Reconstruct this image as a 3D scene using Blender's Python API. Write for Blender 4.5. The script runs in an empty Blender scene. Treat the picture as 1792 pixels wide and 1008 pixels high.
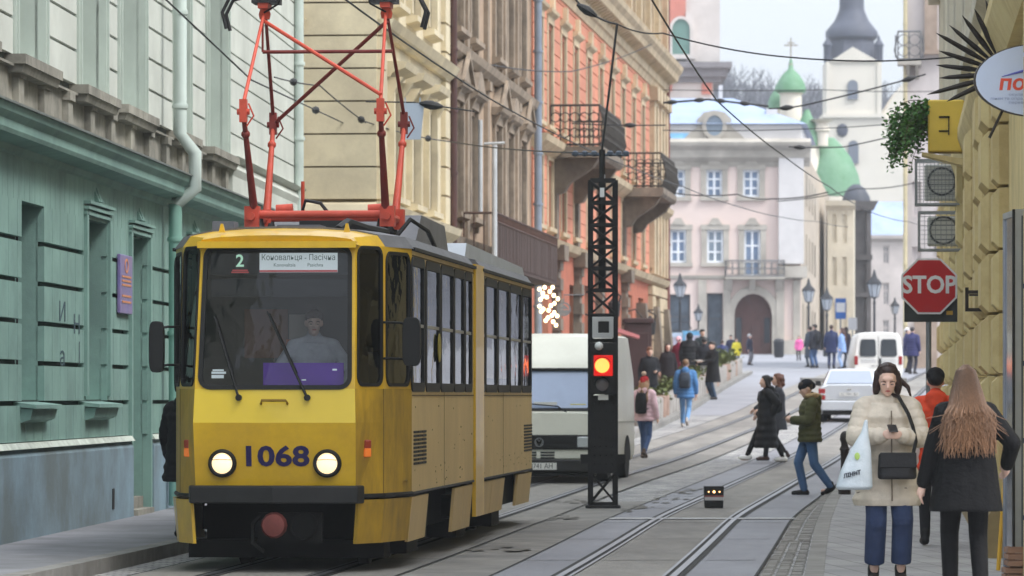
import bpy, bmesh, math, random
import numpy as np
from mathutils import Vector, Matrix, Euler
R = random.Random(11)
scene = bpy.context.scene
COL = scene.collection
F = 8000.0; CX = 896.0; HY = 693.0; CAMH = 1.6
rad = math.radians
PI = math.pi

def P(x, y, Y):
    return Vector(((x - CX) / F * Y, Y, CAMH + (HY - y) / F * Y))

def lin(c):
    o = []
    for k in c[:3]:
        k = k / 255.0
        o.append(k / 12.92 if k <= .04045 else ((k + .055) / 1.055) ** 2.4)
    return (o[0], o[1], o[2], 1.0)

# ------------------------------------------------------------------ materials
def mat(name, col, rough=.65, metal=0., var=.18, scale=2.0, bump=0., bscale=40., spec=.4, col2=None, amt2=.5, s2=.6,
        stretch=None, emit=None, coat=0., sharp=.12):
    m = bpy.data.materials.new(name); m.use_nodes = True
    nt = m.node_tree; N = nt.nodes; L = nt.links
    b = N['Principled BSDF']
    b.inputs['Roughness'].default_value = rough
    b.inputs['Metallic'].default_value = metal
    b.inputs['Specular IOR Level'].default_value = spec
    if coat: b.inputs['Coat Weight'].default_value = coat
    c = lin(col)
    b.inputs['Base Color'].default_value = c
    tc = N.new('ShaderNodeTexCoord'); mp = N.new('ShaderNodeMapping'); L.new(tc.outputs['Object'], mp.inputs['Vector'])
    if stretch: mp.inputs['Scale'].default_value = stretch
    oi = N.new('ShaderNodeObjectInfo'); mu = N.new('ShaderNodeMath'); mu.operation = 'MULTIPLY'; mu.inputs[1].default_value = 37.0
    L.new(oi.outputs['Random'], mu.inputs[0])
    def noise(s, d=5., r=.6):
        n = N.new('ShaderNodeTexNoise'); n.noise_dimensions = '4D'
        n.inputs['Scale'].default_value = s; n.inputs['Detail'].default_value = d; n.inputs['Roughness'].default_value = r
        L.new(mp.outputs[0], n.inputs['Vector']); L.new(mu.outputs[0], n.inputs['W']); return n
    out = None
    if var > 0:
        n = noise(scale)
        mr = N.new('ShaderNodeMapRange'); mr.inputs['From Min'].default_value = .3; mr.inputs['From Max'].default_value = .7
        mr.inputs['To Min'].default_value = 1 - var; mr.inputs['To Max'].default_value = 1 + var
        L.new(n.outputs['Fac'], mr.inputs['Value'])
        vm = N.new('ShaderNodeVectorMath'); vm.operation = 'SCALE'; vm.inputs[0].default_value = c[:3]
        L.new(mr.outputs[0], vm.inputs['Scale']); out = vm.outputs[0]
    if col2 is not None:
        n2 = noise(s2, 6., .7)
        mr2 = N.new('ShaderNodeMapRange'); mr2.inputs['From Min'].default_value = .5 - sharp; mr2.inputs['From Max'].default_value = .5 + sharp
        mr2.inputs['To Min'].default_value = 0; mr2.inputs['To Max'].default_value = amt2
        L.new(n2.outputs['Fac'], mr2.inputs['Value'])
        mx = N.new('ShaderNodeMix'); mx.data_type = 'RGBA'
        L.new(mr2.outputs[0], mx.inputs[0])
        if out: L.new(out, mx.inputs[6])
        else: mx.inputs[6].default_value = c
        mx.inputs[7].default_value = lin(col2); out = mx.outputs[2]
    if out: L.new(out, b.inputs['Base Color'])
    if bump > 0:
        n3 = noise(bscale, 4.)
        bp = N.new('ShaderNodeBump'); bp.inputs['Strength'].default_value = bump; bp.inputs['Distance'].default_value = .02
        L.new(n3.outputs['Fac'], bp.inputs['Height']); L.new(bp.outputs[0], b.inputs['Normal'])
    if emit:
        b.inputs['Emission Color'].default_value = lin(emit[0]); b.inputs['Emission Strength'].default_value = emit[1]
    m['_out'] = 1
    return m

def glass_mat(name, tint=(200, 210, 215), dark=.75, rough=.02):
    """see-through glazing: fresnel mirror over tinted transparency"""
    m = bpy.data.materials.new(name); m.use_nodes = True
    nt = m.node_tree; N = nt.nodes; L = nt.links
    for n in list(N): N.remove(n)
    o = N.new('ShaderNodeOutputMaterial'); mx = N.new('ShaderNodeMixShader'); fr = N.new('ShaderNodeFresnel'); fr.inputs[0].default_value = 1.5
    t = N.new('ShaderNodeBsdfTransparent'); c = lin(tint); t.inputs[0].default_value = (c[0] * dark, c[1] * dark, c[2] * dark, 1)
    g = N.new('ShaderNodeBsdfGlossy'); g.inputs['Roughness'].default_value = rough
    tcg = N.new('ShaderNodeTexCoord'); ng = N.new('ShaderNodeTexNoise'); ng.inputs['Scale'].default_value = 2.2; ng.inputs['Detail'].default_value = 3.; L.new(tcg.outputs['Object'], ng.inputs['Vector'])
    bg_ = N.new('ShaderNodeBump'); bg_.inputs['Strength'].default_value = .22; bg_.inputs['Distance'].default_value = .03; L.new(ng.outputs['Fac'], bg_.inputs['Height']); L.new(bg_.outputs[0], g.inputs['Normal'])
    L.new(fr.outputs[0], mx.inputs[0]); L.new(t.outputs[0], mx.inputs[1]); L.new(g.outputs[0], mx.inputs[2]); L.new(mx.outputs[0], o.inputs[0])
    return m

# ------------------------------------------------------------------ mesh builder
class MB:
    def __init__(s): s.v = []; s.f = []; s.m = []; s.s = []
    def add(s, vs, fs, mat=0, M=None, smooth=False):
        o = len(s.v)
        for p in vs:
            p = Vector(p)
            s.v.append(M @ p if M is not None else p)
        for f in fs:
            s.f.append([i + o for i in f]); s.m.append(mat); s.s.append(smooth)
    def box(s, x0, x1, y0, y1, z0, z1, mat=0, M=None):
        s.add([(x0, y0, z0), (x1, y0, z0), (x1, y1, z0), (x0, y1, z0), (x0, y0, z1), (x1, y0, z1), (x1, y1, z1), (x0, y1, z1)],
              [(0, 3, 2, 1), (4, 5, 6, 7), (0, 1, 5, 4), (1, 2, 6, 5), (2, 3, 7, 6), (3, 0, 4, 7)], mat, M)
    def quad(s, a, b, c, d, mat=0): s.add([a, b, c, d], [(0, 1, 2, 3)], mat)
    def prism(s, poly, h0, h1, axis='z', mat=0, M=None, smooth=False):
        """axis z: poly (x,y); y: poly (x,z); x: poly (y,z)"""
        n = len(poly)
        g = {'z': lambda p, h: (p[0], p[1], h), 'y': lambda p, h: (p[0], h, p[1]), 'x': lambda p, h: (h, p[0], p[1])}[axis]
        s.add([g(p, h0) for p in poly] + [g(p, h1) for p in poly],
              [tuple(range(n))[::-1], tuple(range(n, 2 * n))] + [(i, (i + 1) % n, n + (i + 1) % n, n + i) for i in range(n)], mat, M, smooth)
    def tube(s, pts, r, n=8, mat=0, M=None, closed=False):
        pts = [Vector(p) for p in pts]; k = len(pts)
        rs = r if isinstance(r, (list, tuple)) else [r] * k
        vs = []; up = None
        for i, p in enumerate(pts):
            a = pts[i - 1] if (i > 0 or closed) else p; b = pts[(i + 1) % k] if (i < k - 1 or closed) else p
            d = (b - a)
            if d.length < 1e-9: d = Vector((0, 0, 1))
            d.normalize()
            if up is None:
                up = Vector((0, 0, 1)) if abs(d.z) < .9 else Vector((1, 0, 0))
            x = d.cross(up)
            if x.length < 1e-6: x = d.cross(Vector((0, 1, 0)))
            x.normalize(); y = x.cross(d).normalized(); up = y
            for j in range(n):
                t = 2 * PI * j / n
                vs.append(p + x * (math.cos(t) * rs[i]) + y * (math.sin(t) * rs[i]))
        fs = []
        for i in range(k if closed else k - 1):
            for j in range(n):
                i2 = (i + 1) % k
                fs.append((i * n + j, i * n + (j + 1) % n, i2 * n + (j + 1) % n, i2 * n + j))
        if not closed:
            fs.append(tuple(range(n))[::-1]); fs.append(tuple((k - 1) * n + j for j in range(n)))
        s.add(vs, fs, mat, M, True)
    def lathe(s, prof, n=16, mat=0, M=None, smooth=True, a0=0., sq=None):
        """prof list of (r,z) bottom to top"""
        vs = []; fs = []
        for (r, z) in prof:
            for j in range(n):
                t = a0 + 2 * PI * j / n
                vs.append((r * math.cos(t), r * math.sin(t), z))
        for i in range(len(prof) - 1):
            for j in range(n):
                fs.append((i * n + j, i * n + (j + 1) % n, (i + 1) * n + (j + 1) % n, (i + 1) * n + j))
        fs.append(tuple(range(n))[::-1]); fs.append(tuple((len(prof) - 1) * n + j for j in range(n)))
        s.add(vs, fs, mat, M, smooth)
    def ell(s, c, rx, ry, rz, n=12, mat=0, M=None):
        vs = []; fs = []; h = n // 2
        vs.append((c[0], c[1], c[2] - rz))
        for i in range(1, h):
            a = -PI / 2 + PI * i / h
            for j in range(n):
                t = 2 * PI * j / n
                vs.append((c[0] + rx * math.cos(a) * math.cos(t), c[1] + ry * math.cos(a) * math.sin(t), c[2] + rz * math.sin(a)))
        vs.append((c[0], c[1], c[2] + rz)); e = len(vs) - 1
        for j in range(n): fs.append((0, 1 + (j + 1) % n, 1 + j))
        for i in range(h - 2):
            for j in range(n):
                a = 1 + i * n + j; b = 1 + i * n + (j + 1) % n
                fs.append((a, b, b + n, a + n))
        o = 1 + (h - 2) * n
        for j in range(n): fs.append((o + j, o + (j + 1) % n, e))
        s.add(vs, fs, mat, M, True)
    def ring(s, outer, inner, y0, y1, mat=0, M=None, axis='y'):
        """frame between two polygons of the same count, in the xz plane, thick along y"""
        n = len(outer)
        g = (lambda p, h: (p[0], h, p[1])) if axis == 'y' else ((lambda p, h: (h, p[0], p[1])) if axis == 'x' else (lambda p, h: (p[0], p[1], h)))
        vs = [g(p, y0) for p in outer] + [g(p, y0) for p in inner] + [g(p, y1) for p in outer] + [g(p, y1) for p in inner]
        fs = []
        for i in range(n):
            j = (i + 1) % n
            fs += [(i, j, n + j, n + i), (2 * n + i, 3 * n + i, 3 * n + j, 2 * n + j), (i, 2 * n + i, 2 * n + j, j), (n + i, n + j, 3 * n + j, 3 * n + i)]
        s.add(vs, fs, mat, M)
    def cut(s):
        if not hasattr(s, 'cuts'): s.cuts = []
        if not s.cuts or s.cuts[-1] != (len(s.v), len(s.f)): s.cuts.append((len(s.v), len(s.f)))
    def build_each(s, name, mats, parent=None, M=None):
        """one object for every piece between two cuts"""
        s.cut(); c = [(0, 0)] + [q for q in s.cuts if q[0] > 0]; out = []
        for (v0, f0), (v1, f1) in zip(c[:-1], c[1:]):
            m = MB(); m.v = s.v[v0:v1]; m.f = [[i - v0 for i in f] for f in s.f[f0:f1]]; m.m = s.m[f0:f1]; m.s = s.s[f0:f1]
            if m.f: out.append(m.build(name, mats, parent, M))
        return out
    def build(s, name, mats, parent=None, M=None, bevel=0., seg=1, recalc=True, sharp=40):
        me = bpy.data.meshes.new(name)
        me.from_pydata([tuple(p) for p in s.v], [], s.f)
        if not isinstance(mats, (list, tuple)): mats = [mats]
        for m in mats: me.materials.append(m)
        me.polygons.foreach_set('material_index', s.m)
        me.polygons.foreach_set('use_smooth', s.s)
        if recalc:
            bm = bmesh.new(); bm.from_mesh(me); bmesh.ops.recalc_face_normals(bm, faces=bm.faces); bm.to_mesh(me); bm.free()
        if any(s.s): me.set_sharp_from_angle(angle=rad(sharp))
        me.update()
        o = bpy.data.objects.new(name, me); COL.objects.link(o)
        if parent is not None: o.parent = parent
        if M is not None: o.matrix_local = M
        if bevel > 0:
            b = o.modifiers.new('bevel', 'BEVEL'); b.width = bevel; b.segments = seg; b.limit_method = 'ANGLE'; b.angle_limit = rad(35)
        return o

def tag(o, label=None, cat=None, group=None, kind=None):
    if label: o['label'] = label
    if cat: o['category'] = cat
    if group: o['group'] = group
    if kind: o['kind'] = kind
    return o

def empty(name, M, label=None, cat=None, group=None):
    o = bpy.data.objects.new(name, None); COL.objects.link(o); o.empty_display_size = .2
    if not isinstance(M, Matrix): M = Matrix.Translation(Vector(M))
    o.matrix_world = M
    return tag(o, label, cat, group)

def copy_tree(o, parent=None):
    c = o.copy(); COL.objects.link(c)
    if parent is not None: c.parent = parent; c.matrix_local = o.matrix_local.copy()
    for ch in list(o.children): copy_tree(ch, c)
    return c

def frame(x, y, z, dx, dy):
    """local X runs along (dx,dy), Z up"""
    n = math.hypot(dx, dy); dx /= n; dy /= n
    return Matrix(((dx, -dy, 0, x), (dy, dx, 0, y), (0, 0, 1, z), (0, 0, 0, 1)))

def rotz(a, loc=(0, 0, 0)): return Matrix.Translation(Vector(loc)) @ Matrix.Rotation(a, 4, 'Z')

_dg = bpy.context.evaluated_depsgraph_get
def text_mesh(name, body, size, m, parent=None, M=None, extrude=.002, align='CENTER', bold=0., shear=0., sx=1., parentless=False):
    cu = bpy.data.curves.new(name, 'FONT'); cu.body = body; cu.size = size; cu.extrude = extrude; cu.align_x = align; cu.align_y = 'CENTER'
    cu.offset = bold; cu.shear = shear; cu.resolution_u = 3
    o = bpy.data.objects.new(name, cu); COL.objects.link(o)
    bpy.context.view_layer.update()
    me = bpy.data.meshes.new_from_object(o.evaluated_get(_dg()))
    bpy.data.objects.remove(o); bpy.data.curves.remove(cu)
    me.name = name
    # stand the text up: x right, z up, facing -y
    T = Matrix(((sx, 0, 0, 0), (0, 0, -1, 0), (0, 1, 0, 0), (0, 0, 0, 1)))
    me.transform(T)
    me.materials.clear(); me.materials.append(m)
    r = bpy.data.objects.new(name, me); COL.objects.link(r)
    if parent is not None: r.parent = parent
    if M is not None: r.matrix_local = M
    return r

def smoothcurve(pts, w=5.):
    ys = np.arange(pts[0][0] - 20, pts[-1][0] + 20, .5)
    v = np.interp(ys, [p[0] for p in pts], [p[1] for p in pts])
    # linear extrapolation at the ends
    s0 = (pts[1][1] - pts[0][1]) / (pts[1][0] - pts[0][0]); s1 = (pts[-1][1] - pts[-2][1]) / (pts[-1][0] - pts[-2][0])
    v = np.where(ys < pts[0][0], pts[0][1] + (ys - pts[0][0]) * s0, v); v = np.where(ys > pts[-1][0], pts[-1][1] + (ys - pts[-1][0]) * s1, v)
    k = int(w * 2); ker = np.hanning(2 * k + 3); ker /= ker.sum()
    vp = np.concatenate([v[0] - (v[1] - v[0]) * np.arange(k + 1, 0, -1), v, v[-1] + (v[-1] - v[-2]) * np.arange(1, k + 2)])
    v = np.convolve(vp, ker, 'valid')
    return lambda y: float(np.interp(y, ys, v))

ground = smoothcurve([(-80, 0), (45, 0), (60, .03), (69, .09), (80, .21), (88, .3), (100, .5), (117, .8), (131, 1.12), (154, 1.85), (175, 2.42),
                      (190, 2.75), (258, 3.95), (320, 4.9), (420, 6.2), (700, 9.0), (1200, 12)], 6)
CRt = smoothcurve([(0, -2.3), (40.6, .96), (52, 1.86), (59, 2.40), (67.8, 3.33), (76, 4.25), (93.5, 6.3), (121, 9.4), (158, 13.9), (200, 19.5), (260, 28)], 6)
CLt = smoothcurve([(0, -5.58), (42.3, -2.03), (58, -.72), (68, .2), (76, 1.05), (93.5, 3.15), (113, 5.4), (121, 6.35), (143, 9.05), (170, 12.4), (200, 16.4), (260, 25)], 6)
# ------------------------------------------------------------------ camera, sky, light
cam = bpy.data.cameras.new('camera'); camo = bpy.data.objects.new('camera', cam); COL.objects.link(camo)
camo.location = (0, 0, CAMH); camo.rotation_euler = (rad(90), 0, 0)
cam.sensor_width = 36; cam.lens = F / 1792 * 36; cam.shift_y = (HY - 504) / 1792; cam.clip_start = .5; cam.clip_end = 4000
cam.dof.use_dof = True; cam.dof.focus_distance = 43; cam.dof.aperture_fstop = 5.6
scene.camera = camo

SUN_EL, SUN_AZ = 52, 120   # azimuth measured clockwise from +Y
w = bpy.data.worlds.new('World'); scene.world = w; w.use_nodes = True
nt = w.node_tree; N = nt.nodes; L = nt.links
bg = N['Background']; bg.inputs[1].default_value = .15
sk = N.new('ShaderNodeTexSky'); sk.sky_type = 'NISHITA'; sk.sun_disc = False
sk.sun_elevation = rad(SUN_EL); sk.sun_rotation = rad(SUN_AZ); sk.air_density = 1.2; sk.dust_density = 5.; sk.ozone_density = 1.
hs = N.new('ShaderNodeHueSaturation'); hs.inputs['Saturation'].default_value = .30; hs.inputs['Value'].default_value = 1.0
L.new(sk.outputs[0], hs.inputs['Color'])
# overcast: cloud deck evens out the brightness over the dome
mxs = N.new('ShaderNodeMix'); mxs.data_type = 'RGBA'; mxs.inputs[0].default_value = .62
mxs.inputs[7].default_value = (6.9, 7.5, 8.3, 1)
L.new(hs.outputs[0], mxs.inputs[6])
# an overcast dome is brightest overhead and about a third of that at the horizon
tcw = N.new('ShaderNodeTexCoord'); sp_ = N.new('ShaderNodeSeparateXYZ'); L.new(tcw.outputs['Generated'], sp_.inputs[0])
mrw = N.new('ShaderNodeMapRange'); mrw.inputs['From Min'].default_value = 0; mrw.inputs['From Max'].default_value = 1; mrw.inputs['To Min'].default_value = .62; mrw.inputs['To Max'].default_value = 1.5
L.new(sp_.outputs['Z'], mrw.inputs[0]); vmw = N.new('ShaderNodeVectorMath'); vmw.operation = 'SCALE'; L.new(mxs.outputs[2], vmw.inputs[0]); L.new(mrw.outputs[0], vmw.inputs['Scale']); L.new(vmw.outputs[0], bg.inputs[0])
sl = bpy.data.lights.new('sun', 'SUN'); sl.energy = 1.3; sl.angle = rad(16); sl.color = (1, .97, .93)
so = bpy.data.objects.new('sun', sl); COL.objects.link(so)
d = Vector((math.sin(rad(SUN_AZ)) * math.cos(rad(SUN_EL)), math.cos(rad(SUN_AZ)) * math.cos(rad(SUN_EL)), math.sin(rad(SUN_EL))))
so.rotation_euler = d.to_track_quat('Z', 'Y').to_euler()
vs = scene.view_settings; vs.view_transform = 'Standard'; vs.look = 'None'; vs.exposure = 0.70; vs.gamma = 1; vs.use_curve_mapping = False
cy = scene.cycles; cy.use_denoising = True; cy.max_bounces = 8; cy.transparent_max_bounces = 16; cy.volume_bounces = 1
cy.caustics_reflective = False; cy.caustics_refractive = False; cy.use_adaptive_sampling = True

# ------------------------------------------------------------------ ground strips
def strip(name, xl, xr, y0, y1, dz, m, step=2., kind='structure', thick=0., label=None, nx=1):
    b = MB(); n = max(2, int((y1 - y0) / step) + 1); ys = np.linspace(y0, y1, n)
    for i in range(n - 1):
        for k in range(nx):
            q = []
            for (yy, kk) in ((ys[i], k), (ys[i], k + 1), (ys[i + 1], k + 1), (ys[i + 1], k)):
                a, c = xl(yy), xr(yy)
                q.append((a + (c - a) * kk / nx, yy, ground(yy) + dz))
            b.quad(*q)
        if thick:
            for f, sgn in ((xl, 0), (xr, 1)):
                a = (f(ys[i]), ys[i], ground(ys[i])); c = (f(ys[i + 1]), ys[i + 1], ground(ys[i + 1]))
                up = Vector((0, 0, dz)); dn = Vector((0, 0, dz - thick))
                b.quad(Vector(a) + dn, Vector(c) + dn, Vector(c) + up, Vector(a) + up)
    if thick:
        for yy in (y0, y1):
            b.quad((xl(yy), yy, ground(yy) + dz - thick), (xr(yy), yy, ground(yy) + dz - thick), (xr(yy), yy, ground(yy) + dz), (xl(yy), yy, ground(yy) + dz))
    o = b.build(name, m)
    return tag(o, kind=kind)

def brick_mat(name, c1, c2, mortar, bw, bh, ms=.01, rough=.85, bump=.4, rot=0., var=.2, offset=.5, grime=.35):
    m = bpy.data.materials.new(name); m.use_nodes = True
    nt = m.node_tree; N = nt.nodes; L = nt.links; b = N['Principled BSDF']; b.inputs['Roughness'].default_value = rough
    tc = N.new('ShaderNodeTexCoord'); mp = N.new('ShaderNodeMapping'); mp.inputs['Rotation'].default_value = (0, 0, rot)
    L.new(tc.outputs['Object'], mp.inputs[0])
    nz = N.new('ShaderNodeTexNoise'); nz.inputs['Scale'].default_value = 3.; L.new(mp.outputs[0], nz.inputs['Vector'])
    vm = N.new('ShaderNodeVectorMath'); vm.operation = 'MULTIPLY_ADD'; L.new(nz.outputs['Color'], vm.inputs[0]); vm.inputs[1].default_value = (ms * 2, ms * 2, 0); L.new(mp.outputs[0], vm.inputs[2])
    br = N.new('ShaderNodeTexBrick'); L.new(vm.outputs[0], br.inputs['Vector']); br.offset = offset
    br.inputs['Color1'].default_value = lin(c1); br.inputs['Color2'].default_value = lin(c2); br.inputs['Mortar'].default_value = lin(mortar)
    br.inputs['Scale'].default_value = 1; br.inputs['Brick Width'].default_value = bw; br.inputs['Row Height'].default_value = bh; br.inputs['Mortar Size'].default_value = ms
    br.inputs['Mortar Smooth'].default_value = .3
    n2 = N.new('ShaderNodeTexNoise'); n2.inputs['Scale'].default_value = .7; n2.inputs['Detail'].default_value = 8; L.new(tc.outputs['Object'], n2.inputs['Vector'])
    mr = N.new('ShaderNodeMapRange'); mr.inputs['From Min'].default_value = .3; mr.inputs['From Max'].default_value = .7; mr.inputs['To Min'].default_value = 1 - grime; mr.inputs['To Max'].default_value = 1 + grime * .5
    L.new(n2.outputs['Fac'], mr.inputs[0])
    v2 = N.new('ShaderNodeVectorMath'); v2.operation = 'SCALE'; L.new(br.outputs['Color'], v2.inputs[0]); L.new(mr.outputs[0], v2.inputs['Scale']); L.new(v2.outputs[0], b.inputs['Base Color'])
    bp = N.new('ShaderNodeBump'); bp.invert = True; bp.inputs['Strength'].default_value = bump; bp.inputs['Distance'].default_value = .02
    L.new(br.outputs['Fac'], bp.inputs['Height']); L.new(bp.outputs[0], b.inputs['Normal'])
    return m

asphalt = brick_mat('cobbled_road', (184, 182, 178), (138, 138, 142), (84, 83, 82), .2, .15, .012, bump=.6, rot=.15, grime=.25)
slabm = mat('track_slab', (142, 143, 150), rough=.7, var=.14, scale=.9, bump=.35, bscale=45, col2=(120, 120, 125), amt2=.7, s2=.5, stretch=(1, .25, 1))
slabm2 = mat('track_slab_worn', (146, 142, 136), rough=.8, var=.2, scale=1.1, bump=.4, bscale=50, col2=(108, 105, 102), amt2=.75, s2=.8, stretch=(1, .22, 1))
patchm = mat('patched_concrete', (142, 139, 134), rough=.85, var=.2, scale=1.6, bump=.3, bscale=30, col2=(112, 110, 108), amt2=.8, s2=1.1)
steel = mat('rail_steel', (132, 132, 136), rough=.42, metal=.8, var=.15, scale=5, stretch=(1, .1, 1))
groovem = mat('rail_groove', (34, 33, 32), rough=.8, var=.2)
jointm = mat('tar_joint', (52, 52, 52), rough=.9)
kerbm = mat('kerb_granite', (140, 138, 134), rough=.8, var=.2, scale=4, bump=.2, col2=(104, 100, 96), amt2=.6, s2=1.5)
walkm = mat('worn_asphalt_pavement', (136, 136, 140), rough=.85, var=.15, scale=1.5, bump=.2, bscale=80, col2=(92, 92, 95), amt2=.6, s2=.5)
paverm = brick_mat('pavers', (158, 157, 157), (144, 143, 144), (104, 102, 100), .42, .30, .008, bump=.3, rot=-.08 + PI / 2, grime=.22)
whitem = mat('road_paint', (205, 205, 205), rough=.7, var=.15, scale=6, col2=(130, 130, 130), amt2=.7, s2=5)

PE = lambda y: min(3.27 + .0915 * (y - 113), CLt(y) - 1.45)
tag(strip('ground', lambda y: -400, lambda y: 500, -60, 1190, -.03, mat('bare_ground', (110, 110, 108), var=.2, scale=.3), 12), kind='structure')
strip('road', lambda y: -7.6 + .02 * y, lambda y: 30 + .25 * y, -20, 330, 0, asphalt, 3)
# square in front of the palace: smoother paving
strip('square_paving', lambda y: PE(y) + .2 - max(0, y - 176) * .4, lambda y: 46 + .2 * (y - 110), 128, 322, .006, mat('square_setts', (146, 147, 154), rough=.8, var=.18, scale=.5, bump=.25, bscale=9, col2=(116, 117, 122), amt2=.6, s2=.12), 3)
# tram slabs
strip('track_slab', lambda y: CLt(y) - 1.18, lambda y: CLt(y) + 1.18, -10, 200, .012, slabm2, 1.5)
strip('track_slab', lambda y: CRt(y) - 1.12, lambda y: CRt(y) - .50, -10, 200, .012, slabm, 1.5)
strip('track_slab', lambda y: CRt(y) - .50, lambda y: CRt(y) + .50, -10, 200, .0125, slabm2, 1.5)
strip('track_slab', lambda y: CRt(y) + .50, lambda y: CRt(y) + 1.22, -10, 200, .012, slabm, 1.5)
strip('infill_strip', lambda y: CLt(y) + 1.18, lambda y: CRt(y) - 1.12, -10, 66, .008, patchm, 1.5)
for f in (lambda y: CLt(y) + 1.16, lambda y: CLt(y) - 1.2, lambda y: CRt(y) - 1.14, lambda y: CRt(y) + 1.2):
    strip('slab_joint', f, lambda y, f=f: f(y) + .028, -10, 150, .0165, jointm, 2)
for yy in np.arange(38, 130, 6.1):
    for f, off in ((CLt, 1.18), (CRt, 1.12)):
        b = MB(); yy2 = yy + R.uniform(-.4, .4)
        b.quad((f(yy2) - off, yy2, ground(yy2) + .0166), (f(yy2) + off, yy2, ground(yy2) + .0166), (f(yy2) + off, yy2 + .05, ground(yy2) + .0166), (f(yy2) - off, yy2 + .05, ground(yy2) + .0166))
        tag(b.build('slab_joint', jointm), kind='structure')
# ragged patches between the tracks
pm = mat('rough_patch', (120, 117, 112), rough=.95, var=.35, scale=7, bump=.8, bscale=22)
for (px, py, wx, wy) in ((880, 966, .62, 1.5), (985, 908, .5, 2.2), (1110, 893, .5, 2.4), (1200, 862, .5, 2.6), (1010, 880, .6, 3.0), (1150, 875, .8, 3.5)):
    Y = 0
    for it_ in range(8):
        Y = (CAMH - ground(Y if Y else 50)) * F / (py - HY)
    X = (px - CX) / F * Y; b = MB()
    for q in range(18):
        cx_, cy_ = R.gauss(0, wx * .26), R.gauss(0, wy * .24); n = R.randint(5, 8); rr_ = R.uniform(.02, .10); pts = []; a0 = R.random() * 6
        for k in range(n):
            t = a0 + 2 * PI * k / n; e = R.uniform(.5, 1.1); yy = Y + cy_ + rr_ * 3.2 * e * math.sin(t)
            pts.append((X + .09 * (yy - Y) + cx_ + rr_ * e * math.cos(t), yy, ground(yy) + .0215 + q * .0002))
        b.add(pts, [tuple(range(n))])
    tag(b.build('rough_patch', pm, recalc=False), kind='structure')
b = MB()
b.quad((1.22, 57.75, ground(58) + .022), (3.62, 57.75, ground(58) + .022), (3.65, 58.25, ground(58) + .022), (1.25, 58.25, ground(58) + .022))
tag(b.build('stop_line', whitem), kind='structure')
# rails: running head, flange groove, keeper lip
def track(cf, label):
    e = empty('tram_track', (0, 0, 0), label, 'tram track', 'tram tracks set in the street')
    for s in (-1, 1):
        b = MB(); ys = np.arange(-10, 200, 1.5)
        for i in range(len(ys) - 1):
            for (a, c, dz, mi) in ((.0, .062, .026, 0), (.062, .105, .0185, 1), (.105, .135, .024, 0), (-.06, 0, .0185, 1)):
                q = []
                for yy, o in ((ys[i], a), (ys[i], c), (ys[i + 1], c), (ys[i + 1], a)):
                    x = cf(yy) + s * (.53 - o + .0)
                    q.append((x, yy, ground(yy) + dz))
                if s < 0: q = q[::-1]
                b.quad(*q, mat=mi)
        b.build('rail', [steel, groovem], e, recalc=False)
track(CLt, 'grooved tram track running under the yellow tram and white van')
track(CRt, 'grooved tram track curving past the low black marker box')

# right pavement with kerb and cobble gutter
KR = smoothcurve([(0, -.3), (40.6, 2.62), (52, 3.45), (63, 4.33), (70, 4.98), (85, 6.6), (95, 7.9), (121, 11.6), (160, 17)], 4)
YW = lambda y: 1.10 + .083 * y          # yellow wall line
strip('pavement', lambda y: KR(y) + .16, lambda y: YW(y) + .3, -10, 96, .12, paverm, 1.5)
strip('kerb', lambda y: KR(y), lambda y: KR(y) + .16, -10, 96, .124, kerbm, 1.5, thick=.16)
cob = MB(); y = 34.0
while y < 74:
    k = 0; x0 = CRt(y) + 1.24; x1 = KR(y) - .02
    n = max(1, int((x1 - x0) / .115)); wd = (x1 - x0) / n
    for i in range(n):
        h = R.uniform(.012, .032); j = R.uniform(-.012, .012)
        a = x0 + i * wd + .008 + R.uniform(0, .008); c = x0 + (i + 1) * wd - .008 - R.uniform(0, .008); ya = y + j; yb = y + .14 + j + R.uniform(-.015, .01); g = ground(y)
        vsn = [(a, ya, g - .01), (c, ya, g - .01), (c, yb, g - .01), (a, yb, g - .01)] + [(a + .014, ya + .016, g + h), (c - .014, ya + .016, g + h), (c - .014, yb - .016, g + h), (a + .014, yb - .016, g + h)]
        cob.add(vsn, [(4, 5, 6, 7), (0, 1, 5, 4), (1, 2, 6, 5), (2, 3, 7, 6), (3, 0, 4, 7)])
    y += .158
tag(cob.build('cobble_gutter', mat('granite_setts', (142, 139, 134), rough=.75, var=.35, scale=4, bump=.3, bscale=50)), kind='structure')
# left pavement
KLl = smoothcurve([(0, -7.1), (40.6, -3.74), (47, -3.26), (60, -2.2), (70, -1.4), (80, -.5)], 3)
strip('pavement', lambda y: -8.2 + .04 * y, lambda y: KLl(y) - .18, -10, 78, .13, walkm, 1.5)
strip('kerb', lambda y: KLl(y) - .18, lambda y: KLl(y), -10, 78, .134, kerbm, 1.5, thick=.17)
# pavement of the salmon side, up to the planted border
PE = lambda y: min(3.27 + .0915 * (y - 113), CLt(y) - 1.45)
strip('pavement', lambda y: -12 + .1 * y, PE, 77, 176, .13, paverm, 2)
strip('kerb', PE, lambda y: PE(y) + .22, 77, 176, .134, kerbm, 2, thick=.17)
# low kerb of the island seen beyond the crossing
strip('kerb', lambda y: 10.3, lambda y: 14, 162, 163.4, .16, kerbm, .7, thick=.18)

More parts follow.
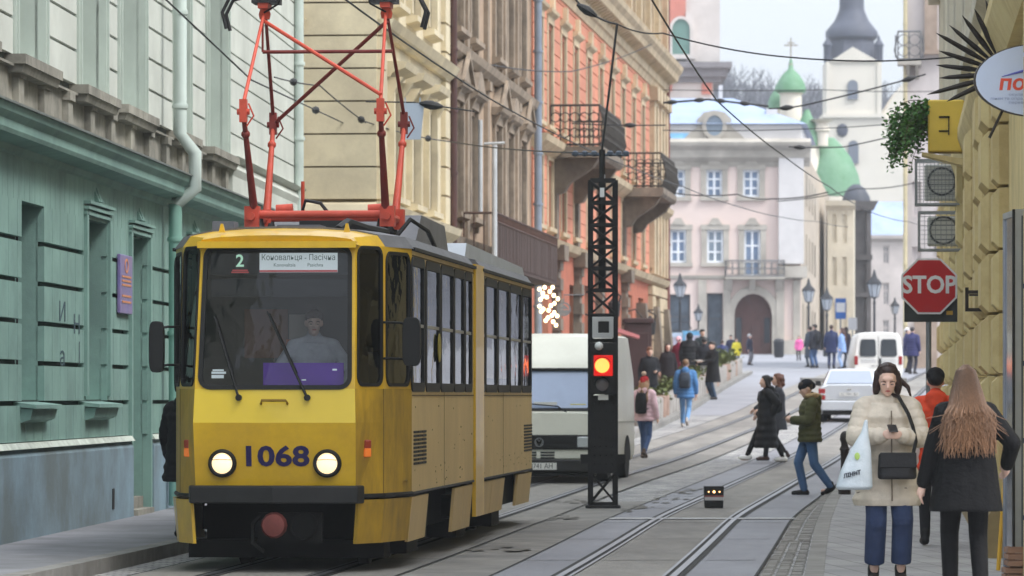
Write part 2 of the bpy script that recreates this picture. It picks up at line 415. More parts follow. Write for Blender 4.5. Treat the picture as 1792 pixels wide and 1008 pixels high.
# ------------------------------------------------------------------ haze, hill, wood
def hill_h(x, y):
    r = 44 + 3.5 * math.sin(x * .03 + 1.0) + 2 * math.sin(x * .07) + (x - 60) * .06
    t = min(1, max(0, (y - 560) / 340))
    return ground(y) + (r) * (t * t * (3 - 2 * t)) * (1 if y < 920 else max(.7, 1 - (y - 920) / 700))
b = MB(); xs = np.linspace(-200, 420, 42); ys = np.linspace(560, 1150, 24)
vv = [(x, y, hill_h(x, y) - .5) for y in ys for x in xs]; n = len(xs)
b.add(vv, [(j * n + i, j * n + i + 1, (j + 1) * n + i + 1, (j + 1) * n + i) for j in range(len(ys) - 1) for i in range(n - 1)], smooth=True)
tag(b.build('hill', mat('winter_hillside', (70, 70, 82), var=.3, scale=.05)), kind='structure')
b = MB()
for k in range(2600):
    y = R.uniform(640, 960); x = R.uniform(20, 175) * (y / 900) + R.uniform(-20, 20); z = hill_h(x, y) - .5; h = R.uniform(6, 11)
    top = Vector((x + R.uniform(-.6, .6), y, z + h))
    b.tube([(x, y, z), (x + R.uniform(-.3, .3), y, z + h * .5), top], [.12, .08, .03], 4)
    for q in range(9):
        a = R.uniform(0, 2 * PI); t = R.uniform(.3, .9); p0 = Vector((x, y, z)).lerp(top, t); ln = h * .42 * (1.15 - t)
        p1 = p0 + Vector((math.cos(a) * ln * .7, math.sin(a) * ln * .7, ln * .8))
        b.tube([p0, p1], [.09, .02], 3)
        for r_ in range(2):
            a2 = a + R.uniform(-1, 1); p2 = p0.lerp(p1, R.uniform(.4, .8))
            b.tube([p2, p2 + Vector((math.cos(a2) * ln * .35, math.sin(a2) * ln * .35, ln * .4))], [.05, .015], 3)
tag(b.build('hillside_wood', mat('bare_branches', (66, 66, 78), var=.25, scale=.1), recalc=False), kind='stuff', label='bare winter wood covering the hill behind the churches')

hz = MB(); hz.box(-260, 480, -40, 1185, -1.6, 130)
hm = bpy.data.materials.new('haze_air'); hm.use_nodes = True
nt = hm.node_tree; N = nt.nodes; L = nt.links
for q in list(N):
    if q.type != 'OUTPUT_MATERIAL': N.remove(q)
pv = N.new('ShaderNodeVolumePrincipled'); pv.inputs['Color'].default_value = (.90, .95, 1.0, 1); pv.inputs['Density'].default_value = .00027; pv.inputs['Anisotropy'].default_value = .2
L.new(pv.outputs[0], [q for q in N if q.type == 'OUTPUT_MATERIAL'][0].inputs['Volume'])
tag(hz.build('haze', hm), kind='stuff')
# ------------------------------------------------------------------ facade helpers (local: x along the wall, -y to the street, z up)
def facade(b, L, z0, z1, ops, depth=.3, mi=0, mr=0, x_start=0., y=0.):
    xs = sorted(set([x_start, L] + [o[0] for o in ops] + [o[1] for o in ops])); zs = sorted(set([z0, z1] + [o[2] for o in ops] + [o[3] for o in ops]))
    for i in range(len(xs) - 1):
        for j in range(len(zs) - 1):
            mx, mz = (xs[i] + xs[i + 1]) / 2, (zs[j] + zs[j + 1]) / 2
            if any(o[0] < mx < o[1] and o[2] < mz < o[3] for o in ops): continue
            b.quad((xs[i], y, zs[j]), (xs[i + 1], y, zs[j]), (xs[i + 1], y, zs[j + 1]), (xs[i], y, zs[j + 1]), mi)
    for (a, c, za, zb) in [o[:4] for o in ops]:
        b.quad((a, y, za), (a, y + depth, za), (a, y + depth, zb), (a, y, zb), mr); b.quad((c, y + depth, za), (c, y, za), (c, y, zb), (c, y + depth, zb), mr)
        b.quad((a, y, za), (c, y, za), (c, y + depth, za), (a, y + depth, za), mr); b.quad((a, y + depth, zb), (c, y + depth, zb), (c, y, zb), (a, y, zb), mr)
def shell(b, L, D, z0, z1, mi=0, x_start=0., ends=True):
    if ends:
        b.quad((x_start, D, z0), (x_start, 0, z0), (x_start, 0, z1), (x_start, D, z1), mi); b.quad((L, 0, z0), (L, D, z0), (L, D, z1), (L, 0, z1), mi)
    b.quad((L, D, z0), (x_start, D, z0), (x_start, D, z1), (L, D, z1), mi); b.quad((x_start, 0, z1), (L, 0, z1), (L, D, z1), (x_start, D, z1), mi)
def arch_fill(b, x0, x1, zs, zt, y, depth, mi=0, n=10):
    """spandrels above an arch springing at zs inside a square opening that ends at zt"""
    cx = (x0 + x1) / 2; r = (x1 - x0) / 2; h = zt - zs
    pts = [(cx - r * math.cos(PI * k / n), zs + h * math.sin(PI * k / n)) for k in range(n + 1)]
    for k in range(n):
        a, c = pts[k], pts[k + 1]
        b.quad((a[0], y, a[1]), (c[0], y, c[1]), (c[0], y, zt + 1e-4), (a[0], y, zt + 1e-4), mi)
        b.quad((a[0], y, a[1]), (a[0], y + depth, a[1]), (c[0], y + depth, c[1]), (c[0], y, c[1]), mi)
GLASSD = mat('window_glass', (46, 52, 60), rough=.06, var=.25, scale=.6, spec=.8)
GLASSL = mat('window_glass_pale', (120, 135, 150), rough=.08, var=.25, scale=.6, spec=.8)
def window(parent, x0, x1, z0, z1, y, fm, gm=None, nx=2, zt=(.66,), fw=.07, d=.06, label=None, name='window', bars=0):
    b = MB()
    b.box(x0, x0 + fw, y, y + d, z0, z1); b.box(x1 - fw, x1, y, y + d, z0, z1); b.box(x0 + fw, x1 - fw, y, y + d, z0, z0 + fw); b.box(x0 + fw, x1 - fw, y, y + d, z1 - fw, z1)
    for k in range(1, nx):
        xx = x0 + (x1 - x0) * k / nx; b.box(xx - fw * .5, xx + fw * .5, y + .004, y + d, z0 + fw, z1 - fw)
    for t in zt:
        zz = z0 + (z1 - z0) * t
        for k in range(nx):
            xa = x0 + (x1 - x0) * k / nx + (fw if k == 0 else fw * .5); xb = x0 + (x1 - x0) * (k + 1) / nx - (fw if k == nx - 1 else fw * .5)
            b.box(xa, xb, y + .004, y + d, zz - fw * .4, zz + fw * .4)
    o = b.build(name, fm, parent)
    if label: o['label'] = label
    g = MB(); g.box(x0 + fw * .4, x1 - fw * .4, y + d * .6, y + d * .8, z0 + fw * .4, z1 - fw * .4); g.build('pane', gm or GLASSD, o)
    return o
def courses(b, x0, x1, z0, z1, h, gap, w, vgap, p, mi=0, stagger=True, ops=(), jit=.0, y=0., edge=0.):
    z = z0; r = 0
    while z < z1 - .05:
        zt = min(z1, z + h - gap)
        segs = [(x0, x1)]
        for o in ops:
            if o[2] < (z + zt) / 2 < o[3]:
                ns = []
                for s in segs:
                    if o[1] <= s[0] or o[0] >= s[1]: ns.append(s)
                    else:
                        if o[0] > s[0]: ns.append((s[0], o[0]))
                        if o[1] < s[1]: ns.append((o[1], s[1]))
                segs = ns
        for (a, c) in segs:
            xx = a - (w * .5 if (stagger and r % 2) else 0)
            while xx < c - .01:
                xa = max(a, xx); xb = min(c, xx + w - vgap)
                if xb - xa > .03: b.box(xa, xb, y - p + R.uniform(0, jit), y + .02, z, zt, mi)
                xx += w
        z += h; r += 1
def cornice(b, x0, x1, prof, mi=0, ret=True):
    """prof: (out, z) profile from bottom to top, extruded along x"""
    poly = [(-o, z) for o, z in prof] + [(.02, prof[-1][1]), (.02, prof[0][1])]
    b.prism(poly, x0, x1, 'x', mi)
def railing(b, pts, z0, z1, mi=0, n=10, ornate=True, r=.018, belly=0.):
    pts = [Vector((p[0], p[1], 0)) for p in pts]
    for z in (z0 + .04, z1): b.tube([p + Vector((0, 0, z)) for p in pts], r * 1.4, 5, mi)
    for i in range(len(pts) - 1):
        a, c = pts[i], pts[i + 1]; ln = (c - a).length; k = max(2, int(ln * n)); t = (c - a).normalized(); out = Vector((t.y, -t.x, 0))
        for j in range(k + 1):
            p = a.lerp(c, j / k)
            b.tube([p + Vector((0, 0, z0)), p + out * belly + Vector((0, 0, z0 + (z1 - z0) * .35)), p + Vector((0, 0, z1))], r * .8, 4, mi)
            if ornate and j < k:
                q = a.lerp(c, (j + .5) / k); rr = min(.5 * ln / k, (z1 - z0) * .22)
                for zc in (.32, .7):
                    cc = q + out * belly * .7 + Vector((0, 0, z0 + (z1 - z0) * zc))
                    b.tube([cc + t * (rr * math.cos(a_)) + Vector((0, 0, rr * math.sin(a_))) for a_ in np.linspace(0, 2 * PI, 9)[:-1]], r * .7, 4, mi, closed=True)
def fx(x, Y): return (x - CX) / F * Y
def fz(y, Y): return CAMH + (HY - y) / F * Y

# ------------------------------------------------------------------ mint green building on the left
bL = .04675; nL = math.hypot(1, bL)
B1 = empty('corner_building', frame(-7.27 + bL * 25, 25, 0, bL, 1), 'long building with mint green rusticated ground floor and pale grey upper storey', 'building')
U = lambda Y: (Y - 25) * nL
L1 = U(77.2)
mint = mat('mint_paint', (132, 166, 157), rough=.75, var=.10, scale=1.2, bump=.15, bscale=60, col2=(106, 134, 128), amt2=.75, s2=.9)
mintd = mat('mint_joint', (44, 62, 56), rough=.9, var=.2)
pale = mat('pale_grey_plaster', (204, 208, 200), rough=.8, var=.1, scale=1.0, bump=.15, bscale=50, col2=(182, 186, 178), amt2=.7, s2=.7)
paled = mat('pale_joint', (70, 76, 72), rough=.9)
recess = mat('grey_green_plaster', (178, 188, 180), rough=.85, var=.12, scale=1.4)
stonec = mat('weathered_stone', (164, 160, 148), rough=.9, var=.25, scale=1.8, bump=.35, bscale=18, col2=(96, 94, 88), amt2=.7, s2=1.1)
plinthm = mat('blue_grey_plinth', (134, 158, 172), rough=.85, var=.15, scale=.9, bump=.2, bscale=30, col2=(98, 104, 100), amt2=.75, s2=.55)
leadm = mat('zinc_flashing', (110, 116, 112), rough=.5, metal=.3, var=.25, scale=3)
dwood = mat('dark_window_frame', (52, 50, 46), rough=.6)
gops = []; ups = []; BLIND = mat('drawn_blind_glass', (158, 168, 160), rough=.4, var=.1)
for (a, c) in ((29.5, 31), (33.3, 34.8), (37.2, 38.8), (42, 43.6), (46.75, 48.3), (51.45, 53.2)): gops.append((U(a), U(c), 1.56, 3.62))
gops.append((U(55.3), U(56.95), .13, 3.55))
for (a, c) in ((61.2, 62.7), (65.2, 66.8), (69.4, 71)): gops.append((U(a), U(c), 1.56, 3.62))
for (a, c) in ((29, 31.2), (33.2, 35.4), (37.4, 39.6), (42, 44.2), (46.4, 48.3), (50.95, 53.0), (54.35, 56.6), (59.75, 61.3), (63.5, 66.0)): ups.append((U(a), U(c), 5.07, 8.6))
b = MB()
facade(b, L1, -.2, 4.42, gops, .42, 1, 0); facade(b, L1, 4.42, 11.5, ups, .8, 4, 3); shell(b, L1, 9, -.2, 11.5, 2)
courses(b, 0, L1, 1.13, 3.6, .42, .05, .58, .016, .07, 0, False, gops)
courses(b, 0, L1, 3.6, 4.06, .47, .01, .36, .016, .07, 0, False, gops)
o1 = b.build('wall', [mint, mintd, pale, recess, paled], B1)
b = MB(); courses(b, 0, U(66.1), 5.06, 11.4, .39, .035, 30, .0, .06, 0, False, [(o[0] - .16, o[1] + .16, 4, 9.2) for o in ups])
courses(b, U(66.1), L1, 5.06, 11.4, .39, .028, 30, .0, .06, 0, False, [])
b.build('pier', [pale], B1)
# window surrounds upstairs
b = MB()
for o in ups:
    for (xa, xb) in ((o[0] - .15, o[0]), (o[1], o[1] + .15)):
        b.box(xa, xb, -.09, .03, 5.06, 8.6, 0); b.box(xa + .05, xb - .05, -.115, -.088, 5.06, 8.6, 0)
    b.box(o[0] - .2, o[1] + .2, -.22, .02, 8.6, 8.85, 0); b.cut()
b.build_each('architrave', [recess], B1)
# plinth
b = MB(); xs = [0, U(55.15), U(57.1), L1]
for (a, c) in ((0, U(55.15)), (U(57.1), L1)):
    b.prism([(-.13, -.2), (.01, -.2), (.01, 1.06), (-.09, 1.06), (-.13, .98)], a, c, 'x', 0)
    b.prism([(-.15, 1.06), (.01, 1.06), (.01, 1.12), (-.11, 1.12)], a, c, 'x', 1)
b.build('plinth', [plinthm, mat('lime_band', (188, 196, 186), rough=.9, var=.25, scale=5)], B1)
b = MB()
for k in range(3): b.box(U(55.35), U(56.9), -.16 + .14 * k, .42, -.1, .22 + .14 * k - .002 * k, 0)
b.build('doorstep', [stonec], B1)
# string cornice, frieze with consoles, ledge
b = MB()
cornice(b, 0, L1, [(.06, 4.03), (.10, 4.06), (.12, 4.12), (.34, 4.15), (.36, 4.19), (.36, 4.27), (.42, 4.33), (.44, 4.40)], 0)
b.prism([(-.47, 4.402), (.01, 4.43), (.01, 4.45), (-.47, 4.425)], 0, L1, 'x', 1)
b.build('cornice', [mint, leadm], B1)
b = MB(); x = .4
while x < U(66.3):
    b.box(x, x + .34, -.10, .02, 4.45, 4.92, 0); b.box(x - .03, x + .37, -.125, .02, 4.83, 4.925, 0); x += 1.75
for i, o in enumerate(ups): b.box(o[0] - .35, o[1] + .35, -.22, .02, 4.95, 5.05, 0); b.prism([(-.17, 4.87), (.01, 4.87), (.01, 4.951), (-.2, 4.951)], o[0] - .3, o[1] + .3, 'x', 0)
b.box(0, U(66.3), -.10, .02, 4.925, 4.95, 0); b.box(0, U(66.3), -.03, .02, 4.45, 4.94, 0)
b.prism([(-.12, 4.45), (.01, 4.45), (.01, 5.0), (-.1, 5.0), (-.16, 4.9), (-.12, 4.8)], U(66.3), L1, 'x', 1)
b.prism([(-.05, 5.0), (.01, 5.0), (.01, 5.1), (-.2, 5.08)], U(66.3), L1, 'x', 1)
b.build('frieze', [stonec, pale], B1)
cornb = MB(); cornice(cornb, 0, L1, [(.05, 10.5), (.2, 10.7), (.5, 10.9), (.55, 11.2), (.7, 11.5)], 0); cornb.build('eaves', [pale], B1)
for o in gops:
    if o[2] > 1:
        wn = window(B1, o[0], o[1], o[2], o[3], .36, dwood, nx=2, zt=(.62,))
        g = MB()
        for k in range(7):
            xx = o[0] + (o[1] - o[0]) * (k + .5) / 7; g.tube([(xx, .2, o[2] + .03), (xx, .2, o[3] - .25)], .012, 5)
            g.tube([(xx + .05 * math.cos(t), .2, o[2] + .55 + .09 * t / 3 + .05 * math.sin(t)) for t in np.linspace(0, 5, 8)], .009, 4)
        for z in (o[2] + .25, o[2] + 1.0, o[3] - .4): g.box(o[0], o[1], .19, .21, z - .012, z + .012)
        g.build('window_grille', mat('wrought_iron', (28, 28, 27), rough=.6, metal=.4), wn)
        s = MB(); s.prism([(-.24, o[2] - .09), (.1, o[2] - .06), (.1, o[2] - .01), (-.24, o[2] - .05)], o[0] - .12, o[1] + .12, 'x'); s.prism([(-.17, o[2] - .2), (0, o[2] - .26), (0, o[2] - .085), (-.2, o[2] - .095)], o[0] - .08, o[1] + .08, 'x')
        s.build('sill', [stonec if R.random() < .5 else mint], wn)
for o in ups: window(B1, o[0], o[1], o[2], o[3], .72, recess, BLIND, nx=2, zt=(.7,))
k = gops[6]
d = window(B1, k[0], k[1], .6, k[3], .38, mint, mint, nx=2, zt=(.3, .75), fw=.1, name='door'); d['label'] = 'mint painted panelled street door in deep reveal'
# hood mouldings with carved drop over openings
b = MB()
for o in (gops[5], gops[6], gops[7]):
    b.box(o[0] - .16, o[0] - .02, -.11, .02, 1.6 if o[2] > 1 else .2, o[3] + .1, 0); b.box(o[1] + .02, o[1] + .16, -.11, .02, 1.6 if o[2] > 1 else .2, o[3] + .1, 0)
    for q in range(3): b.box(o[0] - .18, o[1] + .18, -.11 - .02 * q, .02, o[3] + .02 + .06 * q, o[3] + .055 + .06 * q, 0)
    xm = (o[0] + o[1]) / 2
    for q in range(-1, 2): b.prism([(-.13, o[3] + .2), (0, o[3] + .2), (0, o[3] + .36 - abs(q) * .05), (-.08, o[3] + .36 - abs(q) * .05)], xm + q * .14 - .05, xm + q * .14 + .05, 'x', 0)
    b.cut()
b.build_each('hood_moulding', [mint], B1)
# graffiti scrawls
gm = mat('spray_paint', (62, 84, 92), rough=.8, var=.3, scale=20)
for body, Y, z, s in (('И', 49.6, 2.5, .30), ('Н', 50.7, 2.38, .30), ('а', 49.6, 2.02, .30), ('|', 50.9, 2.1, .28)):
    text_mesh('graffiti', body, s, gm, B1, Matrix.Translation((U(Y), -.074, z)), .001, sx=2.6)
b = MB(); pts = [(0, .9), (.1, .05), (.35, .85), (.55, 0), (.7, .9), (.95, .1), (1.0, .75)]
for i in range(len(pts) - 1):
    a, c = pts[i], pts[i + 1]
    b.tube([(U(57) - .004, .03 + a[0] * .34, 1.55 + a[1] * .95), (U(57) - .004, .03 + c[0] * .34, 1.55 + c[1] * .95)], .008, 4)
b.build('graffiti', gm, B1)
b = MB(); b.box(U(53.2), U(53.35), -.14, -.12, .28, .52); b.build('vent_slot', mat('vent_dark', (20, 20, 20)), B1)

def downpipe(pts, r, m, label, brackets=True):
    b = MB(); b.tube(pts, r, 10)
    p0, p1 = Vector(pts[0]), Vector(pts[-1]); z = min(p0.z, p1.z) + .7
    while z < max(p0.z, p1.z):
        t = (z - p0.z) / (p1.z - p0.z); c = p0.lerp(p1, t)
        b.lathe([(r * 1.2, -.03), (r * 1.25, 0), (r * 1.2, .03)], 10, M=Matrix.Translation(c)); z += 1.25
    o = b.build('downpipe', m); return tag(o, label, 'downpipe')
def on(bld, u, out, z): return bld.matrix_world @ Vector((u, -out, z))
pp = on(B1, U(58.4), .24, 0)
b = MB(); pv_ = [(.08, .15), (.078, 4.0), (.085, 4.0), (.085, 4.06)]
pipm = mat('mint_pipe', (128, 170, 158), rough=.5, var=.12); pipp = mat('pale_pipe', (188, 200, 194), rough=.5, var=.1)
b.tube([pp + Vector((0, 0, z)) for z in (.2, 4.05)], .085, 12, 0)
b.tube([pp + Vector((.0, 0, z)) for z in (4.05, 4.06)], .10, 12, 1)
off = Vector((.36, 0, 0))
b.tube([pp + Vector((0, 0, 4.05)), pp + off * .7 + Vector((0, 0, 4.25)), pp + off * .7 + Vector((0, 0, 4.7)), pp + Vector((.06, 0, 4.95)), pp + Vector((.06, 0, 11))], .085, 12, 1)
for z in (1.2, 2.4, 3.6): b.lathe([(.1, -.03), (.105, 0), (.1, .03)], 12, 0, Matrix.Translation(pp + Vector((0, 0, z))))
for z in (5.3, 6.5, 7.7, 8.9): b.lathe([(.1, -.03), (.105, 0), (.1, .03)], 12, 1, Matrix.Translation(pp + Vector((.06, 0, z))))
tag(b.build('downpipe', [pipm, pipp]), 'mint and pale grey downpipe on the front of the mint building', 'downpipe')
p2 = on(B1, U(76.4), .14, 0); downpipe([p2 + Vector((0, 0, .2)), p2 + Vector((0, 0, 11))], .08, pipp, 'pale downpipe where the grey wall meets the cream building')
# plaque
pl = empty('wall_plaque', B1.matrix_world @ Matrix.Translation((U(54.55), -.10, 2.92)), 'purple wall plaque with orange lines beside the mint doorway', 'plaque')
b = MB(); b.box(-.55, .55, -.02, .02, -.34, .36); b.build('board', mat('purple_enamel', (112, 104, 158), rough=.4, var=.15, scale=6, col2=(150, 120, 150), amt2=.5, s2=5), pl, bevel=.008)
om = mat('orange_lettering', (206, 134, 92), rough=.5)
b = MB()
for z in (.10, .05, -.0, -.2, -.13):
    b.box(-.4, .4, -.026, -.021, z - .012, z + .012)
b.ring([(.16 * math.cos(t), .23 + .09 * math.sin(t)) for t in np.linspace(0, 6.28, 13)[:-1]], [(.12 * math.cos(t), .23 + .06 * math.sin(t)) for t in np.linspace(0, 6.28, 13)[:-1]], -.026, -.021)
b.build('lettering', om, pl)

# ------------------------------------------------------------------ cream building
bC = .083
B2 = empty('cream_building', frame(-2.36, 80, 0, bC, 1), 'cream rusticated building with a blank end wall and moulded window hoods', 'building')
cream = mat('cream_plaster', (216, 204, 174), rough=.8, var=.10, scale=1.0, bump=.2, bscale=40, col2=(180, 168, 144), amt2=.75, s2=.8)
creamd = mat('cream_joint', (128, 114, 86), rough=.9)
L2 = 12.3; w2 = [(1.9, 3.3), (5.0, 6.4), (8.1, 9.5)]
ops2 = [(a, c, 5.2, 7.1) for a, c in w2] + [(a, c, 8.7, 10.6) for a, c in w2] + [(a, c, 1.2, 3.8) for a, c in w2]
b = MB(); facade(b, L2, -.2, 12.5, ops2, .35, 0, 0); shell(b, L2, 9, -.2, 12.5, 1)
for z0_, z1_ in ((.5, 4.6), (5.05, 12.2)):
    z = z0_
    while z < z1_ - .3:
        b.box(-.09, .02, .0, 1.32, z, z + .545, 0, ); b.box(-.07, .02, 1.62, 8.9, z, z + .545, 0); b.box(0, .85, -.08, .02, z, z + .545, 0) if int(z * 10) % 2 else b.box(0, .62, -.08, .02, z, z + .545, 0)
        b.box(L2 - .95, L2, -.1, .02, z, z + .53, 0)
        z += .575
b.build('wall', [cream, creamd], B2)
b = MB()
for (a, c) in w2:
    for zt in (7.1, 10.6):
        cornice(b, a - .3, c + .3, [(.05, zt + .2), (.1, zt + .28), (.32, zt + .36), (.36, zt + .48)])
        b.box(a - .22, a, -.12, .02, zt - 1.9, zt + .2); b.box(c, c + .22, -.12, .02, zt - 1.9, zt + .2)
        for xx in (a - .24, c + .02): b.prism([(-.28, zt + .2), (0, zt - .25), (0, zt + .2)], xx, xx + .2, 'x')
        b.cut()
    b.cut(); b.prism([(-.22, 8.56), (.02, 8.5), (.02, 8.68), (-.22, 8.66)], a - .2, c + .2, 'x'); b.cut(); b.prism([(-.22, 5.06), (.02, 5.0), (.02, 5.18), (-.22, 5.16)], a - .2, c + .2, 'x'); b.cut()
b.build_each('hood_moulding', cream, B2)
b = MB(); cornice(b, -.1, L2, [(.1, 4.62), (.16, 4.7), (.3, 4.82), (.34, 4.95), (.2, 5.0)]); cornice(b, 0, L2, [(.1, 7.95), (.22, 8.05), (.3, 8.2)]); cornice(b, -.3, L2, [(.1, 11.8), (.3, 12), (.6, 12.2), (.65, 12.6)])
b.prism([(-.14, 4.62), (.0, 4.62), (.0, 5.0), (-.24, 4.95), (-.3, 4.82)], 0, 9, 'x', 0, Matrix(((0, 1, 0, 0), (1, 0, 0, 0), (0, 0, 1, 0), (0, 0, 0, 1))))
b.box(-.16, .02, 1.36, 1.58, 5.05, 12.2); b.prism([(1.3, 8.0), (1.64, 8.0), (1.7, 8.2), (1.24, 8.2)], -.24, .02, 'x')
b.build('cornice', cream, B2)
for o in ops2: window(B2, *o, .28, mat('cream_frame', (206, 196, 172), rough=.6) if o is ops2[0] else bpy.data.materials['cream_frame'], nx=2, zt=(.7,))
p3 = on(B2, L2 + .05, .16, 0); downpipe([p3 + Vector((0, 0, .4)), p3 + Vector((0, 0, 12.5))], .075, mat('brown_pipe', (78, 52, 50), rough=.55, var=.2), 'dark red brown downpipe between cream and beige facades')

# ------------------------------------------------------------------ beige building with timber balcony
B3 = empty('beige_building', frame(-1.34, 92.35, 0, .09, 1), 'weathered beige building with pediments and a dark timber balcony', 'building')
beige = mat('beige_plaster', (176, 152, 128), rough=.85, var=.16, scale=1.0, bump=.3, bscale=30, col2=(136, 116, 100), amt2=.6, s2=.7)
beiget = mat('beige_stone_trim', (158, 142, 124), rough=.9, var=.25, scale=2, bump=.4, bscale=20, col2=(104, 94, 84), amt2=.7, s2=1.3)
L3 = 20.2; w3 = [(1.5, 2.9), (4.6, 6.0), (10.2, 11.6), (13.2, 14.6), (16.6, 18.0)]
ops3 = [(a, c, 5.4, 7.6) for a, c in w3] + [(a, c, 9.2, 11.4) for a, c in w3] + [(a, c, 1.0, 4.0) for a, c in w3]
b = MB(); facade(b, L3, -.2, 14, ops3, .4, 0, 1); shell(b, L3, 9, -.2, 14, 0); b.build('wall', [beige, beiget], B3)
b = MB()
for i, (a, c) in enumerate(w3):
    for zt, zb in ((7.6, 5.4), (11.4, 9.2)):
        b.box(a - .25, a, -.08, .02, zb - .3, zt + .1); b.box(c, c + .25, -.08, .02, zb - .3, zt + .1); b.box(a - .1, c + .1, -.1, .02, zt + .1, zt + .28)
        for xx in (a - .25, c + .01): b.prism([(-.2, zt + .3), (0, zt - .1), (0, zt + .3)], xx, xx + .22, 'x')
        cornice(b, a - .45, c + .45, [(.1, zt + .28), (.24, zt + .36), (.28, zt + .46)])
        if (i + (zt > 8)) % 2 == 0: b.prism([(a - .45, zt + .46), (c + .45, zt + .46), ((a + c) / 2, zt + 1.0)], -.22, .02, 'y'); b.prism([(a - .5, zt + .46), (a - .3, zt + .46), ((a + c) / 2, zt + .98), ((a + c) / 2, zt + 1.12)], -.29, -.215, 'y'); b.prism([(c + .3, zt + .46), (c + .5, zt + .46), ((a + c) / 2, zt + 1.12), ((a + c) / 2, zt + .98)], -.29, -.215, 'y')
        else: b.prism([(a - .3 + (c - a + .6) * (k / 8), zt + .46 + .45 * math.sin(PI * k / 8)) for k in range(9)], -.22, .02, 'y')
        b.prism([(-.2, zb - .12), (.02, zb - .2), (.02, zb), (-.2, zb - .02)], a - .3, c + .3, 'x'); b.cut()
for xx in (3.55, 8.0, 12.2, 15.4):
    b.box(xx, xx + .4, -.1, .02, 4.9, 13); b.box(xx - .06, xx + .46, -.16, .02, 8.3, 8.5); b.cut()
b.build_each('window_surround', beiget, B3)
b = MB(); cornice(b, 0, L3, [(.08, 4.55), (.2, 4.7), (.25, 4.85)]); cornice(b, 0, L3, [(.08, 8.55), (.2, 8.65), (.25, 8.8)]); cornice(b, 0, L3, [(.1, 12.6), (.5, 12.9), (.8, 13.2), (.9, 14.05)]); b.build('cornice', beiget, B3)
for o in ops3: window(B3, *o, .32, dwood, nx=2, zt=(.7,))
bal = MB(); x0_, x1_ = 1.6, 17.8
bal.box(x0_, x1_, -.82, .0, 4.28, 4.42, 0)
for k in range(int((x1_ - x0_) / .12)): bal.box(x0_ + k * .12, x0_ + k * .12 + .112, -.84 + R.uniform(0, .012), -.80, 4.36, 5.18, 0)
bo = bal.build('balcony', mat('dark_timber', (66, 48, 42), rough=.8, var=.3, scale=4, stretch=(1, 1, .2)), B3); bo['label'] = 'long balcony closed with dark brown boards'
b = MB(); railing(b, [(x0_, 0), (x0_, -.83)], 4.42, 5.36, n=6, ornate=False); railing(b, [(x0_, -.83), (x1_, -.83)], 5.16, 5.38, n=5, ornate=True, r=.02); b.build('railing', mat('rusty_iron', (78, 56, 48), rough=.8, metal=.2, var=.3, scale=8), bo)
b = MB(); b.tube([(x0_, -.84, 4.2), (x0_, -.84, 6.75)], .055, 8); b.tube([(x0_ - .0, -.62, 6.78), (x0_, -1.05, 6.8)], .03, 6); b.tube([(x0_ + .5, -.5, 5.4), (x0_ + .5, -.5, 7.3)], .045, 8); b.build('pole', mat('pale_grey_post', (188, 192, 196), rough=.5), bo)
p4 = on(B3, L3 - .35, .2, 0); downpipe([p4 + Vector((0, 0, .6)), p4 + Vector((0, 0, 14))], .10, mat('blue_grey_pipe', (124, 134, 148), rough=.5, var=.15), 'blue grey downpipe between beige and salmon facades')

# ------------------------------------------------------------------ salmon building
bS = .101
B4 = empty('salmon_building', frame(.48, 112.5, 0, bS, 1), 'salmon pink palace like building with two iron balconies and a heavy cornice', 'building')
salmon = mat('salmon_plaster', (206, 136, 108), rough=.85, var=.10, scale=.8, bump=.2, bscale=20, col2=(176, 118, 98), amt2=.7, s2=.5)
salmonj = mat('salmon_joint', (170, 100, 78), rough=.9)
trimS = mat('sandstone_trim', (196, 178, 148), rough=.9, var=.2, scale=1.5, bump=.3, bscale=14, col2=(150, 134, 112), amt2=.6, s2=1.0)
trimD = mat('soot_stone', (130, 118, 104), rough=.95, var=.25, scale=1.6, bump=.4, bscale=14, col2=(84, 76, 70), amt2=.7, s2=1.2)
L4 = 47.8; c4 = [1.8, 4.6, 8.4, 12.2, 16.4, 20.6, 24.8, 29.0, 33.4, 37.6, 41.8, 45.6]
ops4 = [(c - .65, c + .65, 8.5, 11.0) for c in c4] + [(c - .65, c + .65, 5.9, 7.5) for c in c4] + [(c - .7, c + .7, 13.6, 15.2) for c in c4]
sh4 = [(2.2, 4.4, 1.3, 4.6), (6.2, 8.6, 1.3, 4.6), (10.6, 13, 1.4, 4.6), (15.5, 18, 1.5, 4.7), (20.5, 23, 1.6, 4.7), (25.5, 28, 1.6, 4.8), (31, 33.4, 1.7, 4.8), (36, 38.4, 1.4, 4.8), (42, 44, 1.4, 4.8)]
b = MB(); facade(b, L4, -.2, 16.5, ops4 + sh4, .4, 1, 0); shell(b, L4, 9, -.2, 16.5, 0)
courses(b, 0, 40.5, 8.3, 12.0, .36, .03, 60, 0, .04, 0, False, [(o[0] - .3, o[1] + .3, o[2] - .4, o[3] + .6) for o in ops4])
courses(b, 0, 40.5, 5.65, 7.75, .36, .02, 60, 0, .04, 0, False, [(o[0] - .3, o[1] + .3, o[2] - .4, o[3] + .6) for o in ops4])
b.build('wall', [salmon, salmonj], B4)
b = MB()
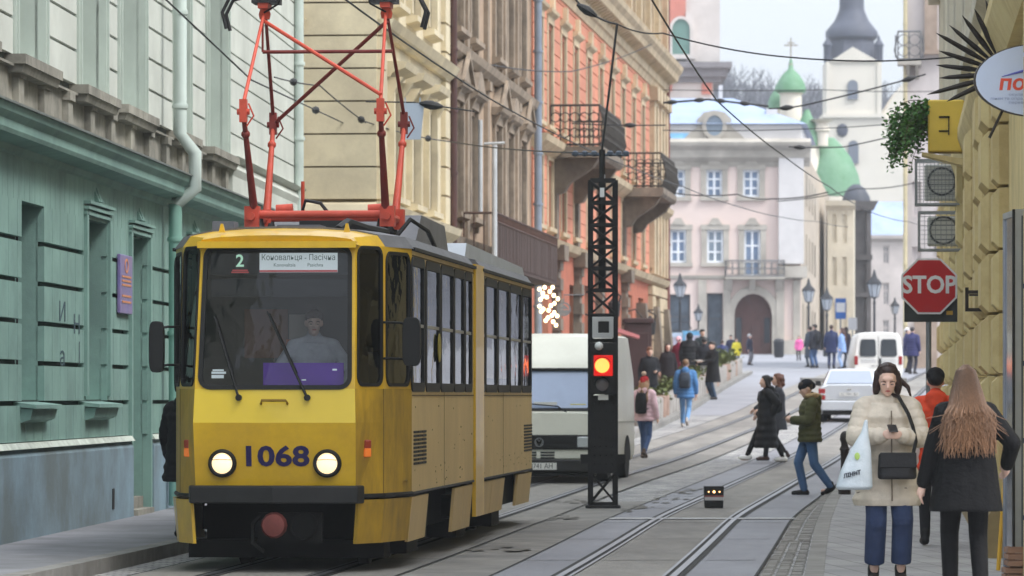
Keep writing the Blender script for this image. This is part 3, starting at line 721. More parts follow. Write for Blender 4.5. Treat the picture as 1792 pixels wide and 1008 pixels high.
for c in c4:
    for (zb, zt, e) in ((8.5, 11.0, 1), (5.9, 7.5, 0), (13.6, 15.2, 0)):
        b.box(c - .92, c - .65, -.06, .02, zb - .12, zt + .12); b.box(c + .65, c + .92, -.06, .02, zb - .12, zt + .12); b.box(c - .92, c + .92, -.07, .02, zt + .12, zt + .3)
        b.prism([(-.13, zb - .1), (.02, zb - .16), (.02, zb + .02), (-.13, zb)], c - 1, c + 1, 'x')
        if e:
            cornice(b, c - 1.05, c + 1.05, [(.06, zt + .3), (.18, zt + .38), (.2, zt + .46)]); b.prism([(c - .3, zt + .46), (c + .3, zt + .46), (c + .18, zt + .85), (c - .18, zt + .85)], -.16, .02, 'y')
        b.cut()
for xx in np.arange(40.8, L4 - .4, 1.55):
    b.box(xx, xx + .75, -.2, .02, 5.7, 12.0); b.prism([(xx - .12, 11.5), (xx + .87, 11.5), (xx + .95, 11.95), (xx - .2, 11.95)], -.32, .02, 'y'); b.cut()
courses(b, 40.5, L4, .5, 5.3, .5, .05, 1.2, .05, .16, 0, True, sh4)
b.build_each('window_surround', trimS, B4)
b = MB()
cornice(b, 0, L4, [(.06, 5.35), (.2, 5.42), (.28, 5.6)]); cornice(b, 0, L4, [(.06, 7.7), (.2, 7.78), (.36, 7.92), (.4, 8.08)])
cornice(b, 0, L4 + .4, [(.08, 12.0), (.14, 12.2), (.2, 12.24), (.22, 12.5), (.5, 12.62), (.55, 12.8), (.66, 12.95), (.7, 13.1)])
for xx in np.arange(.3, L4, .72): b.prism([(-.5, 12.6), (0, 12.3), (0, 12.6)], xx, xx + .22, 'x')
for xx in np.arange(1, L4, 4.2): b.box(xx - .3, xx + .3, -.22, .02, 13.1, 16.3); b.lathe([(.25, 0), (.3, .3), (.12, .5), (.3, .9), (.2, 1.2), (.05, 1.5)], 8, M=Matrix.Translation((xx, -.45, 13.1))) if 0 else None
cornice(b, 0, L4, [(.1, 15.8), (.4, 16.0), (.5, 16.4)])
b.build('cornice', trimS, B4)
b = MB()
for xx in (5.6, 12.0, 19, 28.8):
    b.box(xx, xx + .75, -.16, .02, .3, 5.35); 
    for q in range(9): b.box(xx - .05, xx + .8, -.22, .02, .7 + q * .52, .7 + q * .52 + .3)
    b.prism([(xx - .2, 5.1), (xx + .95, 5.1), (xx + 1.1, 5.5), (xx - .3, 5.5)], -.34, .02, 'y'); b.box(xx, xx + .7, -.12, .02, 5.65, 7.6); b.cut()
for (xx, q) in ((35, 0), (40.8, 1), (45.9, 2)):
    b.prism([(-1.5, 0), (0, 0), (0, 4.6), (-.3, 4.6), (-.5, 2.6), (-.9, 1.4)], xx, xx + 1.0, 'x'); b.cut()
b.build_each('pilaster', trimD, B4)
shopf = mat('shop_frame_dark', (58, 40, 38), rough=.5)
for o in ops4: window(B4, *o, .32, dwood if o[3] < 12 else trimS, nx=2, zt=(.68,))
for i, o in enumerate(sh4):
    wv = window(B4, *o, .34, shopf, nx=2 if i != 6 else 1, zt=(.75,), fw=.12, name='shop_window' if i != 7 else 'door')
ironm = mat('balcony_iron', (62, 58, 54), rough=.6, metal=.4, var=.2)
def stone_balcony(u0, u1, z, out=1.25):
    b = MB()
    b.prism([(-out - .08, z - .16), (-out, z - .26), (0, z - .26), (0, z + .02), (-out - .08, z + .02)], u0 - .08, u1 + .08, 'x')
    b.prism([(-out + .05, z - .26), (-out + .2, z - .5), (-.45, z - .9), (-.3, z - 1.15), (0, z - 1.2), (0, z - .26)], u0 + .35, u0 + .85, 'x')
    b.prism([(-out + .05, z - .26), (-out + .2, z - .5), (-.45, z - .9), (-.3, z - 1.15), (0, z - 1.2), (0, z - .26)], u1 - .85, u1 - .35, 'x')
    o = b.build('balcony', trimD, B4)
    b = MB(); pts = [(u0, 0), (u0, -out), (u1, -out), (u1, 0)]
    railing(b, pts, z + .03, z + 1.08, n=4.2, r=.022, belly=.16); b.build('railing', ironm, o)
    return o
stone_balcony(5.2, 12.2, 8.0); stone_balcony(28.5, 34.6, 8.0)
b = MB()
for (u, z) in ((15.6, 4.3), (29.9, 4.0)):
    b.tube([(u, 0, z - .4), (u, -.4, z - .6), (u, -.9, z - .35), (u, -1.0, z + .1), (u, -.75, z + .25)], .03, 6); b.tube([(u, 0, z + .2), (u, -.35, z + .3), (u, -.6, z), (u, -.4, z - .2), (u, -.2, z)], .025, 6)
    b.lathe([(.03, -.32), (.16, -.28), (.2, .1), (.12, .16), (.03, .3)], 6, 0, Matrix.Translation((u, -.82, z - .2))); b.cut()
b.build_each('wall_lantern', mat('lantern_iron', (36, 36, 38), rough=.6), B4)
p5 = on(B4, L4 + .1, .15, 0); downpipe([p5 + Vector((0, 0, 1.2)), p5 + Vector((0, 0, 16))], .10, mat('oxide_pipe', (106, 62, 56), rough=.6, var=.2), 'rust red downpipe at the far corner of the salmon building')
B4['group'] = 'left hand street facades'; B1['group'] = B2['group'] = B3['group'] = 'left hand street facades'

# ------------------------------------------------------------------ pink palace at the head of the street
YP = 258.0
PX = lambda x: fx(x, YP); PZ = lambda y: fz(y, YP)
x0p = PX(1095)
PA = empty('pink_palace', (x0p, YP, 0), 'pale pink palace with arched doorway, pale blue roof and round dormer', 'building')
pink = mat('pale_pink_plaster', (222, 204, 196), rough=.85, var=.08, scale=.6, bump=.1, col2=(206, 186, 178), amt2=.5, s2=.3)
ptrim = mat('grey_stone_trim', (182, 176, 166), rough=.9, var=.15, scale=.8, col2=(146, 140, 132), amt2=.6, s2=.6)
wht = mat('white_plaster', (206, 203, 202), rough=.8, var=.06)
roofm = mat('pale_blue_tin_roof', (158, 174, 204), rough=.5, var=.12, scale=.8, col2=(128, 144, 174), amt2=.6, s2=.3)
Lp = PX(1402) - x0p
lx = lambda x: PX(x) - x0p
wp = [(1104, 1132), (1172, 1199), (1236, 1264), (1300, 1329)]
opsP = [(lx(a), lx(c), PZ(345), PZ(297)) for a, c in wp] + [(lx(a + 1), lx(c + 2), PZ(460), PZ(402)) for a, c in wp[:3]] + [(lx(1302), lx(1331), PZ(484), PZ(402))] + \
       [(lx(1104), lx(1132), PZ(602), PZ(515)), (lx(1170), lx(1208), PZ(602), PZ(515)), (lx(1237), lx(1265), PZ(612), PZ(513)), (lx(1285), lx(1351), PZ(622), PZ(514))]
b = MB(); facade(b, Lp, 2, PZ(250), opsP, .35, 0, 1)
arch_fill(b, lx(1285), lx(1351), PZ(552), PZ(514), 0, .35, 0)
# right side wall runs back, slightly turned
D = 72.; sx_ = Lp + 6.6; DR = 22.; sr_ = Lp + 6.6 * DR / D
b.quad((Lp, 0, 2), (sx_, D, 2), (sx_, D, PZ(250)), (Lp, 0, PZ(250)), 2)
b.quad((0, D, 2), (0, 0, 2), (0, 0, PZ(250)), (0, D, PZ(250)), 0); b.quad((sx_, D, 2), (0, D, 2), (0, D, PZ(250)), (sx_, D, PZ(250)), 0)
b.prism([(0, 0), (Lp, 0), (sx_, D), (0, D)], PZ(250), PZ(249), 'z', 0); b.prism([(0, 0), (Lp, 0), (sr_, DR), (0, DR)], PZ(249), PZ(218), 'z', 3)
# corner bay
b.box(lx(1362), Lp + .12, -.45, .1, PZ(462), PZ(262), 3)
b.build('wall', [pink, ptrim, mat('side_wall_stone', (186, 174, 158), rough=.9, var=.15, scale=.6, col2=(150, 138, 124), amt2=.5, s2=.4), wht], PA)
b = MB()
cornice(b, -.2, Lp + .5, [(.05, PZ(292)), (.12, PZ(284)), (.5, PZ(276)), (.55, PZ(264)), (.9, PZ(256)), (.95, PZ(250))])
b.prism([(-.95, PZ(250)), (.05, PZ(250)), (.05, PZ(243)), (-.4, PZ(243))], -.2, Lp + .5, 'x')
cornice(b, 0, Lp + .1, [(.04, PZ(489)), (.12, PZ(487)), (.16, PZ(482))])
for o in opsP[:8]:
    b.box(o[0] - .3, o[0], -.1, .02, o[2], o[3]); b.box(o[1], o[1] + .3, -.1, .02, o[2], o[3]); b.box(o[0] - .35, o[1] + .35, -.14, .02, o[3], o[3] + .28); b.box(o[0] - .35, o[1] + .35, -.2, .02, o[2] - .2, o[2])
    b.prism([((o[0] + o[1]) / 2 - .4, o[3] + .28), ((o[0] + o[1]) / 2 + .4, o[3] + .28), ((o[0] + o[1]) / 2 + .15, o[3] + .65), ((o[0] + o[1]) / 2 - .15, o[3] + .65)], -.2, .02, 'y'); b.cut()
n = 14; a0, a1 = lx(1285), lx(1351); cxx = (a0 + a1) / 2; r0 = (a1 - a0) / 2
arc = lambda r, k: (cxx - r * math.cos(PI * k / n), PZ(552) + (r + .18) * math.sin(PI * k / n))
b.cut()
for k in range(n):
    b.prism([arc(r0, k), arc(r0, k + 1), arc(r0 + .42, k + 1), arc(r0 + .42, k)], -.16, .02, 'y')
b.cut()
for xx in (a0 - .42, a1): b.box(xx, xx + .42, -.16, .02, 2.2, PZ(552)); b.cut()
for (p_, q_) in ((1222, 1236), (1266, 1278), (1358, 1372), (1388, 1400)): b.box(lx(p_), lx(q_), -.2, .02, 2.2, PZ(490)); b.cut()
b.box(lx(1360), Lp + .3, -.65, .02, PZ(486), PZ(466)); b.cut(); b.box(lx(1366), Lp + .2, -.8, .02, 2.5, PZ(596))
b.build_each('stone_trim', ptrim, PA)
# attic dormer with oculus
b = MB(); cd = lx(1250)
b.prism([(cd - 1.9, PZ(250)), (cd + 1.9, PZ(250)), (cd + 1.5, PZ(236)), (cd + .95, PZ(222)), (cd + .95, PZ(208)), (cd + .6, PZ(197)), (cd, PZ(193)), (cd - .6, PZ(197)), (cd - .95, PZ(208)), (cd - .95, PZ(222)), (cd - 1.5, PZ(236))], -.1, 1.2, 'y')
b.ring([(cd + .7 * math.cos(t), PZ(220) + .8 * math.sin(t)) for t in np.linspace(0, 2 * PI, 17)[:-1]], [(cd + .48 * math.cos(t), PZ(220) + .58 * math.sin(t)) for t in np.linspace(0, 2 * PI, 17)[:-1]], -.25, -.09)
dm = b.build('dormer', ptrim, PA)
b = MB(); b.prism([(cd + .48 * math.cos(t), PZ(220) + .58 * math.sin(t)) for t in np.linspace(0, 2 * PI, 17)[:-1]], -.13, -.105, 'y'); b.build('pane', GLASSL, dm)
b = MB(); b.box(lx(1163), lx(1205), -.05, .02, PZ(245), PZ(233)); b.build('blue_banner', mat('sky_blue_panel', (138, 196, 236), rough=.6), PA)
# hipped roof
zr = PZ(160); ze = PZ(217)
b = MB(); b.add([(-.3, -.3, ze), (Lp + .3, -.3, ze), (sr_ + .3, DR, ze), (-.3, DR, ze), (0, 6, zr), (lx(1292), 6, zr), (lx(1300), DR - 4, zr), (0, DR - 4, zr)],
               [(0, 1, 5, 4), (1, 2, 6, 5), (2, 3, 7, 6), (3, 0, 4, 7), (4, 5, 6, 7), (3, 2, 1, 0)])
rfo = b.build('roof', roofm, PA)
b = MB(); b.box(lx(1345), lx(1364), 2, 3.2, PZ(214), PZ(186)); b.cut(); b.box(lx(1270), lx(1276), 8, 9, zr - .3, zr + .9); b.build_each('chimney', wht, rfo)
wfr = mat('white_casement', (226, 230, 236), rough=.6)
for i, o in enumerate(opsP[:8]):
    window(PA, *o, .1, wfr, GLASSL if i == 6 else mat('palace_glass', (112, 130, 156), rough=.15, var=.2) if i == 0 else (GLASSL if i == 6 else bpy.data.materials['palace_glass']), nx=2, zt=(.33, .66), fw=.13, label='window with a drawn white blind' if i == 6 else None)
for o in opsP[8:11]: window(PA, *o, .2, mat('shopfront_grey', (70, 74, 82), rough=.5), mat('shop_glass', (76, 86, 98), rough=.1, var=.5, scale=1.2), nx=1, zt=(.55,), fw=.12, name='shop_window')
dr = MB(); o = opsP[11]
dr.box(o[0], o[1], .3, .36, o[2], PZ(552)); dr.prism([arc(r0, k) for k in range(n + 1)], .3, .36, 'y')
for k in range(5): xx = o[0] + (o[1] - o[0]) * k / 4; dr.box(xx - .06, xx + .06, .24, .31, o[2], PZ(545))
dr.box(o[0], o[1], .22, .3, PZ(553), PZ(549))
do = dr.build('door', mat('red_brown_door', (78, 50, 48), rough=.6, var=.3, scale=1.5), PA)
b = MB()
for k in (0, 3): xx = o[0] + (o[1] - o[0]) * k / 4; b.box(xx + .1, xx + .42, .27, .299, PZ(600), PZ(556))
b.build('pane', GLASSD, do)
b = MB(); b.box(lx(1268), lx(1372), -1.0, .02, PZ(489), PZ(485))
for xx in (1275, 1316, 1362): b.prism([(-.9, PZ(489)), (0, PZ(489)), (0, PZ(512)), (-.3, PZ(506))], lx(xx) - .18, lx(xx) + .18, 'x')
bo = b.build('balcony', ptrim, PA)
b = MB(); railing(b, [(lx(1269), 0), (lx(1269), -.95), (lx(1371), -.95), (lx(1371), 0)], PZ(485), PZ(457), n=3, r=.03); b.build('railing', mat('grey_ironwork', (110, 110, 112), rough=.7), bo)
b = MB(); y_ = .6
for zc in (PZ(318), PZ(430), PZ(560)):
    for k in range(5):
        t0 = (k + .5) / 11; t1 = t0 + .016; g = MB()
        pa = (Lp + 6.6 * t0 + .03, D * t0); pb = (Lp + 6.6 * t1 + .03, D * t1)
        b.quad((pa[0], pa[1], zc - 1), (pb[0], pb[1], zc - 1), (pb[0], pb[1], zc + 1), (pa[0], pa[1], zc + 1)); b.cut()
b.build_each('side_window', GLASSD, PA)

# ------------------------------------------------------------------ towers and churches behind
def tower_box(b, x0, x1, yb, yt, Y, depth, mi=0, base=3.):
    z1 = fz(yt, Y); z0 = base if yb is None else fz(yb, Y)
    b.box(fx(x0, Y), fx(x1, Y), Y, Y + depth, z0, z1, mi)
Y = 330.0
TW = empty('brick_tower', (fx(1205, Y), Y, 0), 'red and white church tower with green louvred arch behind the pink roof', 'tower')
Mi = TW.matrix_world.inverted()
redp = mat('brick_red_panel', (196, 126, 112), rough=.9, var=.15, scale=.5); whs = mat('pale_tower_stone', (206, 200, 196), rough=.9, var=.12, scale=.5, col2=(170, 164, 160), amt2=.5, s2=.4)
greyst = mat('grey_cornice_stone', (122, 120, 124), rough=.9, var=.2, scale=.8)
b = MB(); tower_box(b, 1120, 1248, None, 120, Y, 6); tower_box(b, 1120, 1260, 112, -220, Y + .1, 6)
tower_box(b, 1200, 1215, 118, 20, Y - .25, .4); b.build('shaft', whs, TW, Mi)
b = MB(); 
for (a, c, yb, yt) in ((1150, 1200, 100, -220), (1228, 1246, 165, 130), (1150, 1176, 160, 122)): b.box(fx(a, Y), fx(c, Y), Y - .15, Y + .2, fz(yb, Y), fz(yt, Y))
b.build('brick_panel', redp, TW, Mi)
b = MB(); b.box(fx(1100, Y), fx(1280, Y), Y - 1.2, Y + 8, fz(120, Y), fz(110, Y)); b.box(fx(1104, Y), fx(1272, Y), Y - .8, Y + 7.6, fz(135, Y), fz(120, Y)); b.box(fx(1108, Y), fx(1262, Y), Y - .4, Y + 7, fz(145, Y), fz(135, Y)); b.build('cornice', greyst, TW, Mi)
b = MB(); n = 12
pts = [(fx(1176, Y), fz(96, Y)), (fx(1207, Y), fz(96, Y))] + [(fx(1191.5, Y) + (fx(1207, Y) - fx(1191.5, Y)) * math.cos(PI * k / n), fz(52, Y) + .75 * math.sin(PI * k / n)) for k in range(n + 1)]
b.prism(pts, Y - .32, Y - .2, 'y'); b.build('louvre', mat('green_louvre', (96, 130, 122), rough=.7, var=.1), TW, Mi)
b = MB()
sp = [(fx(1191.5, Y) + .85 * math.cos(PI * k / n), fz(52, Y) + .95 * math.sin(PI * k / n)) for k in range(n + 1)]; si = [(fx(1191.5, Y) + .64 * math.cos(PI * k / n), fz(52, Y) + .75 * math.sin(PI * k / n)) for k in range(n + 1)]
for k in range(n): b.prism([si[k], sp[k], sp[k + 1], si[k + 1]], Y - .45, Y - .2, 'y')
b.box(fx(1170, Y), fx(1176, Y), Y - .45, Y, fz(96, Y), fz(52, Y)); b.box(fx(1207, Y), fx(1213, Y), Y - .45, Y, fz(96, Y), fz(52, Y)); b.box(fx(1166, Y), fx(1216, Y), Y - .6, Y, fz(104, Y), fz(96, Y)); b.build('arch_surround', whs, TW, Mi)

Y = 365.0
GC = empty('green_domed_church', (fx(1440, Y), Y, 0), 'church with bright green copper domes and a small gilt cross', 'church')
Mi = GC.matrix_world.inverted()
grn = mat('green_copper', (92, 140, 104), rough=.6, var=.12, scale=.8, col2=(122, 154, 132), amt2=.7, s2=.4)
T = lambda x, y: Matrix.Translation((fx(x, Y), Y, fz(y, Y)))
u1 = Y / F
b = MB()
b.lathe([(62 * u1, 0), (60 * u1, 12 * u1), (54 * u1, 40 * u1), (42 * u1, 68 * u1), (26 * u1, 90 * u1), (12 * u1, 104 * u1)], 20, 0, T(1448, 345))
b.cut(); b.lathe([(24 * u1, 0), (23 * u1, 16 * u1), (17 * u1, 36 * u1), (9 * u1, 52 * u1), (4 * u1, 64 * u1)], 14, 0, Matrix.Translation((fx(1410, Y), Y - 1.5, fz(258, Y)))); b.cut(); b.lathe([(17 * u1, 0), (16 * u1, 10 * u1), (11 * u1, 24 * u1), (4 * u1, 34 * u1), (1 * u1, 44 * u1)], 12, 0, Matrix.Translation((fx(1362, Y), Y + 2, fz(188, Y))))
b.cut(); b.lathe([(24 * u1, 0), (27 * u1, 4 * u1), (24 * u1, 18 * u1), (15 * u1, 32 * u1), (5 * u1, 42 * u1), (3 * u1, 56 * u1), (.5 * u1, 62 * u1)], 14, 0, T(1384, 163))
b.build_each('dome', grn, GC, Mi)
b = MB(); b.lathe([(19 * u1, 0), (19 * u1, 46 * u1), (23 * u1, 50 * u1)], 12, 0, T(1384, 212), smooth=False)
b.lathe([(62 * u1, -14), (62 * u1, 0)], 20, 0, T(1448, 346)); b.lathe([(15 * u1, -3), (15 * u1, 0)], 12, 0, Matrix.Translation((fx(1362, Y), Y + 2, fz(188, Y)))); b.lathe([(22 * u1, -6), (22 * u1, 0)], 14, 0, Matrix.Translation((fx(1410, Y), Y - 1.5, fz(258, Y)))); b.box(fx(1350, Y), fx(1425, Y), Y + .5, Y + 8, 4, fz(212, Y)); b.lathe([(10 * u1, 0), (10 * u1, 24 * u1), (14 * u1, 27 * u1), (9 * u1, 40 * u1), (1, 46 * u1)], 10, 0, Matrix.Translation((fx(1436, Y), Y - 2, fz(258, Y))))
b.build('wall', mat('church_plaster', (222, 214, 200), rough=.9, var=.15, scale=.5), GC, Mi)
b = MB(); zc = fz(88, Y); xc = fx(1384, Y); b.box(xc - .05, xc + .05, Y - .05, Y + .05, fz(112, Y), fz(66, Y)); b.box(xc - .55, xc + .55, Y - .04, Y + .04, zc + .35, zc + .45); b.box(xc - .3, xc + .3, Y - .04, Y + .04, fz(76, Y), fz(74, Y)); b.ell((xc, Y, fz(113, Y)), .2, .2, .2, 8); b.build('cross', mat('gilt_cross', (150, 140, 122), rough=.5, metal=.3), GC, Mi)

Y = 450.0; u1 = Y / F
WT = empty('baroque_church', (fx(1495, Y), Y, 0), 'white baroque church tower with dark onion spire and arched windows', 'church')
Mi = WT.matrix_world.inverted()
cw = mat('cream_white_render', (214, 208, 196), rough=.9, var=.06, scale=.4); slate = mat('dark_slate_spire', (72, 76, 90), rough=.6, var=.2, scale=.6)
b = MB(); tower_box(b, 1446, 1543, None, 108, Y, 5.5)
b.prism([(fx(1452, Y), fz(108, Y)), (fx(1538, Y), fz(108, Y)), (fx(1492, Y), fz(82, Y))], Y - .2, Y + 5.3, 'y')
b.box(fx(1440, Y), fx(1549, Y), Y - .3, Y + 5.7, fz(206, Y), fz(199, Y)); tower_box(b, 1436, 1600, None, 206, Y + .1, 7)
b.prism([(fx(1540, Y), fz(206, Y)), (fx(1640, Y), fz(206, Y)), (fx(1640, Y), fz(118, Y)), (fx(1600, Y), fz(128, Y)), (fx(1570, Y), fz(160, Y))], Y + .5, Y + 6, 'y')
for (a, c) in ((1446, 1454), (1535, 1543)): b.box(fx(a, Y), fx(c, Y), Y - .15, Y + .1, fz(199, Y), fz(112, Y))
b.build('wall', cw, WT, Mi)
b = MB(); M = Matrix.Translation((fx(1494, Y), Y + 2.7, fz(110, Y)))
b.lathe([(52 * u1, 0), (50 * u1, 6 * u1), (44 * u1, 30 * u1), (40 * u1, 42 * u1)], 8, 0, M, a0=PI / 8, smooth=False); b.cut() if 0 else None
b.lathe([(40 * u1, 42 * u1), (46 * u1, 48 * u1), (46 * u1, 58 * u1), (38 * u1, 68 * u1), (33 * u1, 74 * u1), (30 * u1, 78 * u1), (24 * u1, 92 * u1), (22 * u1, 98 * u1), (21 * u1, 140 * u1), (26 * u1, 146 * u1), (24 * u1, 156 * u1), (12 * u1, 170 * u1), (3 * u1, 210 * u1), (.5 * u1, 240 * u1)], 12, 0, M)
for sx in (-45, 45): b.lathe([(7 * u1, 0), (7 * u1, 26 * u1), (9 * u1, 30 * u1), (3 * u1, 40 * u1), (.5 * u1, 48 * u1)], 8, 0, Matrix.Translation((fx(1494 + sx, Y), Y + .6, fz(108, Y))))
b.build('spire', slate, WT, Mi)
b = MB(); n = 10
for (xc, yb, yt, w_) in ((1492, 174, 140, 9), (1493, 286, 246, 9)):
    b.prism([(fx(xc - w_, Y), fz(yb, Y)), (fx(xc + w_, Y), fz(yb, Y))] + [(fx(xc, Y) + w_ * u1 * math.cos(PI * k / n), fz(yt + w_, Y) + w_ * u1 * math.sin(PI * k / n)) for k in range(n + 1)], Y - .24, Y + .14, 'y'); b.cut()
b.build_each('window', mat('church_glass', (110, 116, 128), rough=.4, var=.1), WT, Mi)
b = MB(); b.ell((fx(1474, Y), Y, fz(228, Y)), .6, .4, .7, 8); b.build('niche', slate, WT, Mi)

def plain_house(name, label, Y, x0, x1, ytop, col, wins, rowys, depth=14, roof=None, wcol=(96, 100, 108), yaw=0.):
    h = empty(name, rotz(rad(yaw), (fx(x0, Y), Y, 0)), label, 'building'); Mi = h.matrix_world.inverted(); m = mat(name + '_render', col, rough=.9, var=.14, scale=.5, col2=tuple(int(q * .82) for q in col), amt2=.5, s2=.3)
    b = MB(); L = fx(x1, Y) - fx(x0, Y); ops = []
    for (ya, yb) in rowys:
        for (a, c) in wins: ops.append((fx(a, Y) - fx(x0, Y), fx(c, Y) - fx(x0, Y), fz(yb, Y), fz(ya, Y)))
    facade(b, L, 2., fz(ytop, Y), ops, .3); shell(b, L, depth, 2., fz(ytop, Y)); b.build('wall', m, h)
    b = MB(); t = fz(ytop, Y); cornice(b, -.1, L + .1, [(.05, t - .6), (.2, t - .45), (.5, t - .3), (.55, t + .02)]); b.build('cornice', m, h)
    gm_ = mat(name + '_glass', wcol, rough=.2)
    for o in ops: window(h, *o, .15, m, gm_, nx=2, zt=(.66,), fw=.12)
    if roof:
        b = MB(); rise = (ytop - roof[0]) * Y / F
        b.add([(-.4, -.4, t + .03), (L + .4, -.4, t + .03), (L + .4, depth, t + .03), (-.4, depth, t + .03), (1.2, depth * .45, t + rise), (L - 1.2, depth * .45, t + rise)], [(0, 1, 5, 4), (1, 2, 5), (2, 3, 4, 5), (3, 0, 4), (3, 2, 1, 0)]); b.build('roof', roof[1], h)
    return h
plain_house('cream_house', 'narrow cream house beyond the side of the pink palace', 300, 1448, 1494, 352, (214, 204, 184), ((1456, 1464), (1474, 1482)), ((375, 425), (450, 500), (530, 580)), yaw=-4.6)
plain_house('terrace_house', 'pale terrace with light blue roof far up the street', 430, 1500, 1640, 412, (206, 196, 192), ((1512, 1522), (1545, 1556), (1580, 1591)), ((430, 462), (495, 535), (560, 600)), roof=(348, roofm))
# dark chapel
Y = 318.0; u1 = Y / F
CH = empty('dark_chapel', (fx(1512, Y), Y, 0), 'dark soot stained stone chapel with heavy cornice between pale houses', 'chapel'); Mi = CH.matrix_world.inverted()
soot = mat('sooty_carved_stone', (96, 92, 92), rough=.95, var=.3, scale=.9, bump=.5, bscale=6, col2=(66, 62, 62), amt2=.6, s2=.8)
b = MB(); b.box(fx(1488, Y), fx(1524, Y), Y, Y + 8, 3, fz(368, Y)); b.prism([(fx(1484, Y), fz(368, Y)), (fx(1528, Y), fz(368, Y)), (fx(1536, Y), fz(352, Y)), (fx(1478, Y), fz(352, Y))], Y - .6, Y + 8.5, 'y'); b.build('wall', soot, CH, Mi)
b = MB()
for (a, c) in ((1488, 1496), (1516, 1524)): b.box(fx(a, Y), fx(c, Y), Y - .3, Y, 3.2, fz(372, Y)); 
b.box(fx(1486, Y), fx(1526, Y), Y - .4, Y, fz(455, Y), fz(446, Y)); b.box(fx(1486, Y), fx(1526, Y), Y - .4, Y, fz(520, Y), fz(512, Y)); b.build('pilaster', soot, CH, Mi)
b = MB(); b.lathe([(26 * u1, 0), (24 * u1, 12 * u1), (16 * u1, 26 * u1), (6 * u1, 34 * u1)], 12, 0, Matrix.Translation((fx(1506, Y), Y + 4, fz(352, Y)))); b.build('dome', mat('slate_dome', (70, 74, 84), rough=.6, var=.2), CH, Mi)

# tall grey house on the right, set back, with a top balcony
Y = 190.0
G = plain_house('grey_house', 'tall pale grey house with a high corner balcony beyond the yellow building', Y, 1582, 1760, -120, (206, 198, 196), ((1596, 1612), (1634, 1650)), ((205, 262), (318, 380), (432, 500)), depth=20, yaw=-5.6)
b = MB(); bx = lambda x: fx(x, Y) - fx(1582, Y)
b.box(bx(1571), bx(1612), -.95, .02, fz(116, Y), fz(108, Y)); b.prism([(-.8, fz(116, Y)), (0, fz(116, Y)), (0, fz(140, Y))], bx(1586), bx(1592), 'x'); b.prism([(-.8, fz(116, Y)), (0, fz(116, Y)), (0, fz(140, Y))], bx(1602), bx(1608), 'x')
bo = b.build('balcony', ptrim, G)
b = MB(); railing(b, [(bx(1572), 0), (bx(1572), -.9), (bx(1611), -.9), (bx(1611), 0)], fz(108, Y), fz(58, Y), n=2.5, r=.03, belly=.15); b.build('railing', bpy.data.materials['grey_ironwork'], bo)
b = MB(); b.box(bx(1614), bx(1660), -.35, .02, fz(96, Y), fz(88, Y)); b.cut(); b.box(bx(1618), bx(1640), -.25, .02, fz(88, Y), fz(-60, Y)); b.cut(); b.box(bx(1600), bx(1640), -.12, .02, 2.3, fz(560, Y)); b.build_each('stone_trim', mat('brown_stone_base', (160, 142, 128), rough=.9, var=.2), G)
pg = Vector((fx(1583.5, Y), Y - .2, 2.6)); downpipe([pg, pg + Vector((0, 0, 17))], .09, mat('yellow_grey_pipe', (196, 184, 150), rough=.6), 'thin pale downpipe on the edge of the tall grey house')

# ------------------------------------------------------------------ yellow rusticated building on the right
YBf = frame(YW(88), 88, 0, -.083, -1)
YB = empty('yellow_building', YBf, 'yellow building with faceted rusticated stone blocks beside the pavement', 'building')
yel = mat('yellow_render', (218, 200, 146), rough=.8, var=.14, scale=1.6, bump=.2, bscale=40, col2=(172, 150, 104), amt2=.75, s2=1.6)
yelj = mat('yellow_joint', (206, 186, 132), rough=.9, var=.2)
offw = mat('offwhite_render', (214, 208, 192), rough=.85, var=.12, scale=.8, bump=.2, col2=(176, 168, 150), amt2=.6, s2=.7)
LY = 53.7; V = lambda Y: (88 - Y) * math.hypot(1, .083)
wy = [(V(86), V(84.4)), (V(79), V(77.4)), (V(73), V(71.4)), (V(66), V(64.4)), (V(58), V(56.4)), (V(50.5), V(49)), (V(44), V(42.5)), (V(37), V(35.2))]
opsY = [(a, c, 6.1, 8.6) for a, c in wy] + [(a, c, 1.1, 3.7) for a, c in ((4.6, 5.8), (9.9, 11.2), (16.4, 17.8), (23.4, 24.8), (30.4, 31.8), (37.0, 38.4))]
b = MB(); facade(b, LY, -.2, 5.1, [o for o in opsY if o[3] < 5], .4, 1, 0); facade(b, LY, 5.1, 13, [o for o in opsY if o[3] > 5], .4, 2, 2); shell(b, LY, 9, -.2, 13, 2)
z = .62; r = 0; pierx = [1.0, 6.5, 12.2, 19.2, 26.4, 33.0, 39.6, 42.8]
while z < 4.6:
    for x in pierx:
        for (xa, xb, p, c_) in ((x, x + 1.5, .24, .075), (x + 1.68, x + 2.5, .15, .06)):
            za, zb = z + .015, z + .575
            vsn = [(xa, 0, za), (xb, 0, za), (xb, 0, zb), (xa, 0, zb), (xa, -p + c_, za), (xb, -p + c_, za), (xb, -p + c_, zb), (xa, -p + c_, zb), (xa + c_, -p, za + c_), (xb - c_, -p, za + c_), (xb - c_, -p, zb - c_), (xa + c_, -p, zb - c_)]
            b.add(vsn, [(8, 9, 10, 11), (0, 1, 5, 4), (1, 2, 6, 5), (2, 3, 7, 6), (3, 0, 4, 7), (4, 5, 9, 8), (5, 6, 10, 9), (6, 7, 11, 10), (7, 4, 8, 11)], 0)
    z += .59; r += 1
z = .1
while z < 12:
    b.box(LY - .01, LY + .05, .12, 8.9, z, z + .55, 0 if z < 4.8 else 2); b.box(LY - .5, LY + .07, -.09, .115, z, z + .55, 0 if z < 4.8 else 2); z += .59
b.build('wall', [yel, yelj, offw], YB)
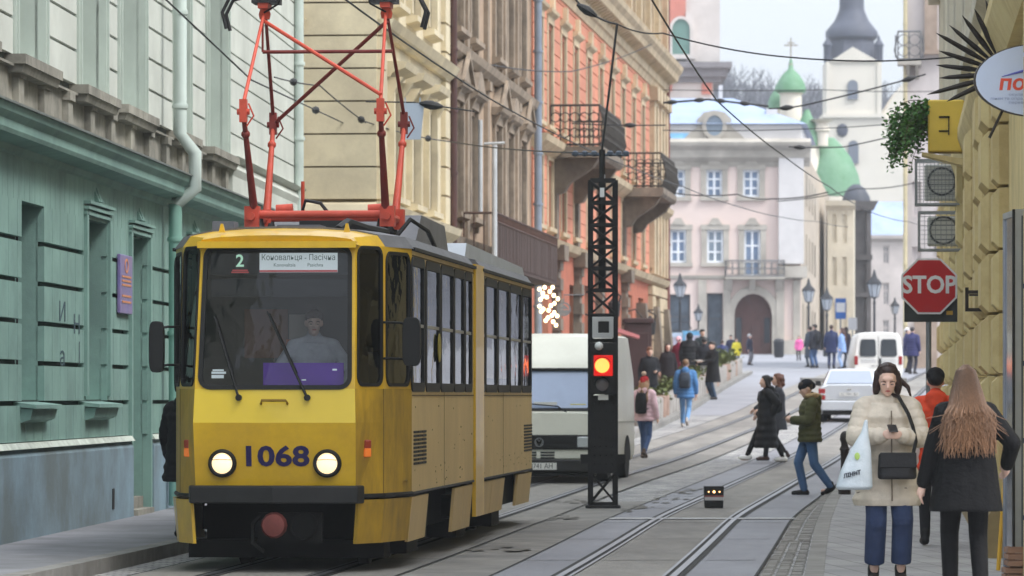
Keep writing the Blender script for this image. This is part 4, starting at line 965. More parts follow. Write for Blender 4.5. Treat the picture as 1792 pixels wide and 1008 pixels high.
b = MB(); b.prism([(-.22, -.2), (.02, -.2), (.02, .6), (-.16, .6), (-.22, .5)], 0, 46.5, 'x'); b.build('plinth', mat('yellow_plinth', (150, 132, 96), rough=.9, var=.25, scale=2), YB)
b = MB(); cornice(b, 0, LY, [(.1, 4.62), (.14, 4.7), (.2, 4.84), (.24, 4.95), (.24, 5.08)]); b.build('cornice', yel, YB); b = MB(); cornice(b, 0, LY, [(.06, 5.7), (.2, 5.78), (.22, 5.9)])
for a, c in wy:
    b.box(a - .35, a - .05, -.2, .02, 5.9, 9.0); b.box(c + .05, c + .35, -.2, .02, 5.9, 9.0); b.prism([(-.4, 9.0), (.0, 9.0), (.0, 9.3), (-.48, 9.3)], a - .5, c + .5, 'x'); b.prism([(a - .5, 9.3), (c + .5, 9.3), ((a + c) / 2, 10)], -.4, .02, 'y'); b.cut()
b.build_each('window_surround', offw, YB)
for o in opsY: window(YB, *o, .3, dwood, nx=2, zt=(.7,))
b = MB()
for Yq in (87, 81.5, 69.5, 61): b.box(V(Yq) - .4, V(Yq) + .4, -.14, .02, 5.9, 12.6); b.cut()
b.build_each('pilaster', offw, YB)
# ------------------------------------------------------------------ yellow articulated tram (local: y' runs back along the track, origin under the nose)
TY0 = 41.1; bT = .0838
TM = frame(-2.13, TY0, 0, 1, -bT) @ Matrix.Identity(4)
TM = Matrix.Translation((-2.13, TY0, 0)) @ Matrix.Rotation(-math.atan(bT), 4, 'Z')
TR = empty('tram', TM, 'yellow articulated tram numbered 1068 with headlights on and raised orange pantograph', 'tram')
nT = math.hypot(1, bT)
def tside(x):   # photo column on the right side -> tram y'
    Y = 4.475 / (.0838 - (x - CX) / F); return (Y - TY0) * nT
ty = mat('tram_yellow', (232, 186, 34), rough=.38, var=.06, scale=1.5, col2=(188, 142, 36), amt2=.5, s2=1.6, coat=.3, bump=.04, bscale=5)
tyl = mat('tram_light_yellow', (240, 206, 66), rough=.38, var=.05, scale=1.5, coat=.3)
tyd = mat('tram_dull_yellow', (214, 168, 44), rough=.5, var=.12, scale=1.4, col2=(112, 94, 44), amt2=.75, s2=1.3, sharp=.14, stretch=(1.2, 1.2, .4))
tbg = mat('tram_beige', (222, 192, 132), rough=.5, var=.10, scale=1.2, col2=(168, 140, 94), amt2=.42, s2=1.1, sharp=.22, stretch=(1.2, 1.2, .5), bump=.05, bscale=4)
rub = mat('black_rubber', (22, 22, 23), rough=.6, var=.2)
blk = mat('black_bumper', (34, 33, 33), rough=.55, var=.25, scale=4)
under = mat('underframe_grime', (14, 13, 12), rough=.9, var=.3, scale=5)
troof = mat('tram_roof_grey', (112, 112, 116), rough=.55, var=.2, scale=2, col2=(84, 84, 88), amt2=.6, s2=1.2)
tgl = glass_mat('tram_glass', (205, 215, 220), .52); twg = glass_mat('windscreen_glass', (225, 230, 234), .92)
tin = mat('tram_interior', (84, 78, 70), rough=.8, var=.2)
chrome = mat('chrome_rim', (170, 165, 155), rough=.25, metal=.8)
def lerp3(a, c, t): return Vector(a).lerp(Vector(c), t)
class Patch:
    """bilinear panel p00 (bottom left) p10 p11 p01; holes in metres-like u,v fractions"""
    def __init__(s, p00, p10, p11, p01): s.c = [Vector(p) for p in (p00, p10, p11, p01)]; s.n = (s.c[1] - s.c[0]).cross(s.c[3] - s.c[0]).normalized()
    def at(s, u, v, o=0.): return s.c[0].lerp(s.c[1], u).lerp(s.c[3].lerp(s.c[2], u), v) + s.n * o
    def mesh(s, b, holes, mi=0, vs=(), rev=.05):
        us = sorted(set([0, 1] + [h[0] for h in holes] + [h[1] for h in holes])); vv = sorted(set([0, 1] + list(vs) + [h[2] for h in holes] + [h[3] for h in holes]))
        for i in range(len(us) - 1):
            for j in range(len(vv) - 1):
                mu, mv = (us[i] + us[i + 1]) / 2, (vv[j] + vv[j + 1]) / 2
                if any(h[0] < mu < h[1] and h[2] < mv < h[3] for h in holes): continue
                m_ = mi(mv) if callable(mi) else mi
                b.quad(s.at(us[i], vv[j]), s.at(us[i + 1], vv[j]), s.at(us[i + 1], vv[j + 1]), s.at(us[i], vv[j + 1]), m_)
    def rr(s, h, r, grow=0., n=5):
        """rounded rectangle outline in (u,v) of hole h, radius r metres"""
        W = (s.c[1] - s.c[0]).length; H = (s.c[3] - s.c[0]).length
        x0, x1, y0, y1 = h[0] * W - grow, h[1] * W + grow, h[2] * H - grow, h[3] * H + grow; pts = []
        for cx, cy, a in ((x1 - r, y1 - r, 0), (x0 + r, y1 - r, 90), (x0 + r, y0 + r, 180), (x1 - r, y0 + r, 270)):
            for k in range(n + 1):
                t = rad(a + 90 * k / n); pts.append(((cx + r * math.cos(t)) / W, (cy + r * math.sin(t)) / H))
        return pts
    def corner_fill(s, b, h, r, mi=0):
        W = (s.c[1] - s.c[0]).length; H = (s.c[3] - s.c[0]).length; ro = s.rr(h, r); n = 6
        for q, (u, v) in enumerate(((h[1], h[3]), (h[0], h[3]), (h[0], h[2]), (h[1], h[2]))):
            seg = ro[q * n:(q + 1) * n]
            for k in range(n - 1): b.add([s.at(u, v, .0005), s.at(*seg[k], .0005), s.at(*seg[k + 1], .0005)], [(0, 1, 2)], mi)
    def gasket(s, b, h, r, w=.035, o=.012, mi=0):
        A = s.rr(h, r + w * .6, w * .6); B_ = s.rr(h, max(.005, r - w * .4), -w * .4); n = len(A)
        for i in range(n):
            j = (i + 1) % n
            b.quad(s.at(*A[i], o), s.at(*A[j], o), s.at(*B_[j], o), s.at(*B_[i], o), mi)
            b.quad(s.at(*A[i], -.002), s.at(*A[j], -.002), s.at(*A[j], o), s.at(*A[i], o), mi); b.quad(s.at(*B_[i], o), s.at(*B_[j], o), s.at(*B_[j], -.03), s.at(*B_[i], -.03), mi)
    def pane(s, b, h, o=-.006, mi=0):
        b.quad(s.at(h[0], h[2], o), s.at(h[1], h[2], o), s.at(h[1], h[3], o), s.at(h[0], h[3], o), mi)

# --- cross sections of the nose
ZB, ZC, ZW, ZT = .70, 1.36, 1.665, 2.96
fo = {ZB: .04, ZC: -.06, ZW: -.03, ZT: .20}      # front face offset with height
hw = {ZB: .725, ZC: .735, ZW: .725, ZT: .70}
def q0(z, s): return (s * hw[z], fo[z], z)
def q1(z, s): return (s * (.93 if z < 2 else .915), .44 + (.10 if z > 2 else 0), z)
def q2(z, s): return (s * 1.10, 1.28, z)
Lw, gap = None, None
yA = tside(829); yB = tside(842); yE = tside(931)
body = MB(); gk = MB(); gl = MB()
# front: lower apron, chamfer band, windscreen panel
for (za, zb, m_) in ((ZB, ZC, 0), (ZC, ZW, 1)):
    p = Patch(q0(za, -1), q0(za, 1), q0(zb, 1), q0(zb, -1)); p.mesh(body, [], m_)
ws = Patch(q0(ZW, -1), q0(ZW, 1), q0(ZT, 1), q0(ZT, -1)); hws = (.035, .965, .012, .985)
ws.mesh(body, [hws], 0); ws.corner_fill(body, hws, .09, 0); ws.gasket(gk, hws, .09, .04)
sidewins = []
for s in (-1, 1):
    for (fa, fb, holes, r) in ((q0, q1, [(.10, .93, 0.03, .985)], .08), (q1, q2, [(.10, .90, .03, .955)], .10)):
        pl_ = [(ZB, ZC), (ZC, ZW)]
        for (za, zb) in pl_:
            a, c = (fa(za, s) if za in hw else None), None
            P_ = Patch(*( [fa(za, s), fb(za, s), fb(zb, s), fa(zb, s)] if s > 0 else [fb(za, s), fa(za, s), fa(zb, s), fb(zb, s)])); P_.mesh(body, [], 2)
        P_ = Patch(*([fa(ZW, s), fb(ZW, s), fb(ZT, s), fa(ZT, s)] if s > 0 else [fb(ZW, s), fa(ZW, s), fa(ZT, s), fb(ZT, s)])); P_.mesh(body, holes, 0)
        for h in holes: P_.corner_fill(body, h, r, 0); P_.gasket(gk, h, r, .03); sidewins.append((P_, h))
# long sides
def side_panel(s, ya, yb, wins, zt=ZT, zb=ZB):
    w_ = [( (a - ya) / (yb - ya), (c - ya) / (yb - ya)) for a, c in wins]
    if s < 0: w_ = [(1 - c, 1 - a) for a, c in w_]
    pts = [(1.10 * s, ya), (1.10 * s, yb)] if s > 0 else [(1.10 * s, yb), (1.10 * s, ya)]
    P_ = Patch((pts[0][0], pts[0][1], zb), (pts[1][0], pts[1][1], zb), (pts[1][0], pts[1][1], zt), (pts[0][0], pts[0][1], zt))
    va, vb = (1.69 - zb) / (zt - zb), (2.84 - zb) / (zt - zb); hs_ = [(a, c, va, vb) for a, c in w_]
    P_.mesh(body, hs_, 3)
    for h in hs_: P_.corner_fill(body, h, .05, 3); P_.gasket(gk, h, .05, .085); sidewins.append((P_, h))
W1 = [(tside(721.5), tside(742)), (tside(746), tside(769)), (tside(772), tside(793)), (tside(795), tside(812)), (tside(814), tside(825))]
W2 = [(tside(843), tside(848)), (tside(850), tside(869)), (tside(871.5), tside(890.5)), (tside(892.5), tside(911)), (tside(913.5), tside(929))]
for s in (-1, 1): side_panel(s, 1.28, yA, W1); side_panel(s, yB, yE, W2)
# tail taper and rear
for s in (-1, 1):
    a = [(1.1 * s, yE), (.74 * s, yE + 1.2)]
    if s < 0: a = a[::-1]
    Patch((a[0][0], a[0][1], ZB), (a[1][0], a[1][1], ZB), (a[1][0], a[1][1], ZT), (a[0][0], a[0][1], ZT)).mesh(body, [], 3)
body.quad((.74, yE + 1.2, ZB), (-.74, yE + 1.2, ZB), (-.74, yE + 1.2, ZT), (.74, yE + 1.2, ZT), 3)
# bulkheads, floor and ceiling, inner wall seen through the glass
body.quad((-1.08, 1.0, .82), (1.08, 1.0, .82), (1.08, yE + 1, .82), (-1.08, yE + 1, .82), 4); body.quad((-.72, .1, .82), (.72, .1, .82), (1.05, 1.0, .82), (-1.05, 1.0, .82), 4)
body.quad((-.7, .2, 2.95), (.7, .2, 2.95), (1.08, 1.2, 2.95), (-1.08, 1.2, 2.95), 4); body.quad((-1.08, 1.2, 2.95), (1.08, 1.2, 2.95), (1.08, yE + 1, 2.95), (-1.08, yE + 1, 2.95), 4)
body.box(-1.07, -.30, 2.05, 2.09, .83, 2.94, 4); body.box(.62, 1.07, 2.05, 2.09, .83, 2.94, 4); body.box(-.30, .62, 2.05, 2.09, 2.3, 2.94, 4)
body.box(-1.0, 1.0, yA - .2, yB + .2, .83, 2.9, 4)
bo_ = body.build('body', [ty, tyl, tyd, tbg, tin], TR, recalc=False)
gk.build('window_gasket', rub, TR, recalc=False)
g1 = MB(); ws.pane(g1, hws); wsc = g1.build('windscreen', twg, TR, recalc=False)
for (P_, h) in sidewins:
    g1 = MB(); P_.pane(g1, h); w_ = g1.build('side_window', tgl, TR, recalc=False)
    if h[1] - h[0] < .3 and P_.c[0].y > 1.0:
        b = MB(); vm = h[2] + (h[3] - h[2]) * .48
        for o in (.006,): b.quad(P_.at(h[0], vm, o), P_.at(h[1], vm, o), P_.at(h[1], vm + .014, o), P_.at(h[0], vm + .014, o))
        b.build('transom', mat('alu_transom', (150, 150, 148), rough=.35, metal=.6) if 'alu_transom' not in bpy.data.materials else bpy.data.materials['alu_transom'], w_, recalc=False)
# visor over the windscreen and roof
def roof_section(y, w_, zt, n=9, zb=ZT): return [(w_ * math.cos(PI * k / (n - 1)) , y, zb + (zt - zb) * (math.sin(PI * k / (n - 1)) ** .55)) for k in range(n)]
b = MB()
secs = [roof_section(.12, .70, 2.99), roof_section(.10, .73, 3.05), roof_section(.26, .74, 3.085), roof_section(.60, .93, 3.13)]
for i in range(len(secs) - 1):
    for k in range(8): b.quad(secs[i][k], secs[i][k + 1], secs[i + 1][k + 1], secs[i + 1][k])
b.add([Vector(p) for p in secs[0]], [tuple(range(9))])
b.box(-.72, .72, .08, .2, 2.935, 2.995)
vz = b.build('visor', ty, TR); 
for p in vz.data.polygons: p.use_smooth = True
vz.data.set_sharp_from_angle(angle=rad(50))
b = MB()
for (ya, yb) in ((.6, yA), (yB, yE + 1.2)):
    ys_ = [ya, 1.28, yb] if ya < 1 else [ya, yE, yb]
    wd = [.93, 1.12, 1.12] if ya < 1 else [1.12, 1.12, .76]
    sec = [roof_section(y, w_, 3.15) for y, w_ in zip(ys_, wd)]
    for i in range(len(sec) - 1):
        for k in range(8): b.quad(sec[i][k], sec[i][k + 1], sec[i + 1][k + 1], sec[i + 1][k], 0)
    for q in (0, -1): b.add([Vector(p) for p in sec[q]], [tuple(range(9))])
for s in (-1, 1):
    for (ya, yb) in ((1.28, yA), (yB, yE)): b.box(s * 1.10 - .035, s * 1.10 + .035, ya, yb, 2.945, 2.975, 1)
rf = b.build('roof', [troof, rub], TR)
b = MB()
b.prism([(tside(778), 3.06), (tside(836), 3.06), (tside(828), 3.40), (tside(790), 3.42)], -.85, .80, 'x', 0)
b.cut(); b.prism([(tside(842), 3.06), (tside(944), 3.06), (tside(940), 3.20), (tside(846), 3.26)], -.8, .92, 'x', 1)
b.cut(); b.box(-.5, .55, 5.6, 6.6, 3.12, 3.24, 0); b.cut(); b.box(-.75, -.55, 1.2, 1.5, 3.05, 3.22, 0); b.cut(); b.box(-.2, .2, 1.6, 2.1, 3.1, 3.2, 0)
b.build_each('roof_box', [troof, mat('roof_box_sky_sheen', (176, 182, 190), rough=.45, var=.12)], rf)  # second box coloured paler to carry the sky's reflection
b = MB(); b.tube([(.45, 1.0, 3.12), (.5, 1.3, 3.2), (.62, 1.7, 3.16), (.75, 2.2, 3.14)], .05, 8); b.cut(); b.tube([(.7, 3.4, 3.12), (.85, 3.5, 3.32), (.98, 3.9, 3.22), (1.0, 4.4, 3.08)], .022, 6); b.build_each('cable', rub, rf)
b = MB()
for s in (-.52, .62): b.prism([(-.03, 0), (.03, 0), (.01, .08), (-.01, .08)], -.015, .015, 'y', 0, Matrix.Translation((s, .26, 3.08))); b.cut()
b.build_each('lug', ty, vz)
# articulation
b = MB(); n = 9
for k in range(n):
    t = yA + (yB - yA) * (k + .5) / n; b.box(-1.02, 1.02, t - .026, t + .026, .5, 2.98, 0)
b.build('bellows', rub, TR)
b = MB()
for s in (-1, 1): b.box(s * 1.105 - .02, s * 1.105 + .02, yA + .02, yB + .12, .32, 3.0, 0); b.cut()
b.build_each('articulation_panel', ty, TR)
# lower skirts
def skirt(b, pts, zt, zb_, inset=.0, mi=0):
    for i in range(len(pts) - 1):
        a, c = pts[i], pts[i + 1]
        d_ = Vector((c[0] - a[0], c[1] - a[1], 0)).normalized(); n_ = Vector((-d_.y, d_.x, 0)) * .03
        A, C = Vector((a[0], a[1], 0)), Vector((c[0], c[1], 0)); Z0, Z1 = Vector((0, 0, zb_)), Vector((0, 0, zt))
        A2, C2 = A * .965, C * .965; A2.y, C2.y = A.y, C.y
        b.add([A2 + Z0, C2 + Z0, C + Z1, A + Z1, A2 + Z0 + n_, C2 + Z0 + n_, C + Z1 + n_, A + Z1 + n_], [(0, 1, 2, 3), (5, 4, 7, 6), (0, 4, 5, 1), (3, 2, 6, 7), (0, 3, 7, 4), (1, 5, 6, 2)], mi)
for s in (-1, 1):
    b = MB(); skirt(b, [(s * .75, .06), (s * .94, .44), (s * 1.10, 1.28)], .665, .27); b.build('front_skirt', tyd if s > 0 else ty, TR)
    b = MB(); skirt(b, [(s * 1.10, 1.30), (s * 1.10, tside(751))], .665, .25); b.cut(); skirt(b, [(s * 1.10, tside(797)), (s * 1.10, tside(812))], .665, .22); b.cut(); skirt(b, [(s * 1.10, tside(812.5)), (s * 1.10, tside(828))], .665, .22)
    b.cut(); skirt(b, [(s * 1.10, tside(845)), (s * 1.10, tside(862))], .665, .3); b.cut(); skirt(b, [(s * 1.10, tside(862.5)), (s * 1.10, tside(884))], .665, .3); b.cut(); skirt(b, [(s * 1.10, tside(907)), (s * 1.10, yE), (s * .75, yE + 1.2)], .665, .3)
    b.build_each('side_skirt', tbg, TR)
b = MB()
pts = [q0(ZB, -1), q1(ZB, -1), q2(ZB, -1)]
for s in (-1, 1):
    for f_, g_ in ((q0, q1), (q1, q2)):
        a, c = Vector(f_(ZB, s)), Vector(g_(ZB, s)); b.tube([a, c], .022, 6)
    b.tube([(s * 1.1, 1.28, ZB), (s * 1.1, yA, ZB)], .014, 6); b.tube([(s * 1.1, yB, ZB), (s * 1.1, yE, ZB)], .014, 6)
b.build('seam_trim', rub, TR)
# underframe, bogies
b = MB(); b.box(-.8, .8, 1.2, yE + .9, .28, .80, 0); b.box(-.75, .75, .1, 1.2, .66, .80, 0); b.box(-.9, .9, .75, 1.25, .12, .28, 0)
for yc in (3.0, tside(836), tside(894)): b.box(-.98, .98, yc - .9, yc + .9, .34, .56, 0); b.box(.6, .92, yc - .5, yc + .5, .1, .3, 0)
b.build('underframe', under, TR)
wm = mat('wheel_steel', (48, 44, 40), rough=.6, metal=.5, var=.3)
for yc in (2.2, 3.9, tside(886), tside(904)):
    for s in (-1, 1):
        b = MB(); M = Matrix.Translation((s * .56, yc, .335)) @ Matrix.Rotation(rad(90), 4, 'Y'); b.lathe([(.31, -.06), (.335, -.05), (.33, .05), (.25, .06), (.24, .03), (.12, .03), (.1, .07)], 20, 0, M); b.build('wheel', wm, TR)
# bumper and coupler
b = MB(); n = 8; bpz = [(.80, .0), (.80, .09), (.64, .09), (.62, .02)]
poly = [(-.80, .10), (-.76, -.10), (.0, -.16), (.76, -.10), (.80, .10)]
b.prism(poly, .635, .795, 'z'); b.build('bumper', blk, TR, bevel=.015, seg=2)
cp = MB(); M = Matrix.Translation((.12, .10, .42)) @ Matrix.Rotation(rad(90), 4, 'X')
cp.box(-.16, .42, .02, .12, .28, .55, 0); cp.lathe([(.10, -.02), (.12, .06), (.10, .12), (.05, .13)], 14, 1, Matrix.Translation((.0, .0, .44)) @ Matrix.Rotation(rad(90), 4, 'X')); cp.lathe([(.13, -.02), (.13, .02), (.11, .03), (.11, -.01)], 14, 0, Matrix.Translation((.26, .02, .43)) @ Matrix.Rotation(rad(90), 4, 'X'))
cp.tube([(-.12, .04, .54), (-.2, .0, .45), (-.2, -.02, .28), (-.1, .0, .2)], .018, 6, 0); cp.build('coupler', [under, mat('coupler_red', (122, 62, 56), rough=.7, var=.3, scale=8)], TR)
# headlights, indicators
hl = mat('headlamp_lit', (255, 238, 205), rough=.2, var=0, emit=((255, 222, 168), .75)); amb = mat('amber_lens', (226, 120, 50), rough=.3, var=0, emit=((255, 130, 40), .15)); ambd = mat('red_amber_lens', (160, 62, 40), rough=.3, var=.1)
zf = lambda z: .04 - .10 * (z - ZB) / (ZC - ZB)
for x in (-.475, .475):
    M = Matrix.Translation((x, zf(.995), .995)) @ Matrix.Rotation(rad(90), 4, 'X')
    b = MB(); b.lathe([(.128, -.02), (.128, .03), (.11, .05), (.094, .045), (.094, .0)], 28, 0, M)
    h_ = b.build('headlight', rub, TR)
    b = MB(); b.lathe([(.098, .0), (.096, .03), (.07, .052), (.03, .062), (.001, .064)], 24, 0, M); b.build('lens', hl, h_)
    b = MB(); b.tube([(x - .09, zf(.995) - .046, .995 + .03), (x - .03, zf(.995) - .062, .995 + .035), (x + .04, zf(.995) - .062, .995 + .035), (x + .085, zf(.995) - .046, .995 + .03)], .003, 4); b.build('reflector', chrome, h_)
for s in (-1, 1):
    M = Matrix.Translation((s * .80, .17, 1.13)) @ Matrix.Rotation(s * rad(38), 4, 'Z')
    b = MB(); b.box(-.035, .035, -.05, .04, -.08, .0, 0); b.box(-.035, .035, -.05, .04, .0, .075, 1); b.build('indicator', [amb, ambd], TR, M, bevel=.01)
nm = mat('navy_numerals', (34, 26, 82), rough=.5, var=0.05)
M = Matrix.Translation((.0, zf(1.05) - .006, 1.05)) @ Matrix.Rotation(rad(8.6), 4, 'X')
text_mesh('fleet_number', '1068', .25, nm, TR, M, .003, bold=.007, sx=1.26)
b = MB(); b.tube([(-.12, -.05, 1.53), (-.11, -.10, 1.56), (.11, -.10, 1.56), (.12, -.05, 1.53)], .012, 6); b.build('grab_handle', mat('dull_brass', (150, 118, 40), rough=.5, metal=.3), TR)
# wipers
for (x0, x1, zt) in ((-.32, -.56, 2.32), (.30, -.08, 2.36)):
    def wp_(t): z = 1.585 + (zt - 1.585) * t; return Vector((x0 + (x1 - x0) * t, -.055 + (max(0, z - ZW)) * .178, z))
    b = MB(); b.tube([wp_(0) + Vector((0, -.02, 0)), wp_(.5) + Vector((0, -.03, 0)), wp_(1) + Vector((0, -.012, 0))], [.013, .010, .006], 6); b.tube([wp_(.28) + Vector((.012, -.012, 0)), wp_(.98) + Vector((.012, -.012, 0))], .008, 5); b.lathe([(.03, 0), (.03, .03)], 10, 0, Matrix.Translation(wp_(0)) @ Matrix.Rotation(rad(90), 4, 'X')); b.build('wiper', rub, TR)
# mirrors
for (sx, px0, px1, py0, py1, yy) in ((-1, 261, 288, 562, 652, .35), (1, 704, 737, 555, 641, .55)):
    Yw = TY0 + yy; x0, x1 = fx(px0, Yw), fx(px1, Yw); xc = (x0 + x1) / 2; wv = (x1 - x0) / 2; z0, z1 = fz(py1, Yw), fz(py0, Yw)
    c = TR.matrix_world.inverted() @ Vector((xc, Yw, 0))
    b = MB(); n = 7; prof = []
    out = [(wv * .8 * (1 if 0 else 1) * math.copysign(abs(math.cos(t)) ** .5, math.cos(t)), (z1 + z0) / 2 + (z1 - z0) / 2 * math.copysign(abs(math.sin(t)) ** .45, math.sin(t))) for t in np.linspace(0, 2 * PI, 25)[:-1]]
    b.prism([(c.x + p[0] * 1.2, p[1]) for p in out], c.y - .05, c.y + .05, 'y')
    for (zz, dz) in ((z1 - .07, .0), (z0 + .05, .0)):
        b.tube([(sx * .93, .46, zz + .02), (sx * (abs(c.x) + .93) / 2, c.y + .04, zz + .02), (c.x, c.y, zz)], .013, 6)
    b.build('mirror', rub, TR, bevel=.02, seg=2)
# ventilation grilles
for (xa, xb, za, zb) in ((tside(724), tside(747), .96, 1.29), (tside(917), tside(932) - .05, .93, 1.27)):
    b = MB()
    for r_ in range(9):
        for c_ in range(3):
            y0_ = xa + (xb - xa) * c_ / 3 + .03; y1_ = xa + (xb - xa) * (c_ + 1) / 3 - .03; z0_ = za + (zb - za) * r_ / 9; b.box(1.095, 1.106, y0_, y1_, z0_, z0_ + .022)
    b.build('vent_grille', rub, TR)
# route boards behind the windscreen
b = MB(); b.box(-.63, .66, .30, .33, 2.70, 2.94); b.box(-.62, .66, .26, .29, 2.50, 2.66); bd = b.build('destination_box', mat('smoked_panel', (50, 50, 52), rough=.7), TR)
wb = mat('white_board', (232, 236, 236), rough=.6, var=.04, emit=((225, 235, 235), .35)); txd = mat('board_text', (96, 124, 116), rough=.6); red_ = mat('board_red', (200, 86, 86), rough=.6, emit=((220, 90, 90), .2))  # slight glow added to board white and red; stickers share it
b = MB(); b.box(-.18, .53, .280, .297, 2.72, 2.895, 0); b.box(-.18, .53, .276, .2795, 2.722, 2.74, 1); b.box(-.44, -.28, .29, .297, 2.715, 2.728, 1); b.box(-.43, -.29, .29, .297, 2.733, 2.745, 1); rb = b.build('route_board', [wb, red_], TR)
text_mesh('lettering', 'Коновальця - Пасічна', .075, txd, rb, Matrix.Translation((.175, .276, 2.852)), .001, sx=.86)
text_mesh('lettering', 'Konovaltsia         Pasichna', .045, txd, rb, Matrix.Translation((.175, .276, 2.785)), .001, sx=.95)
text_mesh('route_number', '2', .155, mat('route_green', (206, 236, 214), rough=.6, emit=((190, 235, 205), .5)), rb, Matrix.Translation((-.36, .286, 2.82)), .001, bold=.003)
b = MB(); b.box(-.13, .60, .16, .18, 1.60, 1.90); pp_ = b.build('purple_panel', mat('purple_card', (128, 52, 214), rough=.7, var=.1), TR)
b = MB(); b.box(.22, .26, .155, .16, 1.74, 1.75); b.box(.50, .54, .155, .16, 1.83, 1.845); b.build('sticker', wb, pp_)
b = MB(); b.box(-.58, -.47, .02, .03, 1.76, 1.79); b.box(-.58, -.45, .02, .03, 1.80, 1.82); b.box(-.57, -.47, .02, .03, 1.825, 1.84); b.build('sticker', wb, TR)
b = MB(); b.box(-.62, .62, .2, .42, 1.35, 1.60); b.box(-.66, -.30, .24, .5, 1.5, 1.62); db = b.build('dashboard', mat('dash_dark', (44, 42, 44), rough=.7), TR)
b = MB(); b.box(-.42, -.02, 1.0, 1.03, 1.95, 2.4, 0); b.cut(); b.box(.0, .22, .95, .98, 2.0, 2.35, 1); b.cut(); b.box(-.02, .2, .9, .93, 2.0, 2.12, 2); b.build_each('cab_notice', [mat('cab_brown', (120, 76, 56), rough=.8), mat('cab_paper', (150, 140, 130), rough=.8), mat('cab_orange', (170, 92, 48), rough=.8)], TR)
b = MB(); b.box(.78, .95, .55, .58, 1.72, 2.0); b.build('cab_notice', mat('grey_card', (150, 154, 158), rough=.7), TR)
# seats and grab rails in the saloon
b = MB(); st = mat('seat_dark', (60, 40, 42), rough=.8)
for yy in list(np.arange(2.9, yA - .6, .85)) + list(np.arange(yB + .6, yE, .85)):
    for s in (-1, 1): b.box(s * .75 - .28, s * .75 + .28, yy, yy + .42, 1.22, 1.28); b.box(s * .75 - .28, s * .75 + .28, yy + .38, yy + .44, 1.28, 1.80); b.cut()
b.build_each('seat', st, TR)
b = MB()
for yy in np.arange(2.6, yE, 1.7):
    for s in (-.4, .4): b.tube([(s, yy, .83), (s, yy, 2.93)], .017, 6); b.cut()
b.build_each('grab_pole', mat('yellow_pole', (190, 170, 40), rough=.4), TR)
b = MB(); b.box(1.13, 1.14, tside(757), tside(777), 2.02, 2.2); 
b = MB(); M = Matrix.Translation((1.112, (tside(757) + tside(777)) / 2, 2.07)) @ Matrix.Rotation(rad(90), 4, 'Y'); b.lathe([(.14, 0), (.14, .008)], 14, 0, M); b.build('door_sign', mat('mustard_disc', (150, 136, 40), rough=.5), TR)
# ------------------------------------------------------------------ pantograph
org = mat('pantograph_orange', (204, 82, 62), rough=.5, var=.15, scale=6); ord_ = mat('pantograph_red_oxide', (128, 50, 44), rough=.55, var=.2, scale=6); blkp = mat('panto_black', (34, 34, 36), rough=.5)
PG = empty('pantograph', Matrix.Identity(4)); PG.parent = TR; PG.matrix_local = Matrix.Translation((.0, 3.65, 0))
hwp = .64; zb0 = 3.36; zk = 4.30; zh = 5.33
b = MB()
for yy in (-.42, .42): b.tube([(-.72, yy, zb0), (.72, yy, zb0)], .040, 10)
for x in (-.66, .66): b.tube([(x, -.55, zb0 - .02), (x, .55, zb0 - .02)], .04, 8); b.box(x - .07, x + .07, -.5, -.36, zb0 - .12, zb0 + .08); b.box(x - .07, x + .07, .36, .5, zb0 - .12, zb0 + .08)
for x in (-.45, .45): b.tube([(x, -.25, zb0 + .05), (x + .16, -.25, zb0 + .06)], .055, 10); b.tube([(x + .2, .2, zb0), (x + .2, .2, zb0 + .35)], .02, 6) if x < 0 else None
b.build('base_frame', org, PG)
b = MB()
for x in (-.6, .6):
    for yy in (-.4, .4): b.lathe([(.05, 3.1), (.07, 3.14), (.05, 3.18), (.07, 3.22), (.05, 3.26), (.04, 3.32)], 10, 0, Matrix.Translation((x, yy, 0))); b.cut()
b.tube([(-.2, -.3, 3.36), (-.15, -.36, 3.5), (.0, -.38, 3.47), (.1, -.35, 3.34)], .018, 6); b.cut(); b.box(-.2, .3, -.45, -.1, 3.14, 3.3); b.build_each('insulator', blkp, PG)
for (yk, yb_, m_l, m_u) in ((-1.05, -.42, ord_, org), (1.05, .42, org, ord_)):
    for s in (-1, 1):
        k = Vector((s * (hwp + .02), yk, zk)); bb = Vector((s * hwp, yb_, zb0)); hd = Vector((s * .60, yk * .07, zh))
        b = MB(); b.tube([bb, bb.lerp(k, .5), k], [.042, .033, .022], 10); b.ell(bb.lerp(k, .80), .045, .045, .045, 10); b.build('lower_arm', m_l, PG)
        b = MB(); b.tube([k + Vector((0, 0, .1)), hd], [.019, .016], 8); b.build('upper_arm', m_u, PG)
        b = MB(); b.box(k.x - .035, k.x + .035, yk - .04, yk + .04, zk - .08, zk + .14); b.tube([(k.x - .06, yk, zk + .02), (k.x + .06, yk, zk + .02)], .03, 8); b.tube([k + Vector((.03, 0, -.12)), k + Vector((.10, 0, -.02)), k + Vector((.05, 0, .1))], .009, 5); b.build('knee_joint', org if (yk < 0) else ord_, PG)
b = MB(); b.tube([(-.60, -.07, zh - .06), (hwp + .02, -1.05, zk + .18)], .020, 8); b.build('diagonal_stay', org, PG)
b = MB(); b.tube([(.60, .07, zh - .06), (-hwp - .02, 1.05, zk + .02)], .020, 8); b.build('diagonal_stay', ord_, PG)
b = MB(); b.tube([(-.62, .0, zh - .36), (.66, .0, zh - .36)], .018, 8); b.tube([(-.62, 0, zh - .36), (-.62, 0, zh)], .012, 6); b.build('cross_tube', ord_, PG)
b = MB()
for s in (-1, 1):
    b.lathe([(.05, 0), (.06, .05), (.04, .12), (.05, .16)], 10, 0, Matrix.Translation((s * .60, 0, zh - .04))); b.box(s * .6 - .05, s * .6 + .05, -.14, .14, zh + .06, zh + .12); b.cut()
